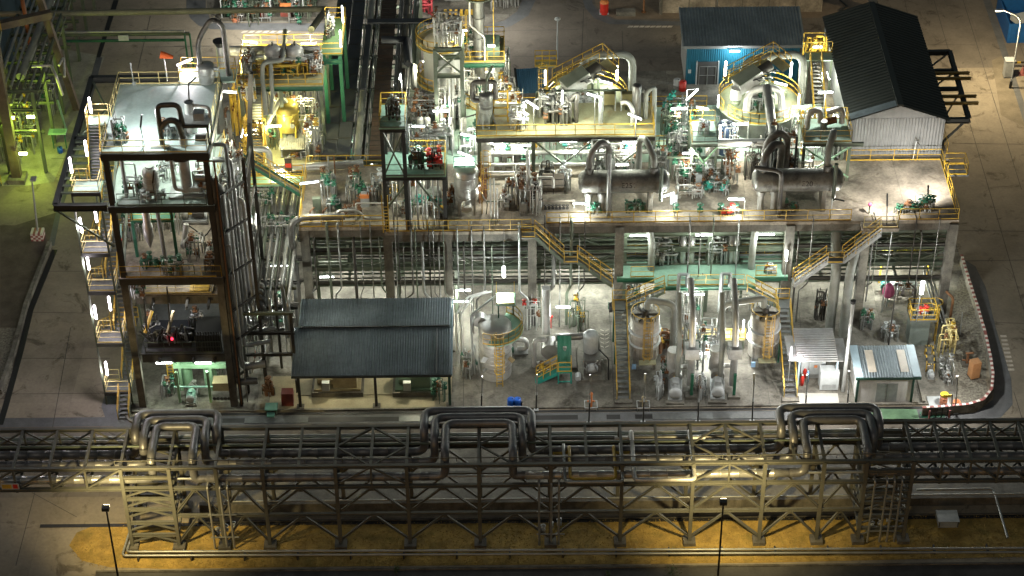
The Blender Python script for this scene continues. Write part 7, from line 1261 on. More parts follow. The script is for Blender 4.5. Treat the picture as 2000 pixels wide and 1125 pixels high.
# forked silver header over the right silo
a = Y(1498, 170, 23.0)
pipe('great grey downcomer falling from the right silo to the sooty pipes', [a, Y(1505, 225, 20.5), Y(1510, 258, 17.5), Y(1510, 300, 15.5)], .42, ALUD, 14, .6); pipe('left arm of the forked silver header over the right silo', [a, Y(1462, 178, 23.3), Y(1457, 220, 22.5)], .33, ALUB, 12, .8); pipe('right arm of the forked silver header over the right silo', [a, Y(1525, 176, 23.3), Y(1527, 228, 22.3)], .3, ALUB, 12, .8)
pipework('pale valves and gauges in the middle of the right silo roof', (21.6, 23.4, S2.z + .4), 2.4, 1.2, 1.6, 171, 14, .08, STEEL, GREEN, 8); pipework('pale valves and tubes in the middle of the left silo roof', (6.4, 23.2, S1.z + .4), 2.4, 1.0, 1.5, 172, 10, .1, STEEL, LGREY, 6)
b = (19.6, 19.6); vessel('dark blue vessel left of the right silo wall', (18.4, 20.2, 10.34), .8, 2.6, .5, mat('dark blue steel', (.05, .08, .14), .4, .4), seed=31, nozzles=1)  # shell has a plain dark blue base colour
# mint side platforms either side of the right silo
for i, (x0, x1, y0, y1, z) in enumerate(((15.0, 17.2, 15.3, 18.6, 14.5), (24.3, 28.3, 15.2, 18.8, 14.5))):
    t = th('side_platform', ['small mint platform on braced green legs left of the right silo', 'wide mint platform on crossed green legs between right silo and warehouse'][i], 'platform', ((x0 + x1) / 2, y0, DZ)); MB().bb(x0, x1, y0, y1, z - .12, z).build('floor', MINT, t); MB().ib((x0, y0 + .1, z - .3), (x1 + (1 if i else 0), y0 + .1, z - .3), .34, .2).build('beam', GSTEEL, t)
    for x in (x0 + .1, x1 - .1):
        for y in (y0 + .2, y1 - .2): MB().ib((x, y, DZ), (x, y, z - .3), .24, .22).build('leg', GSTEEL, t)
    MB().bar((x0, y0 + .1, z - .5), (x1, y0 + .1, DZ + .4), .12).build('brace', mat('pale green paint', (.22, .38, .24)), t); MB().bar((x1, y0 + .12, z - .5), (x0, y0 + .12, DZ + .4), .12).build('brace', MATS['pale green paint'], t)
    MB().rail([(x0 + .05, y0 + .05, z), (x1 - .05, y0 + .05, z), (x1 - .05, y1, z)], 1.1, 1.2).build('railing', GSTEEL if not i else YEL, t); MB().rail([(x0 + .05, y0, z), (x0 + .05, y1 - .05, z), (x1, y1 - .05, z)], 1.1, 1.2).build('railing', YEL, t)
pipework('white valve on the small mint platform left of the right silo', (16.1, 16.8, 14.5), .9, .8, 1.1, 181, 6, .07, LGREY, LGREY, 4)
b = Vector((26.2, 17.0, 14.5)); t = th('lagged_pump', 'white lagged elbows and rusty pump on the wide mint platform', 'pump', b); MB().tube([b + Vector((-1.4, .3, 0)), b + Vector((-1.4, .3, 1.6)), b + Vector((-.4, .5, 1.8)), b + Vector((-.3, .4, .5))], .26, 10, .5).build('elbow', ALUB, t); MB().tube([b + Vector((.2, .6, 1.4)), b + Vector((1.4, .6, 1.8)), b + Vector((1.5, .5, .4))], .26, 10, .5).build('elbow', ALUB, t); MB().cyl(b + Vector((-.2, .2, .6)), b + Vector((1.0, .4, .8)), .3, n=12).build('pump_barrel', RUST, t); MB().cyl(b + Vector((-.1, -.1, .2)), b + Vector((-.1, -.1, 1.0)), .3, n=12).build('casing', ALUD, t)
lamp(Y(1585, 286, 16.8), 'horizontal tube lamp under the wide mint platform', (1, 0, 0), 1.5, 420, (.98, 1, .85), off=(0, -.3, -.3)); lamp(Y(1372, 212, 18.4), 'slanting tube lamp on the small mint platform', (1, 0, -.25), 1.0, 300, (.93, 1, .9), off=(-.2, -.3, 0)); lamp((26.3, 18.6, 17.2), 'tube lamp over the wide mint platform', (1, 0, 0), 1.2, 350, (.95, 1, .9), off=(0, -.4, -.2), post=(26.3, 18.75, 14.5))
for i, x in enumerate((-6, 0, 14.5, 19.5, 25)): lamp((x, 22.5 if i != 3 else 20, 13.2), f'{ORD[i]} lamp from the left over the mint rear floor', (1, 0, 0), 1.3, 330, (1, 1, .78), off=(0, -.3, -.3), post=(x + .8, 22.9 if i != 3 else 20.4, 10.34))
for i, (x, y, w, d, h, vm) in enumerate(((-7.0, 20.5, 4, 2.2, 2.6, LGREY), (-3.0, 20.8, 3, 2, 2.4, GREEN), (14.5, 20.0, 3.6, 2, 2.6, GREEN), (25.5, 21.5, 2.6, 2, 3, YEL), (-7, 25, 4, 2, 3, RUST), (0, 25, 3.5, 2, 3, YEL), (14.8, 25, 3, 2, 2.2, TEAL))):
    pipework(f'{["white flanged", "green valved", "tall green", "yellow spotted", "rusty", "yellow valved", "teal valved"][i]} piping station on the mint rear floor', (x, y, 10.34), w, d, h, 190 + i, 14, .1, ALUB if i % 2 else STEEL, vm, 8, 1.2)
for i, px in enumerate((822, 835)): b = P(px, 262, 10.34); t = vessel(['left', 'right'][i] + ' small silver pot with a pointed valve on the rear mint floor', b, .3, 1.6, .5, ALUB, head=.8, seed=40 + i, nozzles=1, rings=1); MB().cyl(b + Vector((0, 0, 1.8)), b + Vector((0, 0, 2.4)), .1, .04, 8).build('valve_spindle', DSTEEL, t)
pipe('silver swan neck duct right of the two small pots', [P(842, 258, 12), P(862, 250, 12.6), P(872, 262, 11.5), P(866, 285, 10.4)], .3, ALU, 12, .8)
for i, px in enumerate((882, 906)): b = P(px, 290, 10.34); pipe(['left', 'right'][i] + ' white pedestal pipe on the rear mint floor', [b, b + Vector((0, 0, 1.8)), b + Vector((0, 1.5, 2.0))], .26, ALUB, 12, .3)
lamp(Y(915, 265, 19.4), 'slanting tube lamp above the white pedestal pipes', (1, 0, -.25), 1.3, 350, (.97, 1, .88), off=(0, -.3, -.3))
# ---- tall tank, column and platforms at the back centre
TB = P(862, 82, 17.0); t = th('ringed_tank', 'tall white tank with yellow ring platform at the back centre', 'tank', (TB.x, TB.y, 0)); MB().cyl((TB.x, TB.y, 0), (TB.x, TB.y, 17.0), 1.6, n=30).build('shell', WALLG, t); MB().lathe((TB.x, TB.y, 17), (0, 0, 1), [(1.6, 0), (1.5, .2), (.5, .5), (.02, .55)], 30).build('roof', mat('cream tank roof', (.55, .50, .38), .6, 0, .3, 1), t)
for z, a0, a1 in ((17.1, 60, 330), (13.2, 130, 260)):
    mb = MB(); rg = []
    for a in range(a0, a1 + 1, 15): rg.append((TB.x + 2.2 * math.cos(R(a)), TB.y + 2.2 * math.sin(R(a)), z))
    for a in range(a0, a1, 15):
        q = [(TB.x + r_ * math.cos(R(b_)), TB.y + r_ * math.sin(R(b_)), z - .05) for b_ in (a, a + 15) for r_ in (1.6, 2.25)]; mb.add(q, [(0, 1, 3, 2)])
    mb.build('ring_platform', YFLOOR, t); MB().rail(rg, 1.1, .8, .045, .15).build('railing', YEL, t)
CB = P(936, 112, 14.5); t = th('distillation_column', 'tall slim steel column with ring platform cut by the top edge at the back centre', 'column', (CB.x, CB.y, 0)); MB().cyl((CB.x, CB.y, 0), (CB.x, CB.y, 26), .5, n=20).build('shell', ALUD, t); mb = MB()
for z in (21.0,): rg = [(CB.x + 1.5 * math.cos(R(a)), CB.y + 1.5 * math.sin(R(a)), z) for a in range(0, 361, 24)]; MB().cyl((CB.x, CB.y, z - .1), (CB.x, CB.y, z), 1.6, n=20).build('ring_platform', GSTEEL, t); MB().rail(rg, 1.1, 1, .045, .15).build('railing', YEL, t)
for z in (16.5, 18.5): MB().cyl((CB.x, CB.y, z), (CB.x, CB.y, z + .15), .57, n=20).build('flange_ring', ALUD, t)
MB().tube([(CB.x - .75, CB.y - .4, 24), (CB.x - .75, CB.y - .4, 18), (CB.x + .5, CB.y - .7, 17), (CB.x + .5, CB.y - .7, 14.6)], .09, 8).build('side_pipe', ALUB, t); ladder(None, (CB.x + 1.3, CB.y, 14.5), 21, (1, 0), False, None, YEL, t)
t = th('column_platform', 'yellow railed platform around the foot of the slim column', 'platform', (CB.x, CB.y, 14.4)); a = P(885, 122, 14.4); c = P(985, 122, 14.4); x0, x1, y0 = a.x, c.x, a.y; MB().bb(x0, x1, y0, y0 + 4.2, 14.3, 14.4).build('floor', YFLOOR, t); MB().rail([(x0, y0, 14.4), (x1, y0, 14.4), (x1, y0 + 4.2, 14.4), (x0, y0 + 4.2, 14.4)], 1.1, 1.3, .045, .15).build('railing', YEL, t)
for x in (x0 + .3, x1 - .6): MB().bar((x, y0 + .3, 0), (x, y0 + .3, 14.3), .4).build('column', LAG, t)
MB().ib((x0, y0, 14.1), (x1, y0, 14.1), .4, .2).build('beam', GREEN, t); MB().bb(x1 - 1.9, x1 - .4, y0 + .9, y0 + 3, 14.4, 15.4).build('equipment_box', mat('mint box', (.30, .42, .33), .6), t)
pipework('crowded valves on the platform at the foot of the slim column', ((x0 + x1) / 2 - 1, y0 + 1.8, 14.4), 3, 2.4, 2.2, 201, 16, .09, ALUB, GREEN, 10); 
t = th('open_frame', 'dark green open steel frame in front of the ringed tank', 'steel frame', P(870, 150, 10)); a = Y(849, 97, TB.y - 4.6); c = Y(901, 97, TB.y - 4.6); FZ = a.z
for x in (a.x, c.x):
    for dy in (0, 3): MB().ib((x, a.y + dy, 0), (x, a.y + dy, FZ), .34, .3).build('post', GSTEEL, t)
for z in (FZ - 2.6, FZ): MB().ib((a.x, a.y, z), (c.x, a.y, z), .36, .25).build('beam', GSTEEL, t); MB().ib((a.x, a.y + 3, z), (c.x, a.y + 3, z), .36, .25).build('beam', GSTEEL, t)
MB().bar((a.x, a.y, FZ - 2.4), (c.x, a.y, FZ - .2), .14).build('brace', GSTEEL, t); MB().bar((c.x, a.y, FZ - 2.4), (a.x, a.y, FZ - .2), .14).build('brace', GSTEEL, t)
pipework('silver stair and piping jungle on top of the dark green frame', ((a.x + c.x) / 2, a.y + 1.5, FZ), 2.4, 2.4, 3, 202, 16, .09, ALUB, STEEL, 8); pipework('white pipes inside the dark green frame', ((a.x + c.x) / 2, a.y + 1.5, 10.3), 2.6, 2, 6, 203, 14, .14, ALUB, GREEN, 6); ladder('yellow caged ladder between the ringed tank and slim column', P(905, 110, 14.4), 18.0, (0, -1), True, 15.2)
pipe('fat pale concrete grey pipe across the foot of the dark green frame', [P(812, 158, 10.6), P(900, 156, 10.6), P(905, 190, 10.6)], .4, LAG, 12, .6)
for i, (px, py, z) in enumerate(((905, 60, 19), (960, 90, 17.5), (870, 125, 14), (950, 125, 13), (880, 170, 13), (965, 165, 13), (830, 120, 12))): p = P(px, py, z); lamp(p, f'{ORD[i]} added fill lamp counted downward among the crowded pipes at the back centre', (1, 0, 0), .6, 460, (1, .97, .72), off=(0, -.5, -.3), group='added fill lamps among the back centre pipes')  # lamps added to brighten the crowded back centre
for i, (px, py, w, d, h) in enumerate(((855, 210, 3, 2, 3), (905, 200, 3.4, 2.5, 3.2), (960, 165, 3.4, 2.5, 4), (985, 205, 2.6, 2, 3), (925, 150, 3, 2, 3.4), (870, 240, 3, 1.5, 2.4))):
    pipework(['grey pipe nest below the fat pale pipe', 'yellow railed pipe nest right of the fat pale pipe', 'pale pipe nest below the column platform', 'silver pipe nest left of the blue canopy', 'rusty pipe nest behind the sooty topped filter', 'low pipe nest behind the two small pots'][i], P(px, py, 10.34), w, d, h, 210 + i, 16, .09, [ALU, ALUB, STEEL][i % 3], [YEL, GREEN, RUST][i % 3], 9, 1.1)
t = th('curved_walkway', 'curved yellow railed walkway behind the two small pots', 'walkway', P(880, 215, 11.5)); rg = [P(850 + 90 * q, 178 + 45 * q ** 1.4, 12.2) for q in (0, .15, .3, .45, .6, .75, .9)]; MB().rail(rg, 1.1, 1, .045, .15).build('railing', YEL, t); mb = MB()
for p, q in zip(rg, rg[1:]): mb.bar(p + Vector((0, .4, 0)), q + Vector((0, .4, 0)), .8, .08)
mb.build('walkway_deck', YFLOOR, t)
pipe('black drain hose from the curved walkway', [P(935, 222, 12), P(900, 232, 11.5), P(880, 232, 11)], .07, DSTEEL)
# blue canopy
c = [P(1012, 183, 8), P(1066, 180, 8), P(1064, 133, 9), P(1008, 135, 9)]; t = th('blue_canopy', 'blue grey sheet canopy behind the upper deck left of the silo', 'canopy', c[0]); corr(MB(), c[0], c[1], c[3] - c[0], 14, .04).build('roof', mat('blue canopy sheet', (.06, .15, .24), .5, .2, .2, .8), t)
for q in c: MB().bar((q.x, q.y, 0), (q.x, q.y, q.z - .05), .16).build('post', DSTEEL, t)
MB().bar(c[0] + Vector((-.1, 0, .05)), c[3] + Vector((-.1, 0, .05)), .2, .25).build('edge_gutter', BSTEEL, t)
a = P(1045, 130, 9); t = th('rear_catwalk', 'small yellow railed catwalk behind the blue canopy', 'walkway', a); MB().bb(a.x, a.x + 2.0, a.y, a.y + 1, 8.9, 9).build('walkway_deck', YFLOOR, t); MB().rail([(a.x, a.y, 9), (a.x + 2, a.y, 9), (a.x + 2, a.y + 1, 9), (a.x, a.y + 1, 9), (a.x, a.y, 9)], 1.1, .7, .045).build('railing', YEL, t); [MB().bar((a.x + k, a.y + .5, 0), (a.x + k, a.y + .5, 8.9), .16).build('post', GSTEEL, t) for k in (.2, 1.8)]
# ---- dark warehouse on the deck
WALLW = mat('warehouse wall sheet', (.25, .26, .265), .5, .2, .2, .6, .5, streak=1, rustamt=.3)
wh = th('warehouse', 'grey sheet warehouse with black pitched roof standing at the right back of the deck', 'warehouse', (32.6, 27, DZ)); WX0, WX1, WY0, WY1, EV, RG = 28.75, 36.75, 19.1, 36.0, 14.25, 15.7
MB().bb(28.0, 37.4, 18.4, 36.4, 10.1, 10.45).build('floor', CONC2, wh)
mb = MB(); mid = (WX0 + WX1) / 2
corr(mb, (WX0, WY0, DZ), (WX1, WY0, DZ), (0, 0, EV - DZ), 30, .04); mb.add([(WX0, WY0 + .02, EV), (mid, WY0 + .02, RG - .1), (WX1, WY0 + .02, EV)], [(0, 2, 1)]); corr(mb, (WX0, WY1, DZ), (WX0, WY0, DZ), (0, 0, EV - DZ), 60, .04); corr(mb, (WX1, WY0, DZ), (WX1, WY1, DZ), (0, 0, EV - DZ), 60, .04); mb.build('wall', WALLW, wh)
mb = MB(); 
for s in (-1, 1):
    e = WX0 - .3 if s < 0 else WX1 + .3; corr(mb, (e, WY0 - .3, EV - .1), (e, WY1 + .2, EV - .1), (mid - e, 0, RG - EV + .1), 38, .08)
mb.build('roof', ROOFD, wh); MB().bar((mid, WY0 - .32, RG + .05), (mid, WY1, RG + .05), .5, .08).build('ridge_cap', ROOFD, wh); mb = MB(); mb.add([(WX0 - .3, WY0 - .3, EV + .04), (mid - .3, WY0 - .3, RG - .02), (mid - .3, WY0 + .6, RG - .02), (WX0 - .3, WY0 + .6, EV + .04)], [(0, 1, 2, 3)]); mb.build('verge_sheet', ROOF, wh)
for x in (28.3, 32.7, 37.1):
    for y in (24, 30, 36): MB().bb(x - .3, x + .3, y - .3, y + .3, 0, 10.1).build('column', CONCD, wh)
cr = th('crane_frame', 'black steel crane frame with projecting beams jutting from the right side of the warehouse', 'crane frame', (39, 27, 13)); q = [P(1812, 103, 13.2), P(1855, 102, 13.2), P(1893, 235, 13.2), P(1846, 235, 13.2)]
for a, b in ((q[0], q[1]), (q[1], q[2]), (q[3], q[2])): MB().ib(Vector((max(a.x, 36.8), a.y, 13.2)), b, .45, .35).build('beam', BSTEEL, cr)
for f in (.28, .55): MB().ib((36.8, q[1].lerp(q[2], f).y, 13.2), q[1].lerp(q[2], f), .35, .25).build('beam', BSTEEL, cr)
for f in (.36, .44, .7, .8): a = q[1].lerp(q[2], f); MB().ib((36.8, a.y, 13.5), (a.x + 1.1, a.y, 13.5), .26, .2).build('runway_beam', mat('ochre steel', (.22, .16, .05), .6, .1, .3), cr)
for f0, f1 in ((0, .25), (.3, .52), (.58, .98)): MB().bar((36.9, q[1].lerp(q[2], f1).y, 13.2), q[1].lerp(q[2], f0), .12).build('brace', BSTEEL, cr)
MB().bar(q[2] - Vector((.5, 0, .3)), (36.9, q[2].y, 10.8), .16).build('brace', BSTEEL, cr); MB().rail([(37.3, 19.2, DZ), (37.4, 24, DZ)], 1.1, 1.2).build('railing', YEL, cr)
b = at(1783, 312); t = th('wall_lamp_post', 'white post with unlit dark lamp head before the warehouse wall', 'lamp', b); MB().cyl(b, b + Vector((.1, 0, 1.9)), .05, n=6).build('pole', LGREY, t); MB().bar(b + Vector((.1, 0, 1.9)), b + Vector((.4, .1, 1.5)), .14, .1).build('lamp_head', DSTEEL, t)
lamp((27.9, 27, 13.6), 'lamp lighting the left wall of the warehouse', (0, 1, 0), 1.2, 420, (1, 1, .8), off=(-.4, 0, -.2)); lamp((28.0, 21.5, 13.2), 'lamp between the wide mint platform and the warehouse wall', (0, 1, 0), 1.2, 330, (1, 1, .8), off=(-.3, -.2, -.2)); pipework('cramped pipes along the left wall of the warehouse', (28.0, 20.2, 10.4), .8, 3.0, 3, 231, 14, .08, STEEL, GREEN, 7)
t = stairs('yellow railed steel stair descending between the right silo and warehouse', (26.9, 22.4, 10.4), (26.9, 28.6, 14.2), .95); MB().bb(26.1, 28.6, 28.6, 30.0, 14.1, 14.2).build('landing', MINT, t); MB().rail([(26.2, 29.9, 14.2), (28.5, 29.9, 14.2)], 1.1, 1).build('railing', YEL, t); [MB().bar((x, 29, 0), (x, 29, 14.1), .2).build('post', GSTEEL, t) for x in (26.3, 28.4)]
pipework('yellow frames behind the stair head left of the warehouse', P(1590, 108, 12), 2.2, 1, 2.2, 232, 8, .1, YEL, YEL, 3, name='yellow_stand', cat='stand'); lamp(P(1597, 92, 14), 'lamp behind the stair head left of the warehouse', (1, 0, 0), .8, 330, (1, 1, .75), off=(0, -.3, -.3))
# ---- blue shed, drums
bs = th('blue_shed', 'blue sheet walled shed with grey lean-to roof behind the right silo', 'shed', (23, 50, 0)); corr(MB(), (17.4, 47.5, 0), (28.5, 47.5, 0), (0, 0, 4.5), 52, .05).build('wall', BLUEW, bs); MB().bb(17.35, 28.5, 47.6, 53, 0, 4.4).build('wall', WALLG, bs) ; corr(MB(), (16.9, 47.0, 4.6), (29.0, 47.0, 4.6), (0, 6.0, .9), 40, .08).build('roof', ROOF, bs); MB().bar((16.9, 47.0, 4.5), (29, 47.0, 4.5), .1, .3).build('gutter', ROOFL, bs)
a = P(1360, 163); c = P(1400, 163); MB().bb(a.x, c.x, 47.36, 47.44, 0, 2.6).build('doorway_shade_panel', mat('painted doorway shade', (.06, .06, .06), .8), bs); MB().rail([(a.x + .2, 47.3, 0), (c.x - .2, 47.3, 0)], 2.1, .8, .04, 0).build('door_grille', STEEL, bs); mb = MB()  # dark panel on the wall; the doorway's inner shade is painted on
for s, e in ((a.x - .12, a.x), (c.x, c.x + .12)): MB().bb(s, e, 47.3, 47.46, 0, 2.7).build('door_frame', LGREY, bs)
MB().bb(a.x - .9, a.x - .6, 47.38, 47.44, 1.3, 1.7).build('notice', LGREY, bs); lamp((22, 46.7, 4.2), 'lamp under the eave of the blue shed', (1, 0, 0), 1.0, 380, (.9, 1, 1), off=(0, -.5, -.4))
for i, (px, m, n_) in enumerate(((1322, WALLG, 'white'), (1333, RED, 'red'))):
    p = P(px, 172 + 4 * i); t = th('drum', f'{n_} drum standing at the left corner of the blue shed', 'drum', p); MB().lathe(p, (0, 0, 1), [(.02, 0), (.35, 0), (.35, .4), (.37, .42), (.35, .44), (.35, 1.0), (.02, 1.0)], 16).build('drum_body', m, t); MB().cyl(p + Vector((.12, 0, 1)), p + Vector((.12, 0, 1.04)), .06, n=8).build('bung', BLACK, t)
# ---- yellow lit block at left back
yb = th('yellow_lit_block', 'yellow lit steel process block with railed upper floor behind the left tower', 'process block', (-19.4, 22, 0)); YZ = 16.9; bx0, bx1, by0, by1 = -23.0, -15.8, 21.0, 27.5
MB().bb(bx0, bx1, by0, by1, YZ - .12, YZ).build('upper_floor', YFLOOR, yb); MB().bb(bx0, bx1, 18.6, by1, 10.3, 10.42).build('lower_floor', YFLOOR, yb); MB().bb(-22.9, -17.6, 15.6, 17.0, 10.3, 10.42).build('front_walkway', mat('pale green paint', (.22, .38, .24)), yb)
for y in (by0 + .1, by1 - .1): MB().ib((bx0, y, YZ - .35), (bx1, y, YZ - .35), .45, .25).build('beam', GREEN, yb)
for x in (bx0 + .2, -19.4, bx1 - .2):
    for y in (by0 + .2, by1 - .2): MB().ib((x, y, 0), (x, y, YZ - .5), .35, .3).build('column', GSTEEL, yb)
MB().rail([(bx0, by0 + .05, YZ), (bx1, by0 + .05, YZ)], 1.1, 1.4, .045, .14).build('railing', YEL, yb); MB().rail([(bx0, by0, YZ), (bx0, by1, YZ), (bx1, by1, YZ)], 1.1, 1.4, .045, .14).build('railing', YEL, yb); MB().rail([(-22.8, 15.7, 10.42), (-17.6, 15.7, 10.42)], 1.1, 1.3, .045).build('railing', YEL, yb); MB().rail([(-22.8, 16.9, 10.42), (-17.6, 16.9, 10.42)], 1.1, 1.3, .045).build('railing', YEL, yb)
YL = (1, .93, .5)
for i, px in enumerate((535, 578)):
    p = P(px, 128, YZ); t = vessel(['left', 'right'][i] + ' domed white vessel with cone cap on the yellow lit upper floor', p, .75, 1.5, .4, ALUB, head=.7, nozzles=1, seed=51 + i, rings=1); MB().cyl(p + Vector((0, 0, 1.9)), p + Vector((0, 0, 2.4)), .08, n=6).build('top_valve', DSTEEL, t)
    MB().tube([p + Vector((-.6 + 1.2 * i, 0, .9)), p + Vector((-1.6 + 3.2 * i, 0, .9)), p + Vector((-1.7 + 3.4 * i, 1.0, .9)), p + Vector((-.3 + .6 * i, 1.4, .9))], .2, 10, .5).build('side_loop', ALUB, t)
pipe('fat white header pipe along the back of the yellow lit block', [P(450, 99, YZ + .5), P(628, 98, YZ + .5)], .42, ALUB, 14); pipe('white connecting pipe between the two domed vessels', [P(520, 118, YZ + 1), P(600, 118, YZ + 1)], .25, ALUB, 10)
pipe('bent dark pipe stepping down in front of the domed vessels', [Y(557, 60, 30), Y(552, 118, 21.2), Y(513, 122, 20.8), Y(512, 150, 20.6), Y(520, 225, 18.8)], .2, LAG, 10, .5); pipe('straight grey pipe falling in front of the yellow lit upper floor', [Y(528, 112, 22.0), Y(530, 150, 20.7), Y(532, 190, 20.3), Y(528, 225, 18.9)], .18, LAG, 10)
pipe('very long pipe crossing the back road to the yellow lit block', [(-50, 47, 9), (-42.3, 47, 9), (-17.6, 46.5, 9.5), (-17.4, 30, 17)], .3, mat('olive grey pipe', (.18, .18, .13), .6, .2, .3), 10, .8)
for px, py, dy, lab in ((488, 82, 27.6, 'slanting tube lamp over the back rail of the yellow lit block'), (603, 86, 27.6, 'level tube lamp over the back rail of the yellow lit block'), (484, 110, 25, 'tube lamp hanging at the left of the domed vessels')): p = Y(px, py, dy); lamp(p, lab, (1, 0, -.2 if px < 500 else .02), 1.3, 850, YL, TUBE_Y, off=(0, -1.0, .2))
for i, (x, y, z) in enumerate(((-21.5, 22.5, 16.0), (-17.5, 22.5, 16.0), (-20, 19.8, 13.6), (-17, 20, 13.2), (-22, 19.4, 13.0))): lamp((x, y, z), f'{ORD[i]} yellow lamp counted inside the yellow lit block', (1, 0, 0), 1.1, 520, (1, .92, .42), TUBE_Y, off=(0, -.2, -.4), group='yellow lamps inside the lit block')
b = P(567, 283, 10.42); t = vessel('golden clad vessel on legs in front of the yellow lit block', b, .95, 4.0, 1.9, YTANK, legs=4, head=.5, seed=61, nozzles=2, sm=mat('yellow leg paint', (.45, .36, .05), .5)); MB().tube([b + Vector((0, 0, 4.2)), b + Vector((-.4, -.2, 5.0)), b + Vector((-2.4, -1.4, 1.6)), b + Vector((-2.5, -1.4, -2))], .24, 10, .7).build('slanting_pipe', LAG, t)
stairs('yellow sided steel stair in front of the yellow lit block', (-21.4, 17.4, 10.45), (-21.4, 21.0, 16.8), .9); stairs('long green stringer stair with yellow rails falling right to the deck', (-17.6, 14.4, 10.5), (-22.4, 14.4, 14.2), .9, sm=GREEN)
MB().bb(-23.4, -22.4, 13.9, 14.9, 14.1, 14.2).build('stair_landing', GRATE, yb)
a = P(546, 308, 10.5); c = P(606, 308, 10.5); t = th('grey_roof_panel', 'flat pale grey ribbed cover in front of the golden vessel', 'cover', a); corr(MB(), (a.x, a.y, 11.3), (c.x, a.y, 11.3), (0, 2.4, .5), 14, .03).build('cover_sheet', ROOFL, t); [MB().bar((x, a.y + .3, DZ - .1), (x, a.y + .3, 11.3), .12).build('leg', STEEL, t) for x in (a.x + .2, c.x - .2)]
pipe('fat silver pipe running right to the central rack below the grey cover', [(-21.8, 16.9, 13.2), (-20.3, 16.9, 13.2), (-20.3, 16.9, 11.3), (-12.5, 17.6, 11.3)], .26, ALU, 12, .5); pipe('second silver pipe just below the fat one before the central rack', [(-20, 17.2, 10.8), (-12.5, 17.8, 10.8)], .15, ALU, 10)
b = Y(563, 320, 16.6); t = th('red_gauge_box', 'small black and red gauge box before the grey cover', 'box', b); MB().bb(b.x - .3, b.x + .3, b.y - .1, b.y + .1, b.z - .7, b.z + .6).build('box_body', DSTEEL, t); MB().bb(b.x - .25, b.x + .25, b.y - .13, b.y - .105, b.z - .3, b.z + .1).build('red_panel', RED, t)
for i, (x, y, z, w, d, h, vm) in enumerate(((-21.8, 20, 10.42, 2, 2, 4, YEL), (-18.4, 22.5, 10.42, 3.5, 2, 4.5, GREEN), (-16.8, 20, 10.42, 1.6, 2, 4, YEL), (-19.6, 23, YZ, 5, 1.4, 1.2, GREEN), (-16.5, 23.5, YZ, 1, 2, 1.4, LGREY), (-22.2, 23, YZ, 1, 2.4, 1.8, LGREY))):
    pipework(f'{["yellow framed", "white and green", "slim yellow", "low green valved", "pale", "white actuator"][i]} pipe station in the yellow lit block', (x, y, z), w, d, h, 240 + i, 14, .09, [YEL, ALUB, STEEL][i % 3], vm, 8, 1.1)
gp_ = th('green_gantry', 'green floored gantry with yellow rails beside the central rack at the back', 'gantry', (-14, 30, 0)); a = P(627, 106, 18.0); c = P(668, 106, 18.0); MB().bb(a.x, c.x, a.y, a.y + 6, 17.9, 18).build('floor', mat('olive green floor', (.14, .24, .10), .6, 0, .3, 1), gp_); MB().rail([(a.x, a.y, 18), (c.x, a.y, 18), (c.x, a.y + 6, 18), (a.x, a.y + 6, 18)], 1.1, 1.3, .045).build('railing', YEL, gp_)
for x in (a.x + .2, c.x - .2):
    for y in (a.y + .2, a.y + 5.6): MB().ib((x, y, 0), (x, y, 17.8), .34, .3).build('leg', GREEN, gp_)
MB().ib((a.x - 2.4, a.y + .1, 17.2), (c.x, a.y + .1, 17.2), .4, .25).build('beam', GREEN, gp_); pipework('pale upright relief pipe on the green gantry', (a.x + .6, a.y + 3.5, 18), .6, 2.2, 2.2, 251, 7, .12, LAG, STEEL, 4)
for i, (px, py) in enumerate(((669, 28), (665, 76))): lamp(P(px, py, 20), ['farther', 'nearer'][i] + ' upright lamp on the rail of the green gantry', (0, 0, 1), 1.6, 260, (1, 1, .85), off=(-.4, -.3, 0))
# ---- central rack running back
ck = th('central_rack', 'long dark green pipe rack running straight back through the plant', 'pipe rack', (-12.5, 40, 10.5)); RZ = 10.6; rx0, rx1 = -16.3, -8.9
y = 19.2; k = 0
while y < 75:
    for z in (RZ, 8.4, 6.2): MB().ib((rx0, y, z - .2), (rx1, y, z - .2), .4, .28).build('cross_beam', GSTEEL, ck)
    for x in (rx0 + .2, -12.4, rx1 - .2): MB().ib((x, y, 0), (x, y, RZ - .2), .34, .3).build('post', GSTEEL, ck)
    y += 5.6
for x in (rx0, rx1): 
    for z in (RZ, 8.4): MB().ib((x, 18.6, z), (x, 76, z), .4, .22).build('beam', GSTEEL, ck)
for nm, x0, x1, z, m, lab in (('cable_tray', -16.2, -14.95, RZ + .35, TRAYC, 'left dark covered cable tray on the central rack'), ('cable_tray', -14.85, -13.75, RZ + .5, TRAYC, 'second dark covered cable tray on the central rack'), ('cable_tray', -12.1, -10.7, RZ + .45, RUSTY, 'rust brown slatted cable tray on the central rack')):
    t = th(nm, lab, 'cable tray', (x0, 40, z)); MB().bb(x0, x1, 18.7, 76, z - .2, z).build('cover', m, t); mb = MB(); y = 19
    while y < 75: mb.bb(x0 - .02, x1 + .02, y, y + (.06 if m is RUSTY else .1), z, z + .03); y += .75 if m is RUSTY else 2.6
    mb.build('cover_seam', DSTEEL, t)
g = random.Random(55); xs = [(-13.1, .3, LAG), (-12.5, .06, STEEL), (-12.3, .05, STEEL), (-10.4, .08, STEEL), (-10.15, .1, ALUD), (-9.75, .28, SP), (-9.3, .12, ALUD), (-9.0, .08, STEEL), (-13.55, .07, STEEL)]
for i, (x, r, m) in enumerate(xs): pipe(f'{ORD[i]} in order of laying of the pipes on top of the central rack', [(x, 18.8, RZ + .05 + r), (x, 76, RZ + .05 + r)], r, m, 10, group='pipes on top of the central rack')
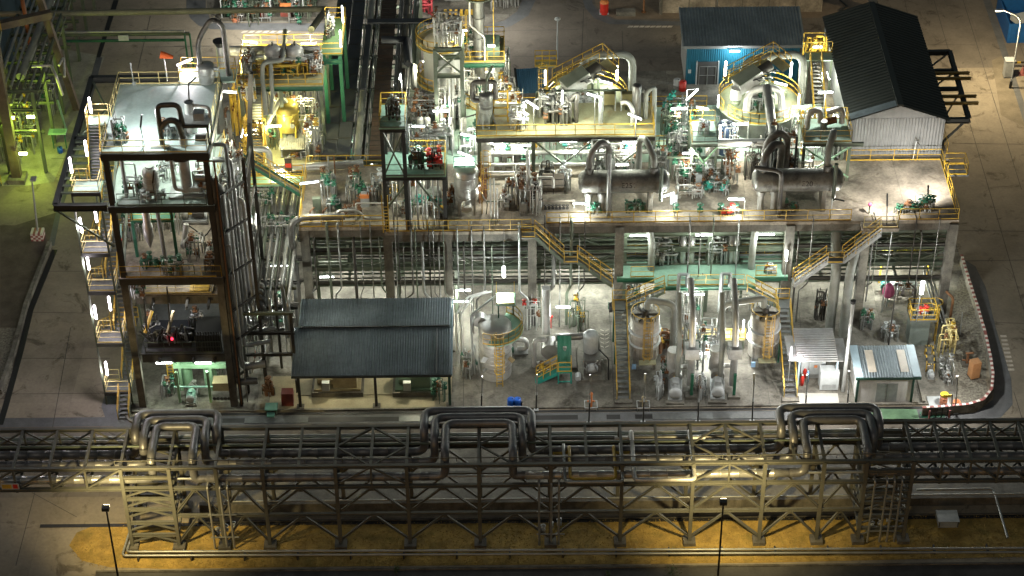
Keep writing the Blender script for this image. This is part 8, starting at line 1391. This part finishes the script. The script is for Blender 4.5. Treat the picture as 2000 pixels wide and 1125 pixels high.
for i in range(12): x = rx0 + .4 + i * .6; r = g.choice((.06, .08, .1, .15)); pipe(f'{ORD[i]} pipe from the left on the lower tier of the central rack', [(x, 18.8, 8.45 + r), (x, 76, 8.45 + r)], r, g.choice((STEEL, ALU, GSTEEL, DSTEEL)), 8, group='pipes on the lower tier of the central rack')
t = th('crossover_tray', 'dark cable tray crossing over the central rack at the back', 'cable tray', (-12, 40, 13)); a = P(717, 45, 12.6); c = P(830, 45, 12.6); MB().bb(a.x, c.x + 3, a.y, a.y + .7, 12.5, 12.65).build('tray', TRAYC, t); MB().bb(a.x - .1, a.x + .4, 27.5, a.y, 12.3, 12.45).build('tray', TRAYC, t); [MB().bar((x, a.y + .3, 0), (x, a.y + .3, 12.5), .2).build('post', GSTEEL, t) for x in (a.x + .2, c.x)]
t = th('grey_duct_frame', 'grey rectangular duct bending down right of the central rack', 'duct', P(770, 150, 11.5)); q = [P(745, 78, 13), P(795, 78, 13), P(797, 125, 13)]; MB().tube([q[0], q[1], q[2]], .4, 4, .05).build('duct', TRAYC, t); q = [P(785, 128, 11.5), P(808, 128, 11.5), P(808, 172, 11.5)]; MB().tube(q, .3, 4, .05).build('lower_duct', LAG, t)
for i, (x, y) in enumerate(((-12.5, 24), (-12, 31), (-13, 40), (-12, 50), (-12, 60))): lamp((x, y, 5.6), f'{ORD[i]} lamp from the front under the central rack', (1, 0, 0), 1.2, 800, (1, .97, .85), off=(0, 0, -.4), group='lamps under the central rack')

# ================================================================== FAR BACKGROUND AND LEFT NEIGHBOUR
# next plot at top centre left, with its curved kerb
gpx('kerb_gutter', [(364, 0), (364, 18), (372, 36), (388, 50), (412, 57), (640, 62), (640, 45), (430, 45), (410, 36), (402, 18), (402, 0)], .013, mat('gutter concrete', (.12, .125, .13)))
gpx('plot_pavement', [(404, -8), (404, 16), (412, 32), (432, 43), (640, 44), (640, -8)], .016, CONC)
gpx('kerb_gutter', [(960, 62), (1000, 50), (1032, 30), (1046, 0), (1020, 0), (1010, 22), (985, 40), (940, 52)], .013, MATS['gutter concrete']); gpx('plot_pavement', [(800, -8), (1020, -8), (1010, 20), (985, 38), (940, 50), (800, 52)], .015, CONC)
gpx('kerb_gutter', [(1138, 0), (1143, 15), (1160, 35), (1190, 47), (1330, 50), (1330, 42), (1200, 38), (1172, 26), (1158, 8), (1156, 0)], .013, MATS['gutter concrete']); gpx('plot_pavement', [(1160, -8), (1164, 10), (1178, 26), (1205, 37), (1700, 34), (1720, -8)], .015, mat('brown yard', (.22, .17, .12), .9, 0, .4, .8))
t = th('concrete_wall', 'stained pale concrete retaining wall along the top right edge', 'wall', P(1450, 20)); a, c = P(1293, 26), P(1605, 24); MB().bb(a.x, c.x, a.y, a.y + .5, 0, 2.6).build('wall_body', CONC2, t); mb = MB()
for i in range(1, 6): mb.bb(a.x + (c.x - a.x) * i / 6 - .04, a.x + (c.x - a.x) * i / 6 + .04, a.y - .02, a.y, 0, 2.6)
mb.build('panel_joint', CONCD, t); MB().bb(a.x - .3, a.x, a.y - .3, a.y + .5, 0, 2.9).build('end_post', CONCD, t)
lamp(P(1400, 20, 5), 'yellowish lamp before the stained concrete wall at the top right', (1, 0, 0), 1, 650, (1, .85, .55), off=(0, -.5, -.2), post=P(1400, 26))
b = P(1180, 26); t = th('fire_hydrant', 'red hydrant box on a pale pad at the top right plot', 'hydrant', b); MB().bb(b.x - .5, b.x + .5, b.y - .3, b.y + .6, 0, .15).build('pad', LGREY, t); MB().cyl(b, b + Vector((0, 0, 1.3)), .45, n=14).build('barrel', RED, t); MB().lathe(b + Vector((0, 0, 1.3)), (0, 0, 1), [(.5, 0), (.4, .2), (.02, .25)], 14).build('cap', ORANGE, t)
one('concrete_block', MB().box((P(1222, 28).x, P(1222, 28).y, .25), 2.0, .9, .5), CONC, 'pale concrete block lying right of the red hydrant at the top', 'block'); b = P(1257, 24); t = th('rust_pipe_stub', 'rusty standpipe left of the stained concrete wall', 'pipe', b); MB().cyl(b, b + Vector((0, 0, 2.2)), .1, n=8).build('pipe', RUST, t); MB().cyl(b, b + Vector((0, 0, .12)), .25, n=8).build('flange', RUST, t)
one('hanging_cables', MB().tube([P(1705, 0, 3), P(1708, 15, 1), P(1718, 26, .2)], .5, 8).tube([P(1640, 0, .1), P(1655, 12, .1), P(1640, 22, .1)], .1, 6), BSTEEL, 'dark thick hose bundle behind the warehouse ridge at the top', 'hose')
b = P(1985, 62); t = th('waste_container', 'big blue open waste container with white sacks at the top right corner', 'container', b); a = P(1966, 84); mb = MB(); x0, x1, y0, y1 = a.x, a.x + 5, a.y, a.y + 6
for q in ((x0, x1, y0, y0 + .12), (x0, x1, y1 - .12, y1), (x0, x0 + .12, y0 + .12, y1 - .12), (x1 - .12, x1, y0 + .12, y1 - .12)): mb.bb(*q, 0, 2.2)
mb.bb(x0 + .12, x1 - .12, y0 + .12, y1 - .12, 0, .4); mb.build('bin_body', mat('container blue', (.01, .09, .28), .5, 0, .3, 1.5), t); mb = MB()
for i in range(10): mb.bb(x0 + .2 + i * .5, x0 + .3 + i * .5, y0 - .06, y0 - .002, 0, 2.2)
mb.build('rib', MATS['container blue'], t); MB().box((x0 + 1.6, y0 + 2.2, 1.6), 1.6, 1.2, .5, .4).build('sack', LGREY, t)
b = P(1968, 150); t = th('electric_cabinet', 'white electric cabinet beside the street lamp at the right edge', 'cabinet', b); MB().bb(b.x - .45, b.x + .45, b.y - .3, b.y + .5, .1, 1.9).build('cabinet_body', LGREY, t); MB().bb(b.x - .5, b.x + .5, b.y - .35, b.y + .55, 1.9, 1.98).build('roof', LGREY, t); MB().bb(b.x - .4, b.x + .4, b.y - .33, b.y - .305, .2, 1.8).build('door', GREY, t)
gpx('kerb_gutter', [(1920, 0), (1935, 0), (1990, 170), (2000, 200), (2000, 240), (1975, 160)], .013, MATS['gutter concrete']); gpx('plot_pavement', [(1937, 118), (1960, 108), (1975, 165), (2010, 250), (1985, 240), (1955, 225)], .012, mat('worn verge', (.21, .18, .13), .9, 0, .4, .8))
t = th('striped_rail', 'black and yellow striped barrier rail at the right edge by the cabinet', 'barrier', P(1985, 122)); a = P(1980, 122, .6)
for i in range(8): MB().bar(a + Vector((i * .35, 0, 0)), a + Vector((i * .35 + .35, 0, 0)), .14).build('stripe', YEL if i % 2 else BLACK, t)
MB().bar(a - Vector((0, 0, .6)), a, .12).build('leg', BLACK, t); b = P(1996, 145, 0); one('red_cone', MB().cyl(b, b + Vector((0, 0, .9)), .3, .06, 12).bb(b.x - .35, b.x + .35, b.y - .35, b.y + .35, .012, .05), MATS['red stripe paint'], 'faded red traffic cone at the right edge', 'cone')
# equipment on the far plot at the top
for i, (px, py, w) in enumerate(((445, 12, 1.3), (467, 22, 1.8), (497, 26, 2.0), (524, 18, .9), (552, 6, 1.4), (577, 24, 1.4), (605, 18, 1.4))):
    pipework(f'{ORD[i]} green and silver pipe row from the left on the far plot at the top', P(px, py), w, 5.5, 1.6, 300 + i, 16, .08, ALU if i % 2 else GSTEEL, GREEN, 9, 1.2)
b = P(559, 38); t = th('hose_cabinet', 'brown red hose cabinet with orange lid on the far plot', 'cabinet', b); MB().bb(b.x - .55, b.x + .55, b.y, b.y + .8, 0, 1.4).build('cabinet_body', mat('brown red', (.22, .06, .045), .5), t); MB().bb(b.x - .58, b.x + .58, b.y - .03, b.y + .83, 1.4, 1.5).build('lid', ORANGE, t); MB().bb(b.x - .1, b.x + .15, b.y - .03, b.y - .005, .8, 1.0).build('notice', LGREY, t)
b = P(512, 37); t = th('hydrant', 'bright red hydrant inside a white frame on the far plot', 'hydrant', b); MB().cyl(b, b + Vector((0, 0, 1.3)), .14, n=10).build('barrel', RED, t); [MB().cyl(b + Vector((0, 0, .9)), b + Vector((s * .45, 0, 1.0)), .09, n=8).build('outlet', RED, t) for s in (-1, 1)]; MB().rail([b + Vector(q) for q in ((-.9, -.5, 0), (.9, -.5, 0), (.9, .4, 0), (-.9, .4, 0), (-.9, -.5, 0))], .4, 1, .05, 0, False).build('guard_frame', LGREY, t)
b = P(461, 40); t = th('drain_lid', 'round orange drain lid at the front kerb of the far plot', 'lid', b); MB().cyl(b, b + Vector((0, 0, .3)), .45, n=16).build('rim', MATS['salmon paint'], t); MB().cyl(b + Vector((0, 0, .3)), b + Vector((0, 0, .34)), .3, n=16).build('cap', ORANGE, t)
struct('kerb', MB().bb(P(432, 42).x, P(635, 42).x, P(500, 41).y, P(500, 41).y + .2, 0, .35), CONCD)
for i, px in enumerate((434, 530, 594)): b = P(px, 40 - 2 * i); t = th('lamp_post', f'{["left", "middle", "right"][i]} slim grey post on the front kerb of the far plot', 'lamp post', b); MB().cyl(b, b + Vector((0, 0, 4.5)), .07, n=6).build('pole', GREY, t); MB().box(b + Vector((0, .1, 4.5)), .3, .5, .12).build('lamp_head', LGREY, t)
for i, (px, py) in enumerate(((470, 8), (540, 10), (600, 12), (870, 8), (990, 5))): lamp(P(px, py - 22, 4.6), f'{ORD[i]} added unseen lamp from the left over the far plots beyond the top edge', (1, 0, 0), .8, 800, (1, .97, .88), off=(0, -.4, -.3), group='added unseen lamps over the far plots', post=P(px, py - 12))  # added lamps out of view that light the far plots
b = P(825, 22); t = pipework('red fire water pipes at the top edge right of the central rack', b, 2.2, 2.2, 1.8, 321, 10, .1, mat('dull red pipe', (.35, .04, .05), .5), RED, 5); pipework('tangled pipes under the slim column at the top edge', P(985, 8), 3.0, 3, 2.4, 322, 14, .09, ALU, GREEN, 8)
t = th('striped_guard', 'yellow and black striped plinth at the top edge left of the slim column', 'plinth', P(890, 22)); a = P(862, 24, .5)
for i in range(12): MB().bar(a + Vector((i * .28, 0, 0)), a + Vector((i * .28 + .28, 0, 0)), .3, .5).build('stripe', YEL if i % 2 else BLACK, t)
b = P(880, 14); t = th('white_bullet_tank', 'white rounded tank at the top edge behind the striped plinth', 'tank', b); MB().lathe(b + Vector((-.5, 1, 1.4)), (1, 0, 0), [(.02, -.6), (.8, -.4), (1.1, 0), (1.1, 3), (.8, 3.4), (.02, 3.6)], 18).build('shell', ALUB, t); MB().bb(b.x, b.x + 2, b.y + .6, b.y + 1.4, 0, .6).build('saddle', CONC, t)
# green pipe gantry crossing the road left of the tower
t = th('road_gantry', 'thin green pipe gantry crossing the left back road', 'gantry', P(365, 160)); p = P(372, 162); z1 = Y(362, 66, p.y).z
for k in (0, .5): MB().bar((p.x + k, p.y, 0), (p.x + k, p.y, z1), .16).build('post', GREEN, t)
a = Y(105, 68, p.y); MB().ib((a.x, p.y, z1), (p.x + .5, p.y, z1), .3, .22).build('beam', GSTEEL, t); MB().ib((a.x + 1, p.y, z1 - .7), (p.x, p.y, z1 - .7), .22, .2).build('beam', GREEN, t); MB().cyl((a.x, p.y, z1 + .3), (p.x, p.y, z1 + .3), .14, n=8).build('pipe', STEEL, t)
c = Y(241, 74, p.y - .3); MB().bb(c.x - .5, c.x + .5, c.y - .05, c.y + .05, c.z - .3, c.z + .3).build('sign_board', LGREY, t)
# ---- neighbouring unit at far left
lb = P(35, 352); t = th('neighbour_column', 'tall weathered steel leg of the neighbouring unit at the left edge', 'column', lb); tp = Y(-5, 60, lb.y); 
MB().bar(lb, (lb.x, lb.y, tp.z + 6), .85, .7).build('column_shaft', mat('weathered leg', (.12, .095, .07), .7, .1, .5, 1.2, .5, streak=1, rust=(.10, .05, .03), rustamt=.7), t); MB().bb(lb.x - .8, lb.x + .8, lb.y - .8, lb.y + .8, 0, .5).build('footing', CONC, t); MB().bar(lb + Vector((-5, 3, 0)), lb + Vector((0, 0, 7)), .2).build('brace', GSTEEL, t)
l2 = P(95, 240); t = th('portal_structure', 'heavy rusty portal frame with yellow stair behind the left edge column', 'steel frame', l2); m = MATS['weathered leg']; a, c = Y(40, 112, 38), Y(20, -60, 38)
MB().bar((a.x - 1.5, 36, 0), (a.x - 1.5, 36, 26), .6).build('column', m, t); MB().bar((a.x + 3, 44, 0), (a.x + .5, 40, 26), .6).build('column', m, t); MB().bar((a.x - 6, 36, 13), (a.x + 3, 40, 13), .7).build('beam', m, t); MB().bar((a.x - 6, 36, 20), (a.x + 3, 40, 20), .6).build('beam', m, t)
stairs('slanting yellow railed stair on the frame at the left edge', (a.x - 2.2, 30, 8), (a.x - 1.5, 37, 13), .9)
t = stairs('low yellow stair at the left edge above the lit green floor', (-47.6, 30.5, .05), (-50.5, 32, 2.4), .9)
gpx('plot_pavement', [(-40, 365), (60, 362), (105, 355), (165, 215), (205, 110), (120, 95), (-40, 120)], .011, mat('green lit pad', (.33, .32, .25), .85, 0, .5, .6))
lp = th('neighbour_pipe_rack', 'pipe rack of the neighbouring unit running back along the left road', 'pipe rack', P(110, 250)); xa, xb = -47.0, -43.6; y = 33
while y < 90:
    for x in (xa, xb): MB().ib((x, y, 0), (x, y, 9), .3, .28).build('post', GSTEEL, lp)
    for z in (4.6, 7.0, 9.0): MB().ib((xa - .5, y, z), (xb + .5, y, z), .32, .22).build('cross_beam', GSTEEL, lp)
    y += 5
for x in (xa - .4, xb + .4): MB().ib((x, 33, 9), (x, 90, 9), .32, .2).build('beam', GSTEEL, lp)
g = random.Random(66)
for i in range(13): x = xa - .1 + i * .3; r = g.choice((.06, .08, .12, .14)); pipe(f'{ORD[i]} pipe from the left on the neighbouring rack along the left road', [(x, 33.5, (9.1 if i % 2 else 7.1) + r), (x, 90, (9.1 if i % 2 else 7.1) + r)], r, g.choice((STEEL, ALU, STEEL, GSTEEL)), 8, group='pipes on the neighbouring rack')
t = th('sheet_clad_building', 'dark blue green sheet clad building edge at the top left corner', 'building', (-58, 62, 0)); corr(MB(), (-62, 46, 0), (-50.5, 46, 0), (0, 0, 11), 40, .06).build('wall', mat('dark blue sheet', (.03, .06, .08), .5, .2, .2), t); MB().bb(-62, -50.4, 46.2, 80, 0, 11.2).build('wall_core', MATS['dark blue sheet'], t)
pipe('thick pale pipe leaning past the building edge at the top left', [P(40, 150, 9), P(65, 88, 9), P(100, 0, 9), P(110, -40, 9)], .4, LAG, 12); pipe('orange brown downpipe at the top left corner', [Y(40, -20, 44), Y(62, 105, 44)], .2, mat('orange brown pipe', (.30, .11, .04), .6), 10)
pipe('white bent pipe portal at the near end of the neighbouring rack', [P(62, 130, 9.5), P(100, 128, 9.5), P(110, 150, 9.5), P(122, 185, 7)], .14, ALUB); pipe('second white bent pipe at the near end of the neighbouring rack', [P(115, 128, 9.4), P(124, 112, 9.4), P(126, 150, 9)], .12, ALUB)
for i, (px, py, w, d, h) in enumerate(((20, 300, 3, 4, 4), (50, 280, 3, 4, 5), (75, 170, 3, 3, 5), (85, 210, 3, 3, 4))): pipework(f'{ORD[i]} dense pipe station from the front in the green lit neighbouring unit', P(px, py), w, d, h, 330 + i, 18, .09, STEEL, YEL if i < 2 else GREEN, 8, 1.2)
GL = (.70, 1, .08)
for i, (px, py, z, pw) in enumerate(((60, 228, 5.2, 520), (20, 230, 6, 260), (45, 300, 3.6, 200))): lamp(P(px, py, z), f'{["right", "left", "front"][i]} lime green work lamp in the neighbouring unit', (1, 0, 0), .7, pw, GL, glow(f'lime lamp {i}', (.85, 1, .35), 20), off=(.3, -.6, -.2), r=.14)
b = P(118, 290); t = th('notice_board', 'pale teal notice board on legs on the green lit floor', 'notice board', b); m = mat('pale teal', (.25, .45, .38)); MB().box(b + Vector((0, 0, 1.9)), 1.7, .9, .12).build('board', m, t); [MB().bar(b + Vector((s * .6, 0, 0)), b + Vector((s * .6, 0, 1.85)), .09).build('leg', GREEN, t) for s in (-1, 1)]; mb = MB()
for k in range(4): mb.box(b + Vector((.15, -.25 + k * .17, 1.972)), 1.1, .05, .01)
mb.build('printed_line', mat('slate print', (.06, .12, .16), .6), t)
b = P(118, 298); t = th('drum', 'small blue drum beside the pale teal notice board', 'drum', b); MB().lathe(b, (0, 0, 1), [(.02, 0), (.25, 0), (.27, .3), (.25, .6), (.02, .6)], 14).build('drum_body', BLUE, t); MB().cyl(b + Vector((0, 0, .6)), b + Vector((0, 0, .66)), .1, n=8).build('cap', BLACK, t)
pipe('green leaning post beside the neighbouring rack', [P(128, 250), Y(112, 195, P(128, 250).y)], .12, mat('pale green paint', (.22, .38, .24)))
